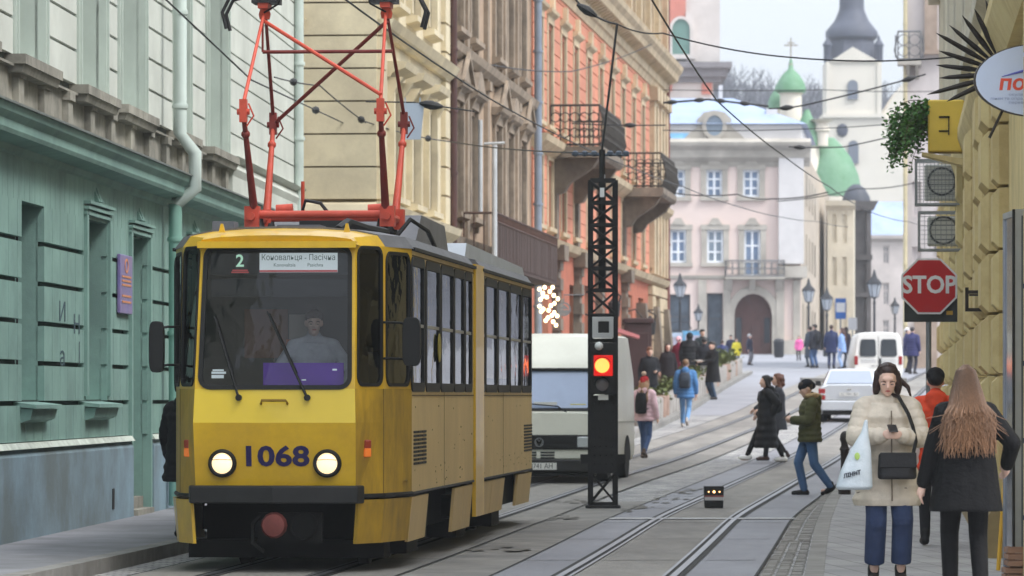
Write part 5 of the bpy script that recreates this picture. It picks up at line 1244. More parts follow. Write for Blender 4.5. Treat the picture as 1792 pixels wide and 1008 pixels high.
b.build_each('head_bracket', org, PG)
b = MB(); ht = zh + .2
for yy in (-.13, .13):
    b.tube([(-.96, yy, ht - .34), (-1.0, yy, ht - .18), (-.93, yy, ht - .04), (-.78, yy, ht), (.78, yy, ht), (.93, yy, ht - .04), (1.0, yy, ht - .18), (.96, yy, ht - .34)], .018, 8)
    b.box(-.7, .7, yy - .02, yy + .02, ht + .012, ht + .03)
for s in (-1, 1):
    b.box(s * .58 - .13, s * .58 + .13, -.16, .16, ht - .09, ht - .02); b.tube([(s * .6, -.05, zh + .02), (s * .45, -.1, zh + .1), (s * .42, -.12, ht)], .01, 5)
b.build('contact_head', blkp, PG)

# panel seams, rivets and scuffs along the sides
b = MB()
for yy in (tside(778), tside(881)):
    for s in (-1, 1): b.box(s * 1.101 - .002, s * 1.101 + .002, yy - .004, yy + .004, .71, 1.68)
for s in (-1, 1):
    for (ya, yb) in ((1.3, yA), (yB, yE)): b.box(s * 1.102 - .003, s * 1.102 + .003, ya, yb, 1.60, 1.612); b.box(s * 1.102 - .003, s * 1.102 + .003, ya, yb, 2.895, 2.907)
    a, c = Vector(q1(ZB, s)), Vector(q1(ZW, s)); b.tube([a, c], .004, 4)
b.build('panel_seam', mat('seam_brown', (104, 84, 48), rough=.8), TR)
b = MB(); scf = mat('scuffed_paint', (112, 98, 58), rough=.9, var=.3, scale=30)
for k in range(70):
    yy = R.uniform(1.4, yE - .2); z = R.choice((R.uniform(.74, .95), R.uniform(.72, 1.5))); L__ = R.uniform(.01, .09); b.box(1.1005, 1.1022, yy, yy + L__, z, z + R.uniform(.006, .02))
b.build('scuff_mark', scf, TR); TR.children[-1]['kind'] = 'stuff'
# ------------------------------------------------------------------ vehicles (local: front or back face at y=0, x to picture right)
def loft(b, rings, mi=0, caps=True, smooth=False):
    n = len(rings[0]); vs = [p for r in rings for p in r]; fs = []
    for i in range(len(rings) - 1):
        for j in range(n): fs.append((i * n + j, i * n + (j + 1) % n, (i + 1) * n + (j + 1) % n, (i + 1) * n + j))
    if caps: fs += [tuple(range(n))[::-1], tuple((len(rings) - 1) * n + j for j in range(n))]
    b.add(vs, fs, mi, None, smooth)
def car_ring(y, zb, zw, zt, wb, ww, wt, r=.08):
    """section in xz: bottom width, waist width, top width"""
    h = [(wb * .9, zb), (wb, zb + r), (ww, zw), (wt + (ww - wt) * .0, zt - r), (wt - r, zt), (wt * .5, zt + .015)]
    return [(x, y, z) for x, z in h] + [(-x, y, z) for x, z in h[::-1]]
def wheel(parent, x, y, r=.31, w=.2, hub=(150, 150, 150)):
    M = Matrix.Translation((x, y, r)) @ Matrix.Rotation(rad(90), 4, 'Y')
    b = MB(); b.lathe([(r * .62, -w / 2), (r * .93, -w / 2), (r, -w * .35), (r, w * .35), (r * .93, w / 2), (r * .62, w / 2)], 24, 0, M); o = b.build('wheel', mat('tyre_rubber', (26, 26, 27), rough=.85) if 'tyre_rubber' not in bpy.data.materials else bpy.data.materials['tyre_rubber'], parent)
    nm_ = 'hub_steel_%d' % hub[0]
    b = MB(); b.lathe([(r * .6, -w * .42), (r * .62, -w * .3), (r * .62, w * .3), (r * .6, w * .42), (r * .2, w * .36), (r * .15, w * .46)], 16, 0, M); b.build('rim', bpy.data.materials.get(nm_) or mat(nm_, hub, rough=.45, metal=.5), o)
    return o
plate_m = mat('number_plate', (222, 222, 218), rough=.5, var=.05); inkm = mat('plate_ink', (24, 24, 26), rough=.6)
# --- white high-roof van behind the tram
vY = 75.; gz = ground(75.5)
LT = empty('van', Matrix.Translation((fx(944, vY), vY, gz)) @ Matrix.Rotation(rad(-8.4), 4, 'Z'), 'old cream white high roof van following the yellow tram', 'van')
vw = mat('van_white', (228, 228, 216), rough=.4, var=.04, scale=1.2, col2=(206, 204, 190), amt2=.4, s2=1.5, coat=.2)
b = MB()
R_ = lambda y, zb, zt, w_, wt, r=.1: [(x, y, z) for x, z in [(w_ * .96, zb), (w_, zb + .1), (w_, 1.15), (w_ * .985, 1.75), (wt, zt - r), (wt - .07, zt - .02), (wt * .5, zt)]] + [(-x, y, z) for x, z in [(w_ * .96, zb), (w_, zb + .1), (w_, 1.15), (w_ * .985, 1.75), (wt, zt - r), (wt - .07, zt - .02), (wt * .5, zt)][::-1]]
def vr(y, zb, zt, w_, wt): return R_(y, zb, zt, w_, wt)
prof = [(0., .42, 1.16, .96, .93), (.05, .36, 1.22, 1.0, .95), (.40, .34, 1.93, 1.0, .93), (.52, .34, 2.06, 1.01, .93), (.95, .34, 2.42, 1.01, .90), (1.25, .34, 2.48, 1.01, .90), (4.6, .34, 2.48, 1.01, .90), (4.8, .4, 2.44, .99, .88)]
rings = []
for (y, zb, zt, w_, wt) in prof:
    hs_ = [(w_ * .96, zb), (w_, zb + .1), (w_, min(1.15, zt - .06)), (w_ * .985, min(1.75, zt - .05)), (wt, zt - .04), (wt - .07, zt - .01), (wt * .5, zt)]
    rings.append([(x, y, z) for x, z in hs_] + [(-x, y, z) for x, z in hs_[::-1]])
loft(b, rings, 0, True, True)
lb = b.build('body', vw, LT, sharp=24)
b = MB(); p = Patch((-.86, .045, 1.20), (.86, .045, 1.20), (.84, .352, 1.87), (-.84, .352, 1.87)); h = (.0, 1, .0, 1)
b2 = MB(); b2.quad(p.at(.01, .01, .02), p.at(.99, .01, .02), p.at(.99, .99, .02), p.at(.01, .99, .02)); b2.build('windscreen', mat('van_glass', (150, 166, 196), rough=.12, var=.08, spec=.8), LT)
p.gasket(b, (.01, .99, .02, .98), .08, .045, .03); b.box(-.9, .9, .28, .40, 1.86, 1.90); b.build('window_gasket', rub, LT)
b = MB(); b.box(-.86, .86, -.025, .02, .56, .80); b.box(-.8, -.02, -.02, .01, .36, .40); 
for k in range(5): b.box(-.62, .62, -.035, -.02, .585 + k * .045, .600 + k * .045)
b.build('grille', mat('grille_black', (24, 24, 25), rough=.6), LT)
b = MB()
for r_ in range(3):
    for (a, c) in ((-.30, -.05), (.02, .25)): b.box(a, c, -.012, .01, .41 + r_ * .045, .435 + r_ * .045)
b.build('vent_slot', rub, LT)
b = MB(); b.prism([(-1.0, .12), (-.96, -.10), (.96, -.10), (1.0, .12)], .20, .40, 'z'); b.box(-.9, .9, .05, .4, .12, .2); b.build('bumper', blk, LT, bevel=.02)
hlv = mat('van_headlamp', (200, 204, 206), rough=.15, var=.1, metal=.3)
for s in (-1, 1):
    b = MB(); b.box(s * .74 - .11, s * .74 + .11, -.04, .0, .60, .77); b.build('headlight', hlv, LT, bevel=.01)
    b = MB(); b.box(s * .93 - .06, s * .93 + .06, -.01, .06, .84, .92); b.build('indicator', mat('van_amber', (150, 74, 50), rough=.4) if s < 0 else bpy.data.materials['van_amber'], LT)
    b = MB(); b.tube([(s * .98, .35, 1.5), (s * 1.08, .3, 1.45)], .015, 5); b.prism([(s * 1.06, 1.28), (s * 1.22, 1.28), (s * 1.22, 1.62), (s * 1.06, 1.62)], .26, .32, 'y'); b.build('mirror', rub, LT, bevel=.02)
b = MB(); cl = Vector((0, -.045, .68)); n = 20
b.ring([(.075 * math.cos(t), .68 + .075 * math.sin(t)) for t in np.linspace(0, 2 * PI, n + 1)[:-1]], [(.062 * math.cos(t), .68 + .062 * math.sin(t)) for t in np.linspace(0, 2 * PI, n + 1)[:-1]], -.052, -.036)
for pts in ([(-.028, .735), (0, .69), (.028, .735)], [(-.058, .70), (-.027, .63), (0, .672), (.027, .63), (.058, .70)]): b.tube([(x, -.045, z) for x, z in pts], .007, 5)
b.build('round_emblem', mat('emblem_chrome', (140, 142, 146), rough=.3, metal=.6), LT)
b = MB(); b.box(-.20, .30, -.115, -.10, .23, .345); pl_ = b.build('number_plate', plate_m, LT); text_mesh('lettering', '0741 АН', .115, inkm, pl_, Matrix.Translation((.05, -.117, .287)), .001, sx=.9)
b = MB(); b.tube([(.45, .02, 1.17), (.3, .02, 1.27), (-.3, .03, 1.32)], .012, 5); b.cut(); b.tube([(-.45, .02, 1.17), (-.6, .03, 1.27), (-.85, .04, 1.3)], .012, 5); b.build_each('wiper', rub, LT)
b = MB(); b.box(-.1, .28, .1, .11, 1.24, 1.34, 0); b.cut(); b.box(.5, .76, .1, .11, 1.24, 1.31, 1); q_ = b.build_each('windscreen_card', [plate_m, mat('yellow_card', (220, 214, 130), rough=.7)], LT)
for c_ in q_: c_.location.y = -.035
b = MB(); b.box(1.012, 1.02, .75, 4.7, .98, 1.01); b.box(1.008, 1.016, 2.0, 2.02, .5, 1.9); b.box(1.0, 1.016, 1.05, 1.07, .5, 1.9); b.build('side_moulding', mat('van_seam', (176, 176, 166), rough=.5), LT)
p = Patch((1.012, 1.1, 1.2), (1.012, 1.9, 1.2), (.985, 1.9, 1.75), (.985, 1.1, 1.75)); b = MB(); b.quad(p.at(0, 0), p.at(1, 0), p.at(1, 1), p.at(0, 1)); b.build('side_window', bpy.data.materials['van_glass'], LT)
for (y, r) in ((1.15, .34), (3.6, .34)):
    for s in (-1, 1): wheel(LT, s * .90, y, r, .22, (120, 118, 112))
b = MB()
for y in (1.15, 3.6):
    for s in (-1, 1): b.prism([(y + .43 * math.cos(t), .34 + .43 * math.sin(t)) for t in np.linspace(0, PI, 12)], s * 1.0 - .018, s * 1.0 + .018, 'x'); b.cut()
b.build_each('wheel_arch', under, LT)
b = MB(); b.box(-.8, .8, .5, 4.5, .25, .4); b.build('underbody', under, LT)

# --- silver saloon seen from behind
cY = 121.
SC = empty('car', Matrix.Translation((fx(1486, cY), cY, ground(cY + 1))) @ Matrix.Rotation(rad(-6.5), 4, 'Z'), 'silver saloon car driving away along the tram track', 'car')
sil = mat('silver_paint', (206, 210, 216), rough=.3, metal=.35, var=.05, coat=.5)
def ring2(y, pts): return [(x, y, z) for x, z in pts] + [(-x, y, z) for x, z in pts[::-1]]
b = MB()
lo = [ring2(0, [(.70, .30), (.76, .42), (.80, .62), (.74, .88), (.55, .97)]), ring2(.10, [(.76, .22), (.83, .40), (.84, .64), (.78, .92), (.6, 1.0)]), ring2(.6, [(.78, .2), (.84, .4), (.845, .68), (.80, .92), (.6, 1.0)]), ring2(2.6, [(.78, .2), (.84, .4), (.845, .68), (.80, .90), (.6, .95)]), ring2(3.9, [(.76, .22), (.83, .4), (.82, .64), (.74, .80), (.5, .84)]), ring2(4.2, [(.68, .3), (.74, .42), (.72, .56), (.66, .66), (.4, .70)])]
loft(b, lo, 0, True, True); b.build('body', sil, SC, sharp=30)
b = MB(); gh = [ring2(.48, [(.74, .90), (.72, .97), (.70, .985), (.4, .99)]), ring2(.98, [(.76, .9), (.60, 1.34), (.55, 1.385), (.3, 1.40)]), ring2(1.9, [(.77, .9), (.60, 1.36), (.55, 1.41), (.3, 1.425)]), ring2(2.3, [(.77, .9), (.58, 1.32), (.53, 1.37), (.3, 1.385)]), ring2(3.0, [(.74, .84), (.70, .93), (.66, .95), (.4, .96)])]
loft(b, gh, 0, True, True); b.build('cabin', sil, SC, sharp=30)
sgl = mat('car_rear_glass', (150, 160, 178), rough=.1, var=.05, spec=.8)
p = Patch((-.66, .47, .985), (.66, .47, .985), (.55, .965, 1.365), (-.55, .965, 1.365)); b = MB(); b.quad(p.at(.02, .06, .02), p.at(.98, .06, .02), p.at(.97, .95, .02), p.at(.03, .95, .02)); b.build('rear_window', sgl, SC)
for s in (-1, 1):
    b = MB(); b.quad((s * .775, 1.05, .95), (s * .785, 2.8, .93), (s * .605, 2.25, 1.32), (s * .618, 1.08, 1.33)); b.build('side_window', GLASSD, SC)
    b = MB(); b.box(s * .72 - .09, s * .72 + .09, -.015, .12, .58, .88, 0); b.box(s * .70 - .08, s * .70 + .08, -.02, .1, .70, .76, 1); b.build('tail_light', [mat('tail_red', (150, 36, 40), rough=.25, var=.1) if s < 0 else bpy.data.materials['tail_red'], hlv], SC, bevel=.015)
    b = MB(); b.prism([(s * .84, .95), (s * 1.0, .97), (s * 1.0, 1.10), (s * .86, 1.1)], 2.3, 2.36, 'y'); b.build('mirror', sil if s > 0 else rub, SC, bevel=.02)
b = MB(); b.prism([(-.78, .1), (-.74, -.05), (.74, -.05), (.78, .1)], .30, .56, 'z'); b.build('bumper', sil, SC, bevel=.03, seg=2)
b = MB(); b.box(-.7, .7, -.02, 1, .18, .30); b.build('underbody', under, SC)
b = MB(); b.box(-.26, .26, -.025, .0, .68, .78); pl_ = b.build('number_plate', plate_m, SC); text_mesh('lettering', 'АС 7841 ВН', .10, mat('faded_ink', (110, 112, 120)), pl_, Matrix.Translation((0, -.027, .73)), .001, sx=.85)
b = MB(); b.box(-.7, .7, -.004, .0, .575, .585); b.tube([(-.06, -.03, .86), (.06, -.03, .86)], .014, 6); b.build('boot_handle', chrome, SC)
for (y) in (.85, 3.4):
    for s in (-1, 1): wheel(SC, s * .72, y, .29, .18)

# --- small white panel van further up
bY = 157.
BV = empty('van', Matrix.Translation((fx(1537, bY), bY, ground(bY + .8))) @ Matrix.Rotation(rad(0), 4, 'Z'), 'small white panel van with two dark rear windows beyond the silver saloon', 'van')
wv = mat('small_van_white', (236, 236, 232), rough=.35, var=.03, coat=.3)
b = MB(); loft(b, [ring2(0, [(.74, .36), (.80, .5), (.80, .98), (.70, 1.66), (.62, 1.78), (.3, 1.81)]), ring2(.12, [(.80, .28), (.86, .5), (.86, 1.0), (.76, 1.68), (.66, 1.81), (.3, 1.84)]), ring2(2.5, [(.80, .28), (.86, .5), (.86, 1.0), (.74, 1.66), (.64, 1.79), (.3, 1.82)]), ring2(3.1, [(.80, .28), (.86, .5), (.85, .9), (.80, 1.05), (.7, 1.1), (.3, 1.12)]), ring2(4.0, [(.7, .34), (.78, .5), (.74, .7), (.66, .84), (.55, .88), (.3, .9)])], 0, True, True); b.build('body', wv, BV, sharp=28)
for s in (-1, 1):
    p = Patch((s * .36 - .27, -.005 + .0, 1.02), (s * .36 + .27, -.005, 1.02), (s * .35 + .24, .0, 1.58), (s * .35 - .24, .0, 1.58)); b = MB()
    b.add([p.at(*q, .02) for q in p.rr((0, 1, 0, 1), .07)], [tuple(range(24))]); p.gasket(b, (0, 1, 0, 1), .07, .03, .025); b.build('rear_window', GLASSD, BV, recalc=False)
    b = MB(); b.box(s * .76 - .065, s * .76 + .065, -.02, .08, .72, 1.02); b.build('tail_light', bpy.data.materials['tail_red'], BV, bevel=.015)
    for y in (.8, 3.2): wheel(BV, s * .75, y, .30, .18)
b = MB(); b.prism([(-.8, .1), (-.76, -.06), (.76, -.06), (.8, .1)], .32, .56, 'z'); b.build('bumper', wv, BV, bevel=.03, seg=2)
b = MB(); b.box(-.008, .008, -.006, .01, .56, 1.7); b.box(.02, .10, -.03, .0, .72, .94); b.build('door_handle', rub, BV)
b = MB(); b.box(-.28, .28, -.02, .0, .62, .72); pl_ = b.build('number_plate', plate_m, BV); text_mesh('lettering', 'ВС 5068 СК', .10, bpy.data.materials['faded_ink'], pl_, Matrix.Translation((0, -.022, .67)), .001, sx=.85)
b = MB()
for z in (.80, .87): b.box(-.6, -.08, -.012, .004, z, z + .03); b.box(.12, .6, -.012, .004, z, z + .03)
b.build('pressing_line', mat('van_shade_grey', (190, 192, 194)), BV)
# ------------------------------------------------------------------ lattice mast with tram signal
mY = 63.; mX = fx(1055, mY); mg = ground(mY)
mz = lambda y: fz(y, mY) - mg
MA = empty('lattice_mast', Matrix.Translation((mX, mY, mg)), 'black riveted lattice mast standing between the tram tracks', 'mast')
mi_ = mat('mast_black', (30, 30, 32), rough=.6, metal=.2, var=.25, scale=6)
w_ = .170
b = MB(); zt = mz(316)
for sx in (-1, 1):
    for sy in (-1, 1):
        b.box(sx * w_ - .035, sx * w_ + .035, sy * w_ - .006, sy * w_ + .006, 0, zt); b.box(sx * w_ - .006, sx * w_ + .006, sy * w_ - .035, sy * w_ + .035, 0, zt); b.cut()
b.build_each('corner_angle', mi_, MA)
lev = [0.06, mz(825), mz(695), mz(660), mz(596), mz(552), mz(508), mz(470), mz(432), mz(394), mz(355), zt]
b = MB()
for z in lev:
    for s in (-1, 1): b.box(-w_, w_, s * w_ - .005, s * w_ + .005, z - .025, z + .025); b.box(s * w_ - .005, s * w_ + .005, -w_, w_, z - .025, z + .025)
    b.cut()
b.build_each('cross_bar', mi_, MA)
b = MB()
for i in range(len(lev) - 1):
    if i in (1, 3, 4): continue
    b.cut(); za, zb = lev[i] + .02, lev[i + 1] - .02
    for s in (-1, 1):
        b.tube([(-w_, s * w_, za), (w_, s * w_, zb)], .016, 5); b.tube([(w_, s * w_, za), (-w_, s * w_, zb)], .016, 5); b.tube([(s * w_, -w_, za), (s * w_, w_, zb)], .016, 5); b.tube([(s * w_, w_, za), (s * w_, -w_, zb)], .016, 5)
b.build_each('lattice', mi_, MA)
b = MB(); b.box(-w_ + .004, w_ - .004, -w_ - .012, -w_ + .0, lev[1] + .03, lev[2] - .02); b.box(-w_ + .004, w_ - .004, w_, w_ + .012, lev[1] + .03, lev[2] - .02)
for r_ in range(8):
    for c_ in (-.12, -.04, .04, .12): b.ell((c_, -w_ - .014, lev[1] + .1 + r_ * .12), .012, .012, .012, 6)
for s in (-1, 1): b.box(s * w_ - .006, s * w_ + .006, -w_, w_, lev[1] + .03, lev[2] - .02)
b.build('riveted_plate', mi_, MA)
b = MB(); b.box(-.24, .24, -.24, .24, 0, .05); b.build('base_plate', mi_, MA, bevel=.01)
b = MB(); b.tube([(-.01, .0, lev[6]), (-.01, 0, zt)], .055, 10); b.tube([(-.01, 0, zt), (-.01, 0, mz(262))], .045, 10); b.build('pole', mi_, MA)
b = MB(); zz = mz(270); b.tube([(-.43, 0, zz), (.36, 0, zz - .01)], .022, 6)
for x in (-.38, -.25, -.12, .1, .22, .32): b.lathe([(.02, -.03), (.045, -.01), (.045, .03), (.02, .05)], 8, 0, Matrix.Translation((x, 0, zz)))
b.build('cross_arm', mat('arm_blue_grey', (72, 82, 96), rough=.5), MA)
b = MB()
for s in (-1, 1): b.box(s * .25 - .06, s * .25 + .06, -.06, .06, mz(811), mz(795)); b.cut()
b.build_each('side_bracket', mi_, MA)
b = MB(); b.box(-.03, .03, -.03, .03, zt + .0, zt + .08); b.cut(); b.box(-.045, .015, -.24, -.2, mz(346), mz(330)); b.build_each('insulator', mat('white_porcelain', (210, 212, 214), rough=.3), MA)
TS = empty('tram_signal', Matrix.Translation((mX, mY - .215, mg)), 'red lit tram signal with an unlit lamp below on the lattice mast', 'signal')
b = MB(); b.box(-.185, .185, -.06, .0, mz(690), mz(600), 0); b.build('housing', mi_, TS, bevel=.01)
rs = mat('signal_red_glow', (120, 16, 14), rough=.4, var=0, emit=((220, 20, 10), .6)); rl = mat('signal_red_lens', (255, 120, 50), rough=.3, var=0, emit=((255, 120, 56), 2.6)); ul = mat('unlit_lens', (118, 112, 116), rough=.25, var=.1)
def disc_part(nm_, x, z, r, m_, d0=-.075):
    b = MB(); M = Matrix.Translation((x, d0, z)) @ Matrix.Rotation(rad(90), 4, 'X'); b.lathe([(r, -.02), (r, .0), (r * .8, .012), (r * .4, .02), (.002, .022)], 24, 0, M); return b.build(nm_, m_, TS)
b = MB(); b.box(-.13, .13, -.075, -.06, mz(658), mz(622)); b.build('lamp_glow_surround', rs, TS, bevel=.01)  # surround emits red to paint the halo round the lamp
disc_part('lamp', -.015, mz(640), .10, rl, -.085); disc_part('lamp', -.015, mz(673), .088, ul)
b = MB()
for zc in (mz(640), mz(673)):
    pts = [(-.015 + .12 * math.cos(t), zc + .12 * math.sin(t)) for t in np.linspace(rad(20), rad(160), 9)]; ins = [(-.015 + .112 * math.cos(t), zc + .112 * math.sin(t)) for t in np.linspace(rad(160), rad(20), 9)]
    b.prism(pts + ins, -.20, -.06, 'y')
b.build('lamp_hood', mi_, TS)
b = MB(); b.ell((-.06, -.09, mz(606)), .06, .05, .06, 10); b.build('beacon', mat('white_cap', (220, 222, 222), rough=.4), TS)
b = MB(); b.ring([(-.15, mz(592)), (.14, mz(592)), (.14, mz(555)), (-.15, mz(555))], [(-.07, mz(583)), (.08, mz(583)), (.08, mz(563)), (-.07, mz(563))], -.05, .0, 0); b.box(-.08, .09, -.01, .0, mz(585), mz(561), 1); b.build('indicator_frame', [mat('grey_frame', (178, 180, 182), rough=.5), mat('display_black', (14, 16, 16), rough=.4)], TS, bevel=.008)
b = MB(); b.box(-.07, .07, -.03, -.015, mz(700), mz(691), 0); b.build('small_plate', plate_m, TS)
# --- black marker box in the track
bY_ = 62.8; MK = empty('marker_box', (fx(1249, bY_), bY_, ground(bY_) + .015), 'low black marker box with a lit lamp and white stripe between rails', 'marker')
b = MB(); b.prism([(-.125, 0), (.125, 0), (.135, .30), (-.135, .30)], -.12, .12, 'y'); b.build('case', mat('marker_black', (22, 23, 24), rough=.5), MK, bevel=.008)
b = MB(); b.prism([(-.1305, .105), (.1305, .105), (.132, .150), (-.132, .150)], -.124, -.12, 'y'); b.build('stripe', mat('dull_white_band', (190, 188, 190), rough=.6), MK)
b = MB(); b.prism([(-.132, .152), (.132, .152), (.1325, .172), (-.1325, .172)], -.124, -.12, 'y'); b.build('stripe', mat('dull_red_band', (150, 84, 84), rough=.6), MK)
wl = mat('marker_lamp', (255, 210, 150), var=0, emit=((255, 190, 120), 3))
for x, r in ((-.075, .010), (0, .018), (.075, .010)):
    b = MB(); b.lathe([(r, 0), (r * .8, .008), (.001, .012)], 10, 0, Matrix.Translation((x, -.121, .222)) @ Matrix.Rotation(rad(90), 4, 'X')); b.build('lamp', wl, MK)
# --- bollard
BO = empty('bollard', (fx(1478, 65.6), 65.6, ground(65.6) + .12), 'brown cast iron bollard with knobbed top at the pavement edge', 'bollard')
b = MB(); b.lathe([(.09, 0), (.09, .08), (.06, .12), (.055, .5), (.06, .62), (.075, .65), (.05, .70), (.05, .74), (.07, .79), (.06, .86), (.03, .90), (.005, .91)], 14); b.build('post', mat('bollard_iron', (48, 40, 38), rough=.6, metal=.3, var=.25, scale=8), BO)
# --- stop sign
sY = 57.7; SG = empty('stop_sign', (fx(1626, sY), sY, ground(sY) + .12), 'red octagonal STOP sign on a grey pole by the yellow wall', 'road sign')
zc = fz(501, sY) - ground(sY) - .12; oct_ = lambda r: [(r / math.cos(PI / 8) * math.cos(PI / 8 + k * PI / 4), zc + r / math.cos(PI / 8) * math.sin(PI / 8 + k * PI / 4)) for k in range(8)]
sr = mat('sign_red', (186, 22, 32), rough=.4, var=.06, scale=3); sw = mat('sign_white', (226, 226, 226), rough=.5, var=.05)
b = MB(); b.prism(oct_(.352), -.012, .0, 'y'); b.build('plate_rim', sw, SG); b = MB(); b.prism(oct_(.328), -.0155, -.0125, 'y'); pl_ = b.build('plate', sr, SG)
text_mesh('lettering', 'STOP', .305, sw, pl_, Matrix.Translation((0, -.0165, zc + .01)), .0015, bold=.008, sx=.93)
b = MB(); b.box(-.31, .36, .03, .05, zc - .45, zc - .10); b.build('backing_board', mat('dark_board', (52, 58, 58), rough=.6, var=.2), SG); b = MB(); b.box(.22, .30, .026, .0295, zc - .36, zc - .31); b.build('sticker', mat('ochre_sticker', (190, 150, 60)), SG)
b = MB(); b.tube([(0, .07, 0), (0, .07, zc + .3)], .035, 12); b.build('pole', mat('galvanised_pole', (138, 142, 146), rough=.5, metal=.4), SG)

# ------------------------------------------------------------------ things on the yellow wall
def wallf(Y): return frame(YW(Y), Y, 0, -.083, -1)   # x towards the camera, -y out to the street
acm = mat('ac_casing', (196, 196, 190), rough=.5, var=.06); acg = mat('cage_grey', (138, 142, 144), rough=.5, metal=.3); 
for (Y, za, zb, out, lab, cage) in ((66, 3.72, 4.24, .70, 'lower caged air conditioner on brackets above the stop sign', 1), (66.6, 4.40, 5.02, .74, 'upper air conditioner behind grey mesh below the hanging plant', 2)):
    A = empty('air_conditioner', wallf(Y), lab, 'air conditioner', 'air conditioners on the yellow wall')
    b = MB(); b.box(.0, .36, -out + .12, -.12, za + .04, zb - .06); cs = b.build('casing', acm, A, bevel=.02)
    b = MB(); zc_ = (za + zb) / 2; b.ring([(-(out) / 2 + .21 * math.cos(t), zc_ + .21 * math.sin(t)) for t in np.linspace(0, 2 * PI, 21)[:-1]], [(-(out) / 2 + .18 * math.cos(t), zc_ + .18 * math.sin(t)) for t in np.linspace(0, 2 * PI, 21)[:-1]], .362, .372, axis='x')
    for k in range(5): b.box(.362, .368, -out * .75, -out * .25, za + .12 + k * .07, za + .13 + k * .07)
    b.build('fan_grille', mat('ac_dark', (70, 72, 74)) if 'ac_dark' not in bpy.data.materials else bpy.data.materials['ac_dark'], cs)
    b = MB()
    for yy in (-out, -.02):
        for xx in (-.06, .44): b.box(xx - .018, xx + .018, yy - .018, yy + .018, za - .02, zb)
    for z in (za - .02, zb): 
        for yy in (-out, -.02): b.box(-.06, .44, yy - .015, yy + .015, z - .015, z + .015)
        for xx in (-.06, .44): b.box(xx - .015, xx + .015, -out, -.02, z - .015, z + .015)
    n_ = 14 if cage == 2 else 9
    for k in range(1, n_): yy = -out + out * k / n_; b.box(.452, .458, yy - .004, yy + .004, za, zb)
    for k in range(1, n_ - 1): zz = za + (zb - za) * k / (n_ - 1); b.box(.459, .463, -out, 0, zz - .004, zz + .004)
    b.build('cage', acg, A)
fb = empty('flower_box', wallf(60), 'yellow flower box on a bracket high on the yellow wall', 'flower box')
b = MB(); b.box(.0, .5, -.62, -.15, 4.78, 5.46, 0); b.build('box', mat('flower_box_yellow', (222, 190, 74), rough=.5, var=.1), fb, bevel=.02)
b = MB(); b.box(.505, .515, -.48, -.34, 5.22, 5.245); b.box(.505, .515, -.36, -.345, 5.0, 5.24); b.box(.505, .515, -.48, -.35, 5.04, 5.06); b.build('latch', under, fb)
b = MB(); b.prism([(-.70, 4.74), (0, 4.56), (0, 4.66), (-.70, 4.78)], .0, .5, 'x'); b.tube([(.4, -.45, 4.8), (.5, -.1, 5.25)], .04, 6); b.build('bracket', yel, fb)
lf = mat('ivy_leaf', (58, 104, 44), rough=.6, var=.4, scale=9, col2=(96, 138, 60), amt2=.6, s2=7)
iv = empty('hanging_plant', wallf(60), 'bushy green trailing plant spilling from the yellow flower box', 'plant')
b = MB(); st_ = MB()
for k in range(46):
    x0 = R.uniform(-.2, .5); z0 = R.uniform(5.0, 5.5); ln = R.uniform(.2, 1.0); pts = []
    p = Vector((x0, R.uniform(-.66, -.5), R.uniform(5.0, 5.44))); d_ = Vector((R.uniform(-.4, .4), R.uniform(-.9, -.1), R.uniform(.0, .5))).normalized()
    for j in range(9):
        pts.append(p.copy()); p = p + d_ * .085; d_ = (d_ + Vector((R.uniform(-.15, .15), R.uniform(-.12, .12), -.30))).normalized()
    st_.tube(pts, .005, 4)
    for q in pts[1:]:
        for m_ in range(6):
            c = q + Vector((R.uniform(-.07, .07), R.uniform(-.07, .07), R.uniform(-.06, .06))); a = Vector((R.uniform(-1, 1), R.uniform(-1, 1), R.uniform(-.4, .6))).normalized(); t = a.cross(Vector((R.uniform(-1, 1), R.uniform(-1, 1), R.uniform(-1, 1)))).normalized(); s_ = R.uniform(.022, .042)
            b.add([c - a * s_, c + t * s_ * .7, c + a * s_, c - t * s_ * .7], [(0, 1, 2, 3)])
b.build('leaves', lf, iv, recalc=False); st_.build('stem', mat('ivy_stem', (74, 70, 44)), iv)
# iron spikes
sk_ = empty('iron_spikes', wallf(41.5), 'fan of dark iron spikes on the wall behind the oval sign', 'ornament')
hub = Vector((0, -.06, fz(128, 41.5))); b = MB(); spm = mat('spike_iron', (44, 38, 34), rough=.6, metal=.2, var=.3, scale=10)
for k in range(16):
    a = rad(38 + k * 11.2); ln = R.uniform(.58, .74); d_ = Vector((-.15 + .03 * (k % 3), -math.cos(a - rad(0)) * -1 if 0 else math.cos(a) * 1.0, math.sin(a)))
    d_ = Vector((R.uniform(-.25, .25), math.cos(a), math.sin(a))).normalized(); p0 = hub + d_ * .18; tip = hub + d_ * ln
    b = MB(); b.tube([p0, p0.lerp(tip, .35), p0.lerp(tip, .8), tip], [.012, .028, .02, .002], 6); b.build('spike', spm, sk_)
b = MB(); b.lathe([(.2, -.03), (.2, .03), (.12, .06)], 16, 0, Matrix.Translation(hub) @ Matrix.Rotation(rad(90), 4, 'Y')); b.build('hub', spm, sk_)
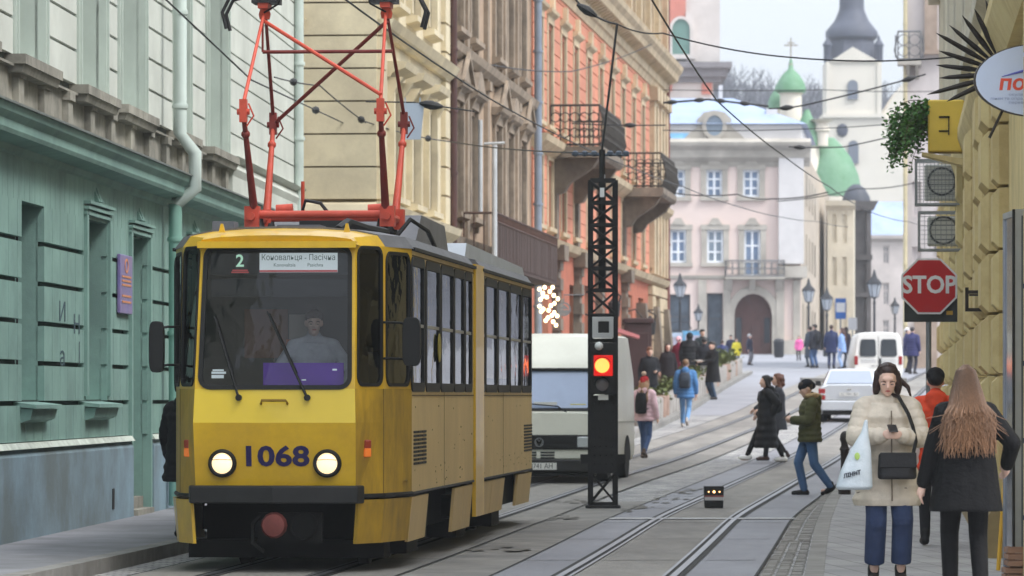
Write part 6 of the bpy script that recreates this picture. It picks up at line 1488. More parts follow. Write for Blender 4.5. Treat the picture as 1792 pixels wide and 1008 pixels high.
# oval sign, hung square to the pavement
oY = 35.4; oS = .885; OS = empty('oval_sign', Matrix.Translation((fx(1816, oY), oY, fz(141, oY))) @ Matrix.Scale(oS, 4), 'pale blue oval shop sign with orange red lettering по hung over the pavement', 'sign')
zc = 0.; ov = lambda k_: [(.56 * k_ * math.cos(t), zc + .32 * k_ * math.sin(t)) for t in np.linspace(0, 2 * PI, 49)[:-1]]
b = MB(); b.prism(ov(1), -.04, .04, 'y'); b.build('rim', mat('sign_edge_dark', (60, 52, 50), rough=.5), OS); b = MB(); b.prism(ov(.975), -.044, -.0405, 'y'); fc = b.build('face', mat('sign_pale_blue', (202, 214, 240), rough=.4, var=.05), OS)
text_mesh('lettering', 'по', .172, mat('sign_orange_red', (226, 84, 62), rough=.5), fc, Matrix.Translation((-.35, -.046, zc - .03)), .001, 'LEFT', bold=.005, shear=.12, sx=1.15)
smm = mat('sign_small_print', (150, 164, 200), rough=.5)
for i, (xa, tx) in enumerate(((-.26, 'окуляри'), (-.42, 'лінзи та оправи'), (-.26, 'перевірка'))): text_mesh('lettering', tx, .032, smm, fc, Matrix.Translation((xa, -.046, zc - .125 - .035 * i)), .0008, 'LEFT', sx=1.4)
b = MB(); b.tube([(-.32 + .62 * t, -.046, zc + .03 + .10 * math.sin(t * PI * .55)) for t in np.linspace(0, 1, 12)], [.003 + .012 * math.sin(PI * t) for t in np.linspace(0, 1, 12)], 6); b.build('blue_arc', mat('sign_violet_blue', (96, 100, 190), rough=.5), fc)
b = MB(); xw = .12
for z in (zc - .26, zc + .26): b.tube([(-.1, 0, z), (xw, 0, z - .02)], .018, 6); b.cut()
b.tube([(-.3, .03, zc - .25), (-.42, .03, zc - .5)], .014, 6); b.build_each('bracket', spm, OS)
# square iron bracket, shop front strip and goods at the right edge
q = empty('wall_bracket', wallf(47), 'square black iron bracket on the yellow wall beside the shop front', 'bracket')
b = MB(); z0, z1 = fz(545, 47), fz(508, 47)
for (ya, yb, za, zb) in ((-.34, -.02, z0, z0 + .035), (-.34, -.02, z1 - .035, z1), (-.34, -.305, z0, z1 + .03), (-.3, -.02, (z0 + z1) / 2 + .05, (z0 + z1) / 2 + .07)): b.box(-.03, .03, ya, yb, za, zb)
b.build('frame', spm, q)
ds = empty('display_case', frame(4.095, 37.2, .12, 1, 0), 'tall glass and aluminium shop display case standing by the crates', 'display case')
b = MB(); 
for x in (0, .5): b.box(x, x + .05, 0, .05, 0, 3.0); b.box(x, x + .05, .9, .95, 0, 3.0)
for z in (0, 2.95): b.box(.05, .5, 0, .05, z, z + .05); b.box(0, .05, .05, .9, z, z + .05)
b.build('frame', mat('aluminium', (170, 174, 182), rough=.35, metal=.6), ds); b = MB(); b.box(.05, .5, .015, .03, .05, 2.95); b.box(.015, .03, .05, .9, .05, 2.95); b.build('pane', mat('display_glass', (104, 110, 124), rough=.1, var=.3, scale=1.5), ds); b = MB(); b.box(-.02, -.001, -.005, .05, 0, 3.0); b.build('seal', rub, ds)
crm = mat('crate_wood', (150, 116, 96), rough=.85, var=.25, scale=6, stretch=(1, 1, 4))
def crate(Y, x, z0, lab, w_=.30, d_=.3, h_=.15):
    c = empty('wooden_crate', (fx(x, Y), Y, z0), lab, 'crate', 'wooden crates by the display case'); b = MB()
    for r_ in range(3):
        z = .008 + r_ * h_ / 3
        b.box(-w_ / 2, w_ / 2, -d_ / 2, -d_ / 2 + .015, z, z + h_ / 3 - .012); b.box(-w_ / 2, w_ / 2, d_ / 2 - .015, d_ / 2, z, z + h_ / 3 - .012); b.box(-w_ / 2, -w_ / 2 + .015, -d_ / 2 + .016, d_ / 2 - .016, z, z + h_ / 3 - .012); b.box(w_ / 2 - .015, w_ / 2, -d_ / 2 + .016, d_ / 2 - .016, z, z + h_ / 3 - .012)
    b.box(-w_ / 2 + .016, w_ / 2 - .016, -d_ / 2 + .016, d_ / 2 - .016, 0, .012); b.build('slats', crm, c)
    b = MB()
    for sx in (-1, 1):
        for sy in (-1, 1): b.box(sx * (w_ / 2 - .03) - .014, sx * (w_ / 2 - .03) + .014, sy * (d_ / 2 - .03) - .014, sy * (d_ / 2 - .03) + .014, .012, h_)
    b.build('corner_post', crm, c); return c
crate(35.4, 1790, .125, 'wooden crate standing on the pavement under another crate'); crate(35.4, 1794, .282, 'wooden crate stacked on top of the lower crate')
cn = empty('yellow_cane', wallf(38.5), 'bright yellow cane with hooked handle leaning by the shop front', 'cane')
b = MB(); b.tube([(0, -.20, .13), (0, -.12, 1.25)], .018, 8); b.tube([(0, -.12, 1.25), (0, -.115, 1.36), (0, -.15, 1.44), (0, -.21, 1.43), (0, -.235, 1.35)], .02, 8); b.build('shaft', mat('cane_yellow', (226, 176, 62), rough=.45), cn)

# ------------------------------------------------------------------ planted border in front of the salmon building
bd = empty('planter_border', (PE(130), 130, 0), 'low palisade border of grey and reddish posts along the kerb', 'planter')
Mi = bd.matrix_world.inverted()
pgm = mat('concrete_post', (150, 146, 142), rough=.9, var=.2, scale=3); prm = mat('reddish_post', (150, 126, 114), rough=.9, var=.2, scale=3)
y = 113.; i = 0; ends = []
while y < 172:
    wd = R.uniform(.85, 1.0)
    red = (i % 5 in (2,)) or (i % 9 == 6); g = ground(y) + .13; x = PE(y) - .12
    b = MB(); b.prism([(-.13, 0), (.13, 0), (.13, .52), (.08, .60), (-.08, .60), (-.13, .52)], -.55, .55, 'y', 0, Matrix.Translation((x, y, g)) @ Matrix.Rotation(-.09, 4, 'Z')) if 0 else b.lathe([(.16, 0), (.17, .5), (.15, .56), (.08, .58)], 12, 0, Matrix.Translation((x, y, g)))
    b.build('post', prm if red else pgm, bd, Mi); i += 1; y += 1.45
so_ = MB()
for k in range(29):
    y = 113 + 2 * k; so_.quad((PE(y) - 1.0, y, ground(y) + .45), (PE(y) - .2, y, ground(y) + .45), (PE(y + 2) - .2, y + 2, ground(y + 2) + .45), (PE(y + 2) - 1.0, y + 2, ground(y + 2) + .45))
    so_.quad((PE(y) - .2, y, ground(y)), (PE(y + 2) - .2, y + 2, ground(y + 2)), (PE(y + 2) - .2, y + 2, ground(y + 2) + .45), (PE(y) - .2, y, ground(y) + .45))
so_.build('soil_bed', mat('dark_soil', (70, 62, 54), rough=.95, var=.3, scale=4), bd, Mi)
hg = mat('boxwood_leaf', (82, 94, 46), rough=.7, var=.35, scale=3, col2=(112, 116, 66), amt2=.6, s2=2)
he = empty('clipped_hedge', (PE(130) - .5, 130, ground(130) + .45), 'olive green low hedge growing inside the post border', 'hedge'); Mi = he.matrix_world.inverted(); b = MB()
for k in range(9000):
    y = R.uniform(113, 171); h_ = .30 + .12 * math.sin(y * 1.3) + .1 * math.sin(y * 3.1 + 1) + (.14 if y > 150 else 0); x = PE(y) - .55 + R.gauss(0, .2); z = ground(y) + .42 + h_ * R.random() ** .6
    c = Vector((x, y, z)); a = Vector((R.uniform(-1, 1), R.uniform(-1, 1), R.uniform(-1, 1))).normalized(); t = a.cross(Vector((R.random(), R.random(), R.random()))).normalized(); s_ = R.uniform(.05, .1)
    b.add([c - a * s_, c + t * s_ * .8, c + a * s_, c - t * s_ * .8], [(0, 1, 2, 3)])
b.build('foliage', hg, he, Mi, recalc=False)

# ------------------------------------------------------------------ lamps, signs and shop lights
lim = mat('lamp_post_iron', (44, 46, 52), rough=.6, var=.2); lgl = mat('lamp_glass', (176, 182, 190), rough=.2, var=.1)
def lantern(b, g, c, s=1.):
    M = Matrix.Translation(c)
    g.cut(); b.lathe([(.05 * s, 0), (.12 * s, .04 * s)], 6, 0, M); g.lathe([(.11 * s, .05 * s), (.20 * s, .42 * s)], 6, 0, M); b.lathe([(.24 * s, .42 * s), (.22 * s, .48 * s), (.09 * s, .62 * s), (.06 * s, .70 * s), (.02 * s, .86 * s)], 6, 0, M)
    for k in range(6): t = k * PI / 3; b.tube([M @ Vector((.115 * s * math.cos(t), .115 * s * math.sin(t), .04 * s)), M @ Vector((.21 * s * math.cos(t), .21 * s * math.sin(t), .43 * s))], .012 * s, 4)
def street_lamp(x, Y, ytop, lab, arms=0, s=1.5):
    e = empty('street_lamp', (fx(x, Y), Y, ground(Y)), lab, 'street lamp', 'old fashioned street lamps on the square'); b = MB(); g = MB(); h = fz(ytop, Y) - ground(Y) - .86 * s
    b.lathe([(.2, 0), (.2, .4), (.12, .6), (.07, 1.0), (.06, h - .3), (.09, h - .25), (.05, h - .1), (.05, h)], 10)
    lantern(b, g, (0, 0, h), s)
    for k in range(arms):
        sx = (-1) ** k; q = 1 + k // 2
        b.tube([(0, 0, h - 1.6), (sx * .5, 0, h - 1.75), (sx * .95, 0, h - 1.6), (sx * .95, 0, h - 1.2)], .045, 6); b.tube([(0, 0, h - 1.2), (sx * .4, 0, h - 1.25), (sx * .6, 0, h - 1.6)], .03, 6); lantern(b, g, (sx * .95, 0, h - 1.2), s * .7)
    b.build('post', lim, e); g.build_each('lamp_glass', lgl, e)
street_lamp(1190, 236, 478, 'branched iron street lamp in front of the pink palace shop windows', 2)
street_lamp(1415, 238, 487, 'iron street lamp at the street corner of the pink palace', 0)
street_lamp(1447, 244, 502, 'iron street lamp by the blue tram stop sign', 0)
street_lamp(1530, 232, 472, 'tall iron street lamp in front of the dark chapel', 0, 1.7)
street_lamp(1566, 290, 520, 'small distant street lamp above the white panel van', 0, 1.3)
ss = empty('stop_post', (fx(1471, 205), 205, ground(205)), 'blue and white tram stop sign on a thin pole', 'sign'); h = fz(522, 205) - ground(205)
b = MB(); b.tube([(0, 0.03, 0), (0, .03, h)], .04, 8); b.build('pole', acg, ss); b = MB(); b.box(-.24, .24, -.02, .0, h - .93, h); pb = b.build('plate', mat('sign_blue', (52, 108, 186), rough=.5), ss); b = MB(); b.box(-.2, .2, -.028, -.021, h - .62, h - .2); b.build('pictogram', sw, pb)
s2 = empty('notice_post', (fx(1492, 206), 206, ground(206)), 'small white notice board beside the blue tram stop sign', 'sign'); h = fz(556, 206) - ground(206)
b = MB(); b.tube([(0, .03, 0), (0, .03, h)], .03, 8); b.build('pole', acg, s2); b = MB(); b.box(-.2, .2, -.02, 0, h - .55, h); b.build('plate', sw, s2)
# light garland and round sign on the salmon front
gY = 111.; GL = empty('light_garland', (fx(958, gY), gY, fz(530, gY)), 'cluster of glowing warm bulbs hung above the white van', 'garland')
warm = mat('bulb_warm', (255, 236, 200), var=0, emit=((255, 224, 170), 4.0)); wire_m = mat('wire_black', (30, 31, 33), rough=.6)
pl0 = []
for (x, y) in ((944, 506), (953, 503), (967, 503), (950, 513), (957, 520), (969, 517), (976, 523), (946, 524), (951, 518), (944, 536), (947, 545), (951, 541), (960, 543), (964, 535), (970, 531), (966, 552), (955, 561), (959, 556), (970, 547), (968, 563), (973, 569), (975, 553), (962, 510)):
    p = P(x, y, gY + R.uniform(-.5, .5)) - Vector(GL.location); pl0.append(p)
b = MB(); b.tube([Vector((-.25, 0, .75))] + pl0 + [Vector((.2, 0, .8))], .008, 4); b.tube([(.0, 0, .45), (-.1, 0, 1.0)], .015, 5); b.tube([(-.35, .1, .4), (-.2, .1, .45), (.3, 0, .4)], .02, 5); b.build('cord', wire_m, GL)
for p in pl0: b = MB(); b.ell(p, .045, .045, .05, 8); b.build('bulb', warm, GL)
rs_ = empty('round_sign', (fx(987, 112), 112, fz(541, 112)), 'round grey hanging shop sign beside the glowing bulbs', 'sign')
b = MB(); n = 24; b.ring([(.17 * math.cos(t), .17 * math.sin(t)) for t in np.linspace(0, 2 * PI, n + 1)[:-1]], [(.13 * math.cos(t), .13 * math.sin(t)) for t in np.linspace(0, 2 * PI, n + 1)[:-1]], -.03, .03); b.prism([(-.13, -.02), (.13, -.02), (.10, -.09), (.04, -.12), (-.04, -.12), (-.1, -.09)], -.02, .02, 'y'); b.prism([(-.13, 0), (.13, 0), (0, .11)], -.02, .0, 'y'); b.tube([(0, 0, .17), (.0, 0, .35), (.5, 0, .35)], .014, 5); b.build('disc', mat('pewter_sign', (120, 124, 130), rough=.5, metal=.4), rs_)
# red awning end behind the van, dark doorway kiosk, posters in the square
aw = empty('awning', (fx(1094, 118), 118, fz(578, 118)), 'small pale red awning over a shop door behind the white van', 'awning'); b = MB(); b.prism([(-.4, .0), (.35, -.22), (.35, -.14), (-.4, .12)], -.8, .8, 'y'); b.build('canvas', mat('awning_red', (206, 130, 132), rough=.8, var=.1), aw)
b = MB(); b.tube([(-.4, -.7, .02), (-.85, -.7, .02)], .02, 5); b.tube([(-.4, .7, .02), (-.85, .7, .02)], .02, 5); b.build('arm', lim, aw)
dk = empty('dark_portal', (fx(1118, 128), 128, ground(128) + .13), 'dark brown timber portal box in front of the salmon building', 'portal')
b = MB(); b.box(-.36, .36, 0, 2.2, 0, 2.45, 0); b.box(-.42, .42, -.05, 2.3, 2.45, 2.6, 0); b.box(-.28, .28, -.03, .01, .1, 2.2, 0); b.build('casing', mat('portal_brown', (64, 44, 44), rough=.6, var=.25, scale=2, stretch=(1, 1, .3)), dk, bevel=.02)
for (x, y0, y1, col, lab) in ((1178, 582, 612, (206, 222, 240), 'pale poster stand behind the group of pedestrians'), (1212, 579, 608, (120, 184, 224), 'blue poster stand behind the group of pedestrians')):
    Y = 205; e = empty('poster_stand', (fx(x, Y), Y, ground(Y)), lab, 'poster'); zt_, zb_ = fz(y0, Y) - ground(Y), fz(y1, Y) - ground(Y)
    b = MB(); b.box(-.45, .45, -.03, .03, zb_, zt_, 0); b.box(-.32, .32, -.036, -.031, zb_ + .15, zt_ - .2, 1); b.build('panel', [mat('poster_%d' % x, col, rough=.5), mat('poster_print_%d' % x, (196, 190, 204), rough=.6, var=.4, scale=5)], e); b = MB(); b.tube([(-.3, 0, 0), (-.3, 0, zb_)], .03, 6); b.cut(); b.tube([(.3, 0, 0), (.3, 0, zb_)], .03, 6); b.build_each('leg', lim, e)
wb_ = empty('waste_bin', (fx(1363, 238), 238, ground(238)), 'dark waste bin beside the arched doorway', 'bin'); b = MB(); b.lathe([(.2, 0), (.26, .1), (.28, .8), (.3, .82), (.24, .95), (.06, 1.0)], 12); b.build('drum', lim, wb_)

# ------------------------------------------------------------------ overhead wires
def wire(pts, r, lab, sag=0., ins=(), grp='overhead tram wires'):
    """pts: world points; sag between consecutive points"""
    out = []
    for i in range(len(pts) - 1):
        for k in range(9):
            t = k / 9; p = pts[i].lerp(pts[i + 1], t); p.z -= sag * 4 * t * (1 - t); out.append(p)
    out.append(pts[-1]); b = MB(); b.tube(out, r, 5); o = b.build('overhead_wire', wire_m); tag(o, lab, 'wire', grp)
    for t in ins:
        k = t * (len(out) - 1); i = min(len(out) - 2, int(k)); p = out[i].lerp(out[i + 1], k - i); d_ = (out[i + 1] - out[i]).normalized()
        q = MB(); q.tube([p - d_ * .16, p - d_ * .08, p, p + d_ * .08, p + d_ * .16], [.02, .05, .065, .05, .02], 8); q.build('insulator', wire_m, o)
    return o
for cf, lab in ((CLt, 'contact wire running above the yellow tram towards the square'), (CRt, 'contact wire running above the track with the marker box')):
    wire([Vector((cf(y), y, 5.62 + ground(y))) for y in (28, 46, 63, 80, 98, 116, 134, 152, 172)], .011, lab, .03)
# messenger and span wires with the wall to wall depth they really have
wire([P(1000, -12, 63), P(1030, 20, 63), P(1080, 42, 63)], .015, 'thick insulated span wire from the pale grey wall to the leaning mast rod', .03, (.45,))
wire([P(1080, 42, 63), P(1160, 58, 63), P(1390, 101, 63), P(1668, 100, 63)], .011, 'long sagging span wire from the mast rod to the yellow building', .05)
wire([Vector((mX - .01, mY, fz(262, mY))), P(1066, 160, mY), P(1080, 42, mY)], .018, 'dark leaning rod from the top of the lattice mast to the span wire', 0)
wire([P(1000, 216, 112), P(1165, 219, 112)], .016, 'thin span wire with insulator across the salmon facade', .02, (.62,))
wire([P(1160, 180, 120), P(1240, 174, 120), P(1345, 186, 120)], .028, 'dark span bar with white insulators before the palace roof', .0, (.1, .4, .6, .8))
wire([P(1160, 228, 130), P(1400, 226, 130), P(1590, 214, 130)], .014, 'straight thin wire level with the palace attic', .03)
wire([P(1345, 190, 100), P(1408, 184, 100), P(1620, 130, 100)], .018, 'span wire climbing from the palace roof to the grey house', .02, (.25, .93))
wire([P(1180, 338, 140), P(1290, 340, 140), P(1350, 348, 140), P(1450, 336, 140)], .020, 'drooping dark cable across the pink palace windows', .06)
wire([P(1160, 157, 150), P(1440, 157, 150), P(1640, 160, 150)], .014, 'faint level wire crossing the white church tower', .03)
wire([P(1380, 257, 118), P(1478, 257, 118), P(1600, 228, 118)], .016, 'thin wire passing below the green dome', .02, (.1,))
wire([P(270, -20, 52), P(440, 140, 60), P(600, 215, 80)], .012, 'thin wire slanting across the pale grey upper wall', .0, (.82,))
wire([P(480, 135, 70), P(560, 150, 76), P(640, 215, 79)], .012, 'short span wire in front of the cream end wall', .02, (.2, .95))
wire([P(640, 213, 79), P(790, 248, 90), P(1050, 268, 63)], .012, 'span wire from the cream wall to the mast cross arm', .05, (.35,))
wire([P(800, 100, 95), P(1000, 125, 118), P(1155, 70, 150)], .016, 'faint wire along the beige and salmon upper storeys', .1)
wire([P(1360, 352, 170), P(1500, 330, 170), P(1600, 320, 170)], .02, 'low thin wire to the edge of the tall grey house', .08)
hp = empty('hanging_plate', Matrix.Translation(P(722, 212, 62)), 'blank blue grey plate hanging from a span wire beside the pantograph', 'plate')
b = MB(); b.prism([(-.16, -.25), (.11, -.25), (.16, .24), (-.15, .25)], -.012, .012, 'y'); b.tube([(-.1, 0, .24), (-.1, 0, .32)], .01, 5); b.tube([(.1, 0, .24), (.1, 0, .32)], .01, 5); b.build('panel', mat('plate_blue_grey', (168, 180, 196), rough=.5, var=.08), hp)
wire([P(640, 178, 62), P(722, 179, 62), P(830, 195, 62)], .01, 'thin wire carrying the blank blue grey plate', .0, (.65,))
# ------------------------------------------------------------------ people: limbs laid out joint by joint, grown into one skin by voxel union
class Blob:
    def __init__(s): s.b = MB()
    def cap(s, p0, p1, r0, r1, n=10, flat=1.):
        p0, p1 = Vector(p0), Vector(p1); d = (p1 - p0); L_ = d.length
        if L_ < 1e-5: return s.ell(p0, (r0, r0, r0))
        q = d.to_track_quat('Z', 'X').to_matrix().to_4x4(); M = Matrix.Translation(p0) @ q
        prof = [(.02 * r0, -r0)] + [(r0 * math.cos(a), r0 * math.sin(a)) for a in (-1.0, -.5)] + [(r0, 0), (r1, L_)] + [(r1 * math.cos(a), L_ + r1 * math.sin(a)) for a in (.5, 1.0)] + [(.02 * r1, L_ + r1)]
        s.b.lathe(prof, n, 0, M)
    def cyl(s, p0, p1, r0, r1, n=14):
        p0, p1 = Vector(p0), Vector(p1); d = p1 - p0; M = Matrix.Translation(p0) @ d.to_track_quat('Z', 'X').to_matrix().to_4x4(); s.b.lathe([(r0, 0), (r0 * .97 + r1 * .03, d.length * .03), (r1, d.length)], n, 0, M)
    def chain(s, pts, rs, n=10):
        for i in range(len(pts) - 1): s.cap(pts[i], pts[i + 1], rs[i], rs[i + 1], n)
    def ell(s, c, r, rot=None):
        M = Matrix.Translation(Vector(c)) @ (rot if rot is not None else Matrix.Identity(4)); s.b.ell((0, 0, 0), r[0], r[1], r[2], 14, 0, M)
    def rings(s, secs, n=18):
        """secs: (z, rx, ry, cx, cy) from bottom to top"""
        vs = []; fs = []
        for (z, rx, ry, cx, cy) in secs:
            for j in range(n):
                t = 2 * PI * j / n; e = .85
                vs.append((cx + rx * math.copysign(abs(math.cos(t)) ** e, math.cos(t)), cy + ry * math.copysign(abs(math.sin(t)) ** e, math.sin(t)), z))
        for i in range(len(secs) - 1):
            for j in range(n): fs.append((i * n + j, i * n + (j + 1) % n, (i + 1) * n + (j + 1) % n, (i + 1) * n + j))
        fs += [tuple(range(n))[::-1], tuple((len(secs) - 1) * n + j for j in range(n))]; s.b.add(vs, fs)
    def build(s, name, m, parent, vox=.014, it=3, M=None):
        o = s.b.build('tmp_blob', m)
        if M is not None: o.data.transform(M)
        r = o.modifiers.new('r', 'REMESH'); r.mode = 'VOXEL'; r.voxel_size = vox; r.use_smooth_shade = True
        sm = o.modifiers.new('s', 'SMOOTH'); sm.factor = .5; sm.iterations = it
        bpy.context.view_layer.update()
        me = bpy.data.meshes.new_from_object(o.evaluated_get(_dg())); old = o.data; bpy.data.objects.remove(o); bpy.data.meshes.remove(old)
        me.name = name; me.materials.clear(); me.materials.append(m)
        if len(me.polygons): me.polygons.foreach_set('use_smooth', [True] * len(me.polygons))
        r_ = bpy.data.objects.new(name, me); COL.objects.link(r_)
        if parent is not None: r_.parent = parent
        return r_
def ik(A, T, l1, l2, pole):
    A, T = Vector(A), Vector(T); d = T - A; L_ = min(d.length, (l1 + l2) * .999); d.normalize(); T = A + d * L_
    a = (l1 * l1 - l2 * l2 + L_ * L_) / (2 * L_); h = math.sqrt(max(0, l1 * l1 - a * a)); pl = Vector(pole); pl = (pl - d * pl.dot(d))
    pl = pl.normalized() if pl.length > 1e-6 else Vector((0, -1, 0))
    return A + d * a + pl * h, T
_cm = {}
def cloth(col, rough=.85, var=.2, scale=6, bump=.7, bscale=13):
    k = (tuple(col), rough, var)
    if k not in _cm: _cm[k] = mat('cloth_%d_%d_%d' % tuple(col), col, rough=rough, var=var, scale=scale, bump=bump, bscale=bscale, spec=.25)
    return _cm[k]
SKIN = mat('skin', (226, 190, 172), rough=.5, var=.06, scale=14, col2=(208, 156, 138), amt2=.35, s2=9, spec=.35)
LIP = mat('lip', (176, 92, 88), rough=.45); EYE = mat('eye_dark', (34, 26, 24), rough=.3); BROW = mat('brow', (70, 48, 38), rough=.8)
def person(label, X, Y, yaw, H, female=0, z=None, top=None, legs=((60, 66, 78), 'slim'), shoes=(40, 38, 38), hair=('short', (62, 46, 38)), hat=None, wr=None, an=None, el=None,
           tilt=0., turn=0., vox=.016, group=None, lean=0., seated=False, face=False, collar=True, name='person', fingers=None):
    z = ground(Y) if z is None else z
    k = H / 1.72; root = empty(name, Matrix.Translation((X, Y, z)) @ Matrix.Rotation(rad(yaw), 4, 'Z') @ Matrix.Scale(k, 4), label, 'person', group)
    sw_ = .168 if female else .19; hipx = .09
    ln = lambda zz: lean * max(0, zz - .9)          # forward lean
    S = {s: Vector((s * sw_, .01 - ln(1.40), 1.395)) for s in (-1, 1)}; Hp = {s: Vector((s * hipx, 0, .90)) for s in (-1, 1)}
    W = {}; E = {}; A = {}; K = {}
    for s in (-1, 1):
        w_ = (wr or {}).get(s, (s * .27, -.03, .87)); E[s], W[s] = ik(S[s], w_, .29, .26, (el or {}).get(s, (s * .5, 1, -.1)))
        a_ = (an or {}).get(s, (s * .095, .02, .085)); K[s], A[s] = ik(Hp[s], a_[:3], .425, .425, (s * .05, -1, .1))
    HC = Vector((0, -.01 - ln(1.6), 1.612)); NB = Vector((0, .02 - ln(1.45), 1.45))
    HM = Matrix.Translation(NB + Vector((0, 0, .02))) @ Matrix.Rotation(rad(turn), 4, 'Z') @ Matrix.Rotation(rad(tilt), 4, 'X') @ Matrix.Translation(-(NB + Vector((0, 0, .02))))
    hp = lambda v: HM @ (HC + Vector(v)); hr = HM.to_3x3().to_4x4()
    # body
    b = Blob()
    b.ell(hp((0, .018, .025)), (.076, .095, .095), hr); b.ell(hp((0, -.022, -.04)), (.058, .070, .078), hr); b.cap(hp((0, -.092, .0)), hp((0, -.108, -.032)), .010, .016); b.ell(hp((0, -.06, -.092)), (.03, .03, .024), hr)
    for s in (-1, 1): b.ell(hp((s * .078, .015, -.01)), (.012, .026, .034), hr); b.ell(hp((s * .035, -.068, -.02)), (.026, .022, .022), hr)
    b.ell(hp((0, -.083, -.062)), (.026, .014, .008), hr); b.ell(hp((0, -.078, .028)), (.05, .016, .02), hr)
    b.chain([hp((0, .02, -.08)), NB, NB + Vector((0, .01, -.06))], [.052, .054, .07])
    b.rings([(.86, .13, .09, 0, .01), (.98, .14, .095, 0, .01 - ln(.98)), (1.12, .115, .08, 0, .01 - ln(1.12)), (1.3, .14, .095, 0, .01 - ln(1.3)), (1.40, .15, .075, 0, .015 - ln(1.4)), (1.45, .08, .06, 0, .02 - ln(1.45))])
    for s in (-1, 1):
        b.chain([S[s], E[s], W[s]], [.046, .036, .026]); b.chain([Hp[s], K[s], A[s]], [.075, .048, .034]); b.cap(A[s] + Vector((0, .02, -.045)), A[s] + Vector((0, -.12, -.05)), .03, .026)
        fd = (W[s] - E[s]).normalized()
        cur = (fingers or {}).get(s)
        side = cur['side'] if cur else Vector((-s * .25, -1, 0))
        side = Vector(side); side = (side - fd * side.dot(fd)).normalized(); nrm = fd.cross(side).normalized()
        if nrm.dot(Vector(cur['palm'] if cur else (-s, 0, 0))) < 0: nrm = -nrm
        pm_ = W[s] + fd * .045; b.cap(W[s] + fd * .01, W[s] + fd * .075, .026, .034)
        b.ell(pm_ + side * .0, (.03, .03, .03))
        cb = cur['curl'] if cur else 14
        for q, fl in enumerate((.066, .076, .070, .054)):
            o_ = side * (.027 - q * .018); p = W[s] + fd * .085 + o_; d_ = fd.copy(); pts = [p - fd * .02, p]
            for seg, c in ((fl * .45, cb), (fl * .32, cb * 1.3), (fl * .25, cb * .8)):
                a_ = rad(c + q * 3); d_ = (d_ * math.cos(a_) + nrm * math.sin(a_)).normalized(); p = p + d_ * seg; pts.append(p)
            b.chain(pts, [.0105, .010, .0092, .0086, .0075], 8)
        tb = W[s] + fd * .03 + side * .03; b.chain([tb, tb + fd * .03 + side * .018 + nrm * .012, tb + fd * .062 + side * .012 + nrm * .024], [.014, .0115, .009], 8)
    body = b.build('body', SKIN, root, min(vox, .012) if face else vox, 2)
    if face:
        e = MB()
        for s in (-1, 1): e.ell((0, 0, 0), .014, .006, .0045, 8, 0, Matrix.Translation(hp((s * .032, -.090, -.012))) @ hr)
        e.build('eyes', EYE, body)
        e = MB()
        for s in (-1, 1): e.tube([hp((s * .016, -.096, .008)), hp((s * .034, -.096, .014)), hp((s * .054, -.082, .006))], [.004, .0048, .003], 6)
        e.build('eyebrows', BROW, body)
        e = MB(); e.ell((0, 0, 0), .022, .006, .007, 10, 0, Matrix.Translation(hp((0, -.096, -.064))) @ hr); e.build('lips', LIP, body)
    # trousers, shoes
    lc, ls = legs; wide = {'slim': 1., 'wide': 1.45, 'jeans': 1.12}[ls]
    b = Blob(); b.rings([(.80, .155, .11, 0, .015), (.90, .165, .12, 0, .015), (1.02, .145, .105, 0, .01)])
    for s in (-1, 1):
        an_ = A[s] + (Vector((0, 0, .02)) if ls != 'wide' else Vector((0, 0, .13)))
        if ls == 'wide':
            an_ = A[s].lerp(K[s], .22); b.cap(Hp[s], K[s], .096, .084); b.cyl(K[s] + Vector((0, 0, .04)), an_, .084, .080)
        else: b.chain([Hp[s], K[s], an_], [.095, .064 * wide, .052 * wide])
    b.build('trousers', cloth(lc), root, vox)
    for s in (-1, 1):
        b = Blob(); p = A[s]
        flat = p.z < .12
        toe = Vector((s * .015, -.155, -.045 if flat else -.10)); heel = Vector((0, .045, -.04)) if flat else Vector((0, .05, -.01))
        if (an or {}).get(s) and len(an[s]) > 3: toe = Vector(an[s][3])
        b.chain([p + heel, p + heel.lerp(toe, .55), p + toe], [.043, .047, .038]); b.cap(p + Vector((0, .01, .05)), p + heel.lerp(toe, .2), .048, .045)
        if sum(shoes) > 600: b.chain([p + heel, p + toe * .8 + heel * .2], [.056, .05])
        b.build('shoe', cloth(shoes, .6, .1), root, min(vox, .014))
    # top
    if top:
        st, tc, hem, puff = top[:4]; big = top[4] if len(top) > 4 else 1.
        m = cloth(tc, .7 if puff else .85); b = Blob(); secs = []; n = 15 if puff else 9
        for i in range(n + 1):
            zz = hem + (1.42 - hem) * i / n
            base = np.interp(zz, [.2, .5, .85, 1.0, 1.12, 1.3, 1.40, 1.43], [.27, .235, .195, .18, .165, .182, .175, .12]); by = np.interp(zz, [.2, .5, .85, 1.0, 1.12, 1.3, 1.40, 1.43], [.21, .18, .145, .135, .125, .135, .10, .08])
            f = (1 + (.05 if i % 2 else -.045) * (puff > 0)) * big; secs.append((zz, base * f + (.012 if puff else 0), by * f + (.014 if puff else 0), 0, .012 - ln(zz)))
        if seated: pass
        b.rings(secs)
        for s in (-1, 1):
            r0, r1, r2 = (.078 * big, .062 * big, .050 * big) if puff else (.064 * big, .052 * big, .043 * big)
            we = W[s] - (W[s] - E[s]).normalized() * .01
            b.chain([S[s] + Vector((-s * .01, 0, -.01)), E[s], we], [r0, r1, r2])
            if puff:
                for (p, q, ra, rb) in ((S[s], E[s], r0, r1), (E[s], we, r1, r2)):
                    for j in range(4): t = (j + .5) / 4; b.ell(p.lerp(q, t), ((ra + (rb - ra) * t) * 1.12,) * 3)
            b.cap(S[s], NB + Vector((s * .05, .0, -.02)), r0 * .9, .06)
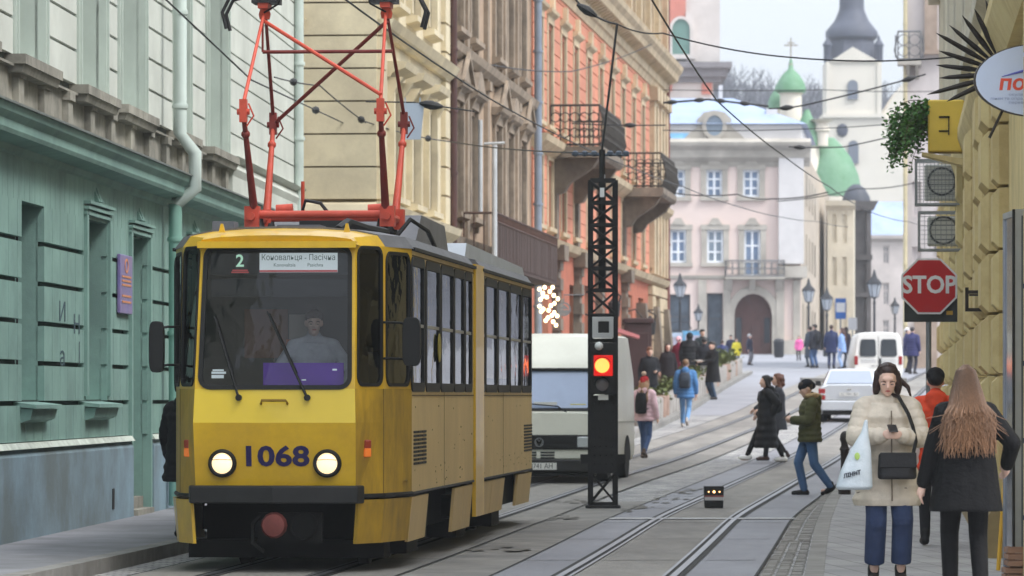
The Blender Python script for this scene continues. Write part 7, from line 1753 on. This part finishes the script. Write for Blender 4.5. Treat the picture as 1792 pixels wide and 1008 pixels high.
        if collar: b.cap(NB + Vector((0, .01, -.03)), NB + Vector((0, .012, .035)), .085, .074)
        if st == 'hood': b.ell(NB + Vector((0, .095, .0)), (.115, .07, .085)); b.ell(NB + Vector((0, .12, -.06)), (.09, .05, .07))
        if st == 'hoodup': b.ell(hp((0, .03, .0)), (.115, .12, .13), hr); b.ell(NB + Vector((0, .03, .0)), (.12, .1, .09))
        if st == 'highcollar':
            for q in range(2): b.rings([(1.395 + q * .04, .13, .105, 0, .03), (1.42 + q * .04, .14 - q * .01, .11, 0, .035), (1.445 + q * .04, .125, .10, 0, .045)])
        b.build('jacket', m, root, vox)
    # hair, hat
    hs_, hc = hair; hm_ = mat('hair_%d_%d_%d' % hc, hc, rough=.5, var=.3, scale=30, bump=.4, bscale=60, spec=.4) if ('hair_%d_%d_%d' % hc) not in bpy.data.materials else bpy.data.materials['hair_%d_%d_%d' % hc]
    if hs_ != 'none':
        b = Blob(); b.ell(hp((0, .035, .04)), (.088, .098, .096), hr); b.ell(hp((0, .012, .086)), (.074, .078, .044), hr) if hs_ != 'short' else b.ell(hp((0, -.018, .075)), (.078, .085, .055), hr)
        if hs_ in ('long', 'pony', 'bun', 'curly'):
            for s in (-1, 1): b.chain([hp((s * .072, .01, .05)), hp((s * .086, .02, -.05)), hp((s * .08, .05, -.11))], [.03, .032, .03])
            b.ell(hp((0, .075, -.03)), (.085, .05, .09), hr)
        if hs_ == 'long': 
            b.chain([hp((0, .09, -.04)), hp((0, .11, -.16)), NB + Vector((0, .12, -.20)), NB + Vector((0, .11, -.36))], [.08, .085, .085, .05]); b.chain([hp((.06, .08, -.06)), NB + Vector((.08, .11, -.2)), NB + Vector((.06, .1, -.36))], [.05, .06, .03]); b.chain([hp((-.06, .08, -.06)), NB + Vector((-.08, .11, -.2)), NB + Vector((-.06, .1, -.36))], [.05, .06, .03])
        if hs_ == 'curly':
            for q in range(26): b.ell(hp((R.uniform(-.1, .1), R.uniform(.02, .14), R.uniform(-.18, .10))), (R.uniform(.03, .05),) * 3)
        if hs_ == 'bun': b.ell(hp((0, .13, .05)), (.045, .045, .045))
        if hs_ == 'pony': b.chain([hp((.03, .11, -.02)), hp((.10, .12, -.03)), hp((.165, .09, -.08)), hp((.19, .07, -.16))], [.03, .024, .018, .008])
        b.build('hair', hm_, root, min(vox, .013), 2)
    if hat:
        kind, c = hat; b = Blob(); b.ell(hp((0, .02, .058)), (.095, .112, .088), hr); b.rings([(0, .094, .110, 0, 0), (.035, .097, .113, 0, 0)]) if 0 else None
        b.cap(hp((0, -.055, .045)), hp((0, .10, .02)), .06, .06)
        h_ = b.build('hat', cloth(c, .95, .2, 20, .5, 70), root, min(vox, .013))
        if kind == 'bobble': b = Blob(); b.ell(hp((0, .05, .19)), (.055, .055, .052)); b.build('bobble', cloth(top[1] if 0 else (196, 170, 150), .95), h_, .012)
    root['h'] = k
    return dict(root=root, W=W, E=E, S=S, A=A, K=K, NB=NB, hp=hp, HM=HM, k=k)
def gp(p, v): return p['root'].matrix_world @ Vector(v)
def at(x, Y): return fx(x, Y)
def backpack(p, col, lab, w_=.15, h_=.21, big=1.):
    e = empty('backpack', p['root'].matrix_world.copy(), lab, 'backpack'); b = Blob(); nb = p['NB']
    b.rings([(nb.z - .46 * big, w_ * .8, .05, 0, .22), (nb.z - .43 * big, w_, .085, 0, .225), (nb.z - .2, w_, .08, 0, .22), (nb.z - .08, w_ * .85, .06, 0, .205), (nb.z - .05, w_ * .5, .03, 0, .2)]); bo = b.build('bag', cloth(col, .7), e, .016)
    b = MB(); b.tube([(0, .2, nb.z - .05), (0, .19, nb.z + .0), (.0, .23, nb.z - .06)], .008, 5); b.prism([(-w_ * .7, nb.z - .42), (w_ * .7, nb.z - .42), (w_ * .7, nb.z - .26), (-w_ * .7, nb.z - .26)], .29, .312, 'y'); b.build('pocket', cloth(tuple(int(q * .85) for q in col), .7), e, bevel=.01)
    for s in (-1, 1):
        b = MB(); b.tube([(s * .09, .17, nb.z - .07), (s * .11, .06, nb.z + .03), (s * .12, -.12, nb.z - .05), (s * .15, -.14, nb.z - .2), (s * .16, .0, nb.z - .34), (s * .12, .16, nb.z - .40)], .014, 6); b.build('strap', cloth(col, .7), e)
    return e

# ---- woman with the phone
w1 = person('woman in cream padded coat looking down at her phone', at(1553, 35.7), 35.7, 4, 1.72, 1, z=.125, top=('highcollar', (206, 194, 178), .62, 1, 1.18), legs=((50, 62, 92), 'wide'), shoes=(34, 32, 32), hair=('pony', (58, 42, 38)),
            wr={1: (.055, -.27, 1.17), -1: (-.075, -.27, 1.17)}, el={1: (1, .35, -.75), -1: (-1, .35, -.75)}, an={1: (.10, -.02, .085), -1: (-.10, .05, .085)}, tilt=15, turn=-6, vox=.0085, face=True,
            fingers={1: dict(side=(0, .3, 1), palm=(-.6, -.2, .2), curl=26), -1: dict(side=(0, .3, 1), palm=(.6, -.2, .2), curl=26)})
rt = w1['root']
b = MB(); b.tube([(.004, -.178 - .0, 1.36), (.004, -.185, 1.15), (.004, -.19, .9), (.004, -.215, .66)], .006, 5); b.tube([(-.25, -.06, .72), (-.12, -.16, .76), (.12, -.17, .76), (.25, -.06, .72)], .004, 5); b.build('zip', cloth((120, 108, 96)), rt)
b = MB(); hpw = w1['hp']
for q in range(420):
    sd = R.choice((-1, 1)); t = R.random(); y0 = -.03 + .145 * t
    p0 = hpw((sd * .004, y0, .128 - .10 * max(0, t - .55))); p1 = hpw((sd * (.05 + .012 * R.random()), y0 + .005, .112 - .08 * max(0, t - .5))); p2 = hpw((sd * (.088 + .008 * R.random()), y0 * .6 + .02 + .03 * R.random(), .04)); p3 = hpw((sd * (.094 + .012 * R.random()), .03 + .06 * t, -.05)); p4 = hpw((sd * (.085 + .02 * R.random()), .06 + .05 * t, -.10 - .04 * R.random()))
    b.tube([p0, p1, p2, p3, p4], [.003, .0035, .0035, .003, .0008], 4)
b.build('hair_strands', bpy.data.materials['hair_58_42_38'], rt)
ph = empty('phone', rt.matrix_world @ Matrix.Translation((-.012, -.345, 1.225)) @ Matrix.Rotation(rad(-66), 4, 'X'), 'small black mobile phone held in both hands', 'phone')
b = MB(); b.box(-.036, .036, -.005, .005, -.065, .065); b.build('case', mat('phone_black', (24, 24, 28), rough=.35), ph, bevel=.004)
hb = empty('handbag', rt.matrix_world @ Matrix.Translation((0, 0, .17)), 'black cross body handbag hanging in front of the cream coat', 'handbag')
b = Blob(); b.rings([(.66, .145, .045, .03, -.30), (.68, .155, .055, .03, -.30), (.80, .150, .055, .03, -.295), (.86, .145, .04, .03, -.285)]); lthr = mat('black_leather', (26, 25, 28), rough=.45, var=.15, bump=.2); b.build('bag', lthr, hb, .012)
b = MB(); b.prism([(-.115, .75), (.175, .75), (.172, .868), (-.112, .868)], -.362, -.348, 'y'); b.build('flap', lthr, hb, bevel=.006)
b = MB(); b.tube([(.16, -.27, .86), (.185, -.245, .95), (.165, -.235, 1.06), (.13, -.205, 1.17), (.07, -.11, 1.30), (-.0, .02, 1.33)], .016, 6); b.build('strap', lthr, hb)
pb = empty('carrier_bag', rt.matrix_world @ Matrix.Translation((-.01, -.03, .17)), 'white plastic carrier bag hanging from the forearm of the cream coat', 'carrier bag')
plm = mat('white_plastic', (206, 214, 220), rough=.35, var=.08, scale=8, bump=.6, bscale=12, col2=(176, 190, 200), amt2=.5, s2=6)
b = Blob(); b.rings([(.58, .125, .05, -.30, -.30), (.60, .145, .075, -.30, -.30), (.72, .125, .07, -.285, -.30), (.88, .085, .05, -.25, -.29), (1.02, .03, .028, -.215, -.28), (1.12, .014, .012, -.20, -.26)]); pbb = b.build('bag', plm, pb, .01, 1)
text_mesh('lettering', 'ЛІНИТ', .042, mat('bag_print', (40, 46, 60), rough=.6), pbb, Matrix.Translation((-.33, -.382, .70)) @ Matrix.Rotation(rad(-14), 4, 'Y'), .001, bold=.002, shear=.2)
b = MB(); b.ell((0, 0, 0), .022, .004, .03, 8, 0, Matrix.Translation((-.285, -.362, .84))); b.build('leaf_mark', mat('leaf_print', (176, 206, 110), rough=.6), pbb)
# ---- woman from behind with long hair
w2 = person('woman in black jacket with long light brown hair seen from behind', at(1690, 33), 33, 182, 1.68, 1, z=.125, top=('jacket', (16, 16, 18), .66, 0, 1.28), legs=((15, 15, 17), 'jeans'), shoes=(24, 23, 23), hair=('none', (104, 80, 62)),
            wr={1: (.32, -.02, .84), -1: (-.33, -.16, 1.00)}, el={1: (.6, 1, 0), -1: (-.6, 1, 0)}, an={1: (.10, -.10, .085), -1: (-.10, .10, .09)}, tilt=4, vox=.010, turn=0)
hp = w2['hp']; NB = w2['NB']
hd = mat('ash_brown_hair', (112, 86, 66), rough=.42, var=.35, scale=18, stretch=(6, 6, .6), bump=.3, bscale=60); N_ = hd.node_tree; L_ = N_.links
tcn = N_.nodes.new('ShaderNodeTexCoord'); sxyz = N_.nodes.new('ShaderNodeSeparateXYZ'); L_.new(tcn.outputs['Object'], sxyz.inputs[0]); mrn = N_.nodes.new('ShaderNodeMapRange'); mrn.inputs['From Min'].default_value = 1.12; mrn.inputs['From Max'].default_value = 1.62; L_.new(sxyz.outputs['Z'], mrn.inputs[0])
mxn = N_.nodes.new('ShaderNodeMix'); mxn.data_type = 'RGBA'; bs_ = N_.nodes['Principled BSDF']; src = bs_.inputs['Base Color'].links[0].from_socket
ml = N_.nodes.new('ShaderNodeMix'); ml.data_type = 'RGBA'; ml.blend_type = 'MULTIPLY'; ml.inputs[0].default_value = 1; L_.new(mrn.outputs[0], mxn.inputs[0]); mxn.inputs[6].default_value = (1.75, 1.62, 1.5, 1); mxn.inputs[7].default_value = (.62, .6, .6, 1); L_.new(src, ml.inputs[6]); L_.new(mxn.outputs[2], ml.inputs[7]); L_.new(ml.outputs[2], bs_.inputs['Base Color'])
b = Blob(); b.ell(hp((0, .03, .03)), (.078, .09, .092)); b.chain([hp((0, .035, .0)), hp((0, .055, -.12)), NB + Vector((0, .085, -.12)), NB + Vector((0, .10, -.24))], [.07, .075, .08, .05])
for s in (-1, 1): b.chain([hp((s * .05, .05, .02)), hp((s * .085, .07, -.12)), NB + Vector((s * .09, .10, -.10)), NB + Vector((s * .10, .11, -.20))], [.045, .05, .05, .03])
hob = b.build('hair', hd, w2['root'], .012, 3)
b = MB()
for q in range(820):
    a = R.uniform(-1.7, 1.7); u = R.uniform(-1, 1); sa, ca = math.sin(a), math.cos(a)
    st = hp((.018 * sa, .02 + .06 * ca * R.random(), .128)); m0 = hp((.070 * sa, .03 + .085 * ca, .085)); m1 = hp((.096 * sa, .035 + .105 * ca, .0)); ln_ = R.uniform(.10, .33) if R.random() < .75 else R.uniform(.03, .16); wv_ = R.uniform(-.02, .02)
    m2 = Vector((.13 * sa + .01 * u, .095 + .10 * ca, NB.z + .0)); m3 = Vector((.165 * sa + .03 * u + wv_, .12 + .11 * max(0, ca), NB.z - .04 - ln_ * .55)); m4 = m3 + Vector((R.uniform(-.035, .035) - wv_ * 1.5 + (R.choice((-.1, .12)) if R.random() < .07 else 0), R.uniform(-.01, .03), -ln_ * .55))
    b.tube([st, m0, m1, m2, m3, m4], [.0035, .004, .0045, .0045, .0042, .001], 4)
b.build('strands', hd, hob)
# ---- person in the red jacket
w3 = person('person in bright orange red hooded jacket walking behind the two women', at(1637, 45), 45, 178, 1.72, 1, z=.13, top=('hood', (222, 74, 40), .74, 1, 1.1), legs=((34, 34, 38), 'slim'), shoes=(28, 27, 27), hair=('short', (24, 22, 24)), hat=('beanie', (28, 27, 30)), an={1: (.095, -.1, .085), -1: (-.095, .14, .12)}, vox=.014)
sh = empty('shoulder_bag', w3['root'].matrix_world.copy(), 'pale fabric shoulder bag under the arm of the orange red jacket', 'shoulder bag'); b = Blob(); b.rings([(.78, .10, .05, .25, .10), (1.0, .11, .06, .25, .10), (1.12, .09, .03, .24, .1)]); b.build('bag', cloth((214, 206, 206)), sh, .014); b = MB(); b.tube([(.22, .1, 1.1), (.21, .06, 1.42), (.2, -.04, 1.40), (.26, .04, 1.1)], .012, 5); b.build('strap', cloth((214, 206, 206)), sh)
# ---- man in the green puffer looking at his phone
m4 = person('man in olive green puffer jacket and dark beanie walking with phone', at(1416, 69), 69, -82, 1.74, 0, top=('hood', (74, 74, 42), .80, 1, 1.12), legs=((72, 102, 142), 'jeans'), shoes=(26, 25, 26), hair=('short', (60, 46, 36)), hat=('beanie', (30, 31, 38)),
            wr={1: (.09, -.27, 1.14), -1: (-.11, -.24, 1.12)}, el={1: (.6, .5, -1), -1: (-.6, .5, -1)}, an={-1: (-.09, -.06, .085), 1: (.09, .30, .13, (.0, -.11, -.09))}, tilt=16, vox=.012, fingers={1: dict(side=(0, .2, 1), palm=(-1, 0, .2), curl=24), -1: dict(side=(0, .2, 1), palm=(1, 0, .2), curl=24)})
b = Blob(); NB = m4['NB']; b.chain([NB + Vector((-.10, -.07, .04)), NB + Vector((-.09, .05, .05)), NB + Vector((0, .13, .02)), NB + Vector((.09, .05, .05)), NB + Vector((.10, -.07, .04))], [.035, .045, .055, .045, .035])
b.build('fur_trim', mat('fur_tan', (190, 160, 120), rough=.95, var=.35, scale=40, bump=.8, bscale=80), m4['root'], .012)
p2_ = empty('phone', m4['root'].matrix_world @ Matrix.Translation((.0, -.35, 1.19)) @ Matrix.Rotation(rad(-50), 4, 'X'), 'dark mobile phone held by the man in olive green', 'phone'); b = MB(); b.box(-.035, .035, -.005, .005, -.06, .07); b.build('case', bpy.data.materials['phone_black'], p2_, bevel=.004)
# ---- two women crossing
w5 = person('woman in long black padded coat and white trainers crossing the tracks', at(1340, 88), 88, -84, 1.68, 1, top=('hood', (24, 25, 30), .30, 1, 1.16), legs=((22, 22, 25), 'slim'), shoes=(236, 236, 236), hair=('bun', (26, 22, 24)), an={-1: (-.08, -.36, .12, (.0, -.15, -.02)), 1: (.08, .34, .10)}, wr={1: (.20, .1, .95), -1: (-.24, -.12, .95)}, tilt=2, vox=.014)
backpack(w5, (30, 31, 36), 'small black backpack worn over the long black coat', .12)
w6 = person('woman with curly auburn hair walking beside the long black coat', at(1360, 89.4), 89.4, -84, 1.70, 1, top=('jacket', (70, 72, 80), .62, 0, 1.12), legs=((40, 40, 46), 'slim'), shoes=(70, 52, 50), hair=('curly', (112, 70, 52)), wr={1: (.22, -.42, 1.0), -1: (-.25, -.44, 1.0)}, an={-1: (-.08, -.22, .09), 1: (.08, .16, .12)}, vox=.016)
# ---- girl in pink, man in blue
w7 = person('girl in pale pink jacket with red bobble hat beside the white van', at(1128, 91), 91, 158, 1.62, 1, top=('hood', (216, 182, 190), .80, 1, 1.06), legs=((64, 84, 120), 'slim'), shoes=(78, 66, 60), hair=('long', (150, 116, 84)), hat=('bobble', (166, 36, 40)), an={1: (.09, -.16, .085), -1: (-.09, .26, .14, (0, -.12, -.09))}, vox=.016)
backpack(w7, (24, 25, 29), 'black backpack on the girl in the pale pink jacket', .13, big=1.08)
w8 = person('man in blue hooded jacket and jeans walking along the planted kerb', at(1200, 117), 117, 172, 1.72, 0, top=('hood', (72, 118, 168), .74, 1, 1.08), legs=((108, 148, 192), 'jeans'), shoes=(180, 172, 166), hair=('short', (120, 92, 66)), an={1: (.09, -.14, .085), -1: (-.06, .30, .16, (0, -.11, -.10))}, vox=.018)
backpack(w8, (52, 60, 72), 'dark grey backpack on the man in the blue jacket', .15, big=1.0)
# ---- the group behind the planters
g = 'pedestrians gathered by the planted border'; zz = lambda Y: ground(Y) + .13
person('man in open black coat facing the camera beside the dark portal', at(1137, 126), 126, 12, 1.80, 0, z=zz(126), top=('jacket', (28, 29, 34), .72, 0, 1.14), legs=((34, 38, 52), 'jeans'), hair=('short', (120, 84, 62)), wr={1: (.12, -.2, 1.08)}, group=g, vox=.018, face=True)
person('woman in dark coat with long hair and a tan scarf', at(1169, 138), 138, 8, 1.70, 1, z=zz(138), top=('jacket', (34, 30, 34), .42, 0, 1.05), legs=((28, 28, 32), 'slim'), hair=('long', (52, 36, 34)), group=g, vox=.02, face=True)
b = Blob(); q = person('person in dark red coat with a pale pink hat behind the crowd', at(1188, 151), 151, 150, 1.66, 1, z=zz(151), top=('jacket', (130, 34, 62), .6, 0, 1.05), hat=('beanie', (228, 180, 190)), group=g, vox=.022)
person('broad person in black hooded coat with back turned', at(1207, 150), 150, 176, 1.82, 0, z=zz(150), top=('hoodup', (24, 25, 30), .5, 1, 1.3), legs=((30, 32, 40), 'slim'), hair=('none', (30, 30, 30)), group=g, vox=.02)
person('man in dark green jacket at the back of the group', at(1229, 157), 157, 20, 1.82, 0, z=zz(157), top=('jacket', (36, 46, 50), .7, 0, 1.15), hair=('short', (34, 30, 30)), group=g, vox=.022, face=True)
m12 = person('person in long black coat holding a folded paper at the kerb', at(1247, 142.5), 142.5, -60, 1.80, 0, top=('jacket', (24, 24, 28), .52, 0, 1.18), legs=((60, 78, 100), 'jeans'), shoes=(44, 40, 40), hair=('short', (34, 28, 28)), wr={1: (.12, -.40, 1.14), -1: (-.16, -.36, 1.12)}, el={1: (.6, .4, -1), -1: (-.6, .4, -1)}, group=g, vox=.018)
pp = empty('folded_paper', m12['root'].matrix_world @ Matrix.Translation((-.02, -.52, 1.16)), 'pale folded paper held by the person in the long black coat', 'paper'); b = MB(); b.prism([(-.20, -.02), (0, .01), (.20, -.02), (.20, -.008), (0, .022), (-.20, -.008)], -.1, .12, 'y'); b.build('sheet', mat('newsprint', (176, 170, 164), rough=.8, var=.2, scale=20), pp)
person('white clad person half hidden behind the long black coat', at(1233, 149), 149, 170, 1.66, 1, z=zz(149), top=('jacket', (40, 42, 50), .8, 0, 1.08), legs=((214, 216, 220), 'jeans'), shoes=(60, 60, 60), hair=('short', (40, 34, 34)), group=g, vox=.022)
g2 = 'people far up on the square'
person('child in dark blue jacket walking on the square', at(1264, 172), 172, 160, 1.35, 0, top=('jacket', (54, 62, 104), .6, 1, 1.1), legs=((52, 60, 96), 'slim'), group=g2, vox=.024)
person('child wearing a bright yellow jacket on the square', at(1289, 196), 196, 10, 1.22, 0, top=('jacket', (226, 212, 70), .66, 0, 1.1), legs=((44, 46, 56), 'slim'), group=g2, vox=.024)
person('adult in dark blue standing next to the yellow jacket', at(1279, 197), 197, 10, 1.34, 0, top=('jacket', (52, 54, 78), .6, 0, 1.1), legs=((44, 46, 56), 'slim'), group=g2, vox=.026)
person('person in grey trousers and white cap before the arched door', at(1312, 202), 202, 60, 1.36, 0, top=('jacket', (58, 62, 80), .75, 0, 1.15), legs=((128, 128, 134), 'wide'), hat=('beanie', (226, 226, 228)), group=g2, vox=.026)
person('child in vivid pink jacket by the palace wall', at(1398, 222), 222, -20, 1.20, 1, top=('jacket', (232, 112, 172), .72, 1, 1.1), legs=((50, 48, 54), 'slim'), hair=('long', (60, 44, 40)), group=g2, vox=.026)
m19 = person('man in black jacket and jeans standing on the square', at(1426, 191), 191, -140, 1.82, 0, top=('jacket', (44, 46, 56), .74, 1, 1.15), legs=((82, 108, 148), 'jeans'), hair=('short', (40, 34, 32)), group=g2, vox=.022)
backpack(m19, (34, 35, 42), 'black rucksack on the man standing on the square', .15)
person('person in grey coat mostly hidden behind the man in jeans', at(1417, 194), 194, -150, 1.72, 1, top=('jacket', (72, 80, 92), .4, 0, 1.0), legs=((64, 76, 90), 'slim'), group=g2, vox=.026)
person('man in navy coat beside the white panel van', at(1455, 189), 189, 170, 1.80, 0, top=('jacket', (44, 54, 88), .62, 0, 1.1), legs=((56, 66, 96), 'jeans'), group=g2, vox=.022)
person('woman in light blue jacket and pale jeans beside the navy coat', at(1473, 188), 188, -100, 1.68, 1, top=('jacket', (138, 168, 216), .70, 1, 1.1), legs=((150, 174, 210), 'jeans'), hair=('long', (70, 46, 44)), group=g2, vox=.022)
person('woman with dark hair turned away behind the light blue jacket', at(1481, 192), 192, 140, 1.70, 1, top=('jacket', (60, 56, 72), .6, 0, 1.05), hair=('long', (44, 32, 34)), group=g2, vox=.026)
person('person in navy jacket standing just past the white panel van', at(1597, 176), 176, 150, 1.80, 0, top=('jacket', (52, 54, 98), .66, 1, 1.15), legs=((48, 50, 66), 'slim'), hair=('short', (54, 46, 48)), group=g2, vox=.024)
person('person in pale cap and navy coat beyond the panel van', at(1588, 179), 179, 100, 1.74, 1, top=('jacket', (64, 66, 104), .66, 1, 1.1), legs=((60, 60, 70), 'slim'), hat=('beanie', (222, 220, 222)), group=g2, vox=.026)
person('person behind the tram nose in dark clothes on the narrow pavement', at(330, 47.5), 47.5, 150, 1.66, 0, z=.13, top=('hood', (26, 26, 30), .6, 1, 1.25), legs=((28, 28, 32), 'slim'), hair=('short', (30, 26, 26)), vox=.016)
# ---- the driver
dY = TY0 + .78
dr_ = person('tram driver in grey shirt sitting behind the windscreen', at(549, dY), dY, 6, 1.68, 0, z=.70, top=('jacket', (176, 176, 184), .84, 0, 1.12), legs=((50, 50, 56), 'slim'), hair=('short', (70, 50, 44)), wr={1: (.30, -.30, 1.02), -1: (-.30, -.30, 1.02)}, el={1: (1, .3, -.6), -1: (-1, .3, -.6)},
             an={1: (.12, -.38, .42), -1: (-.12, -.38, .42)}, vox=.012, face=True, tilt=3)
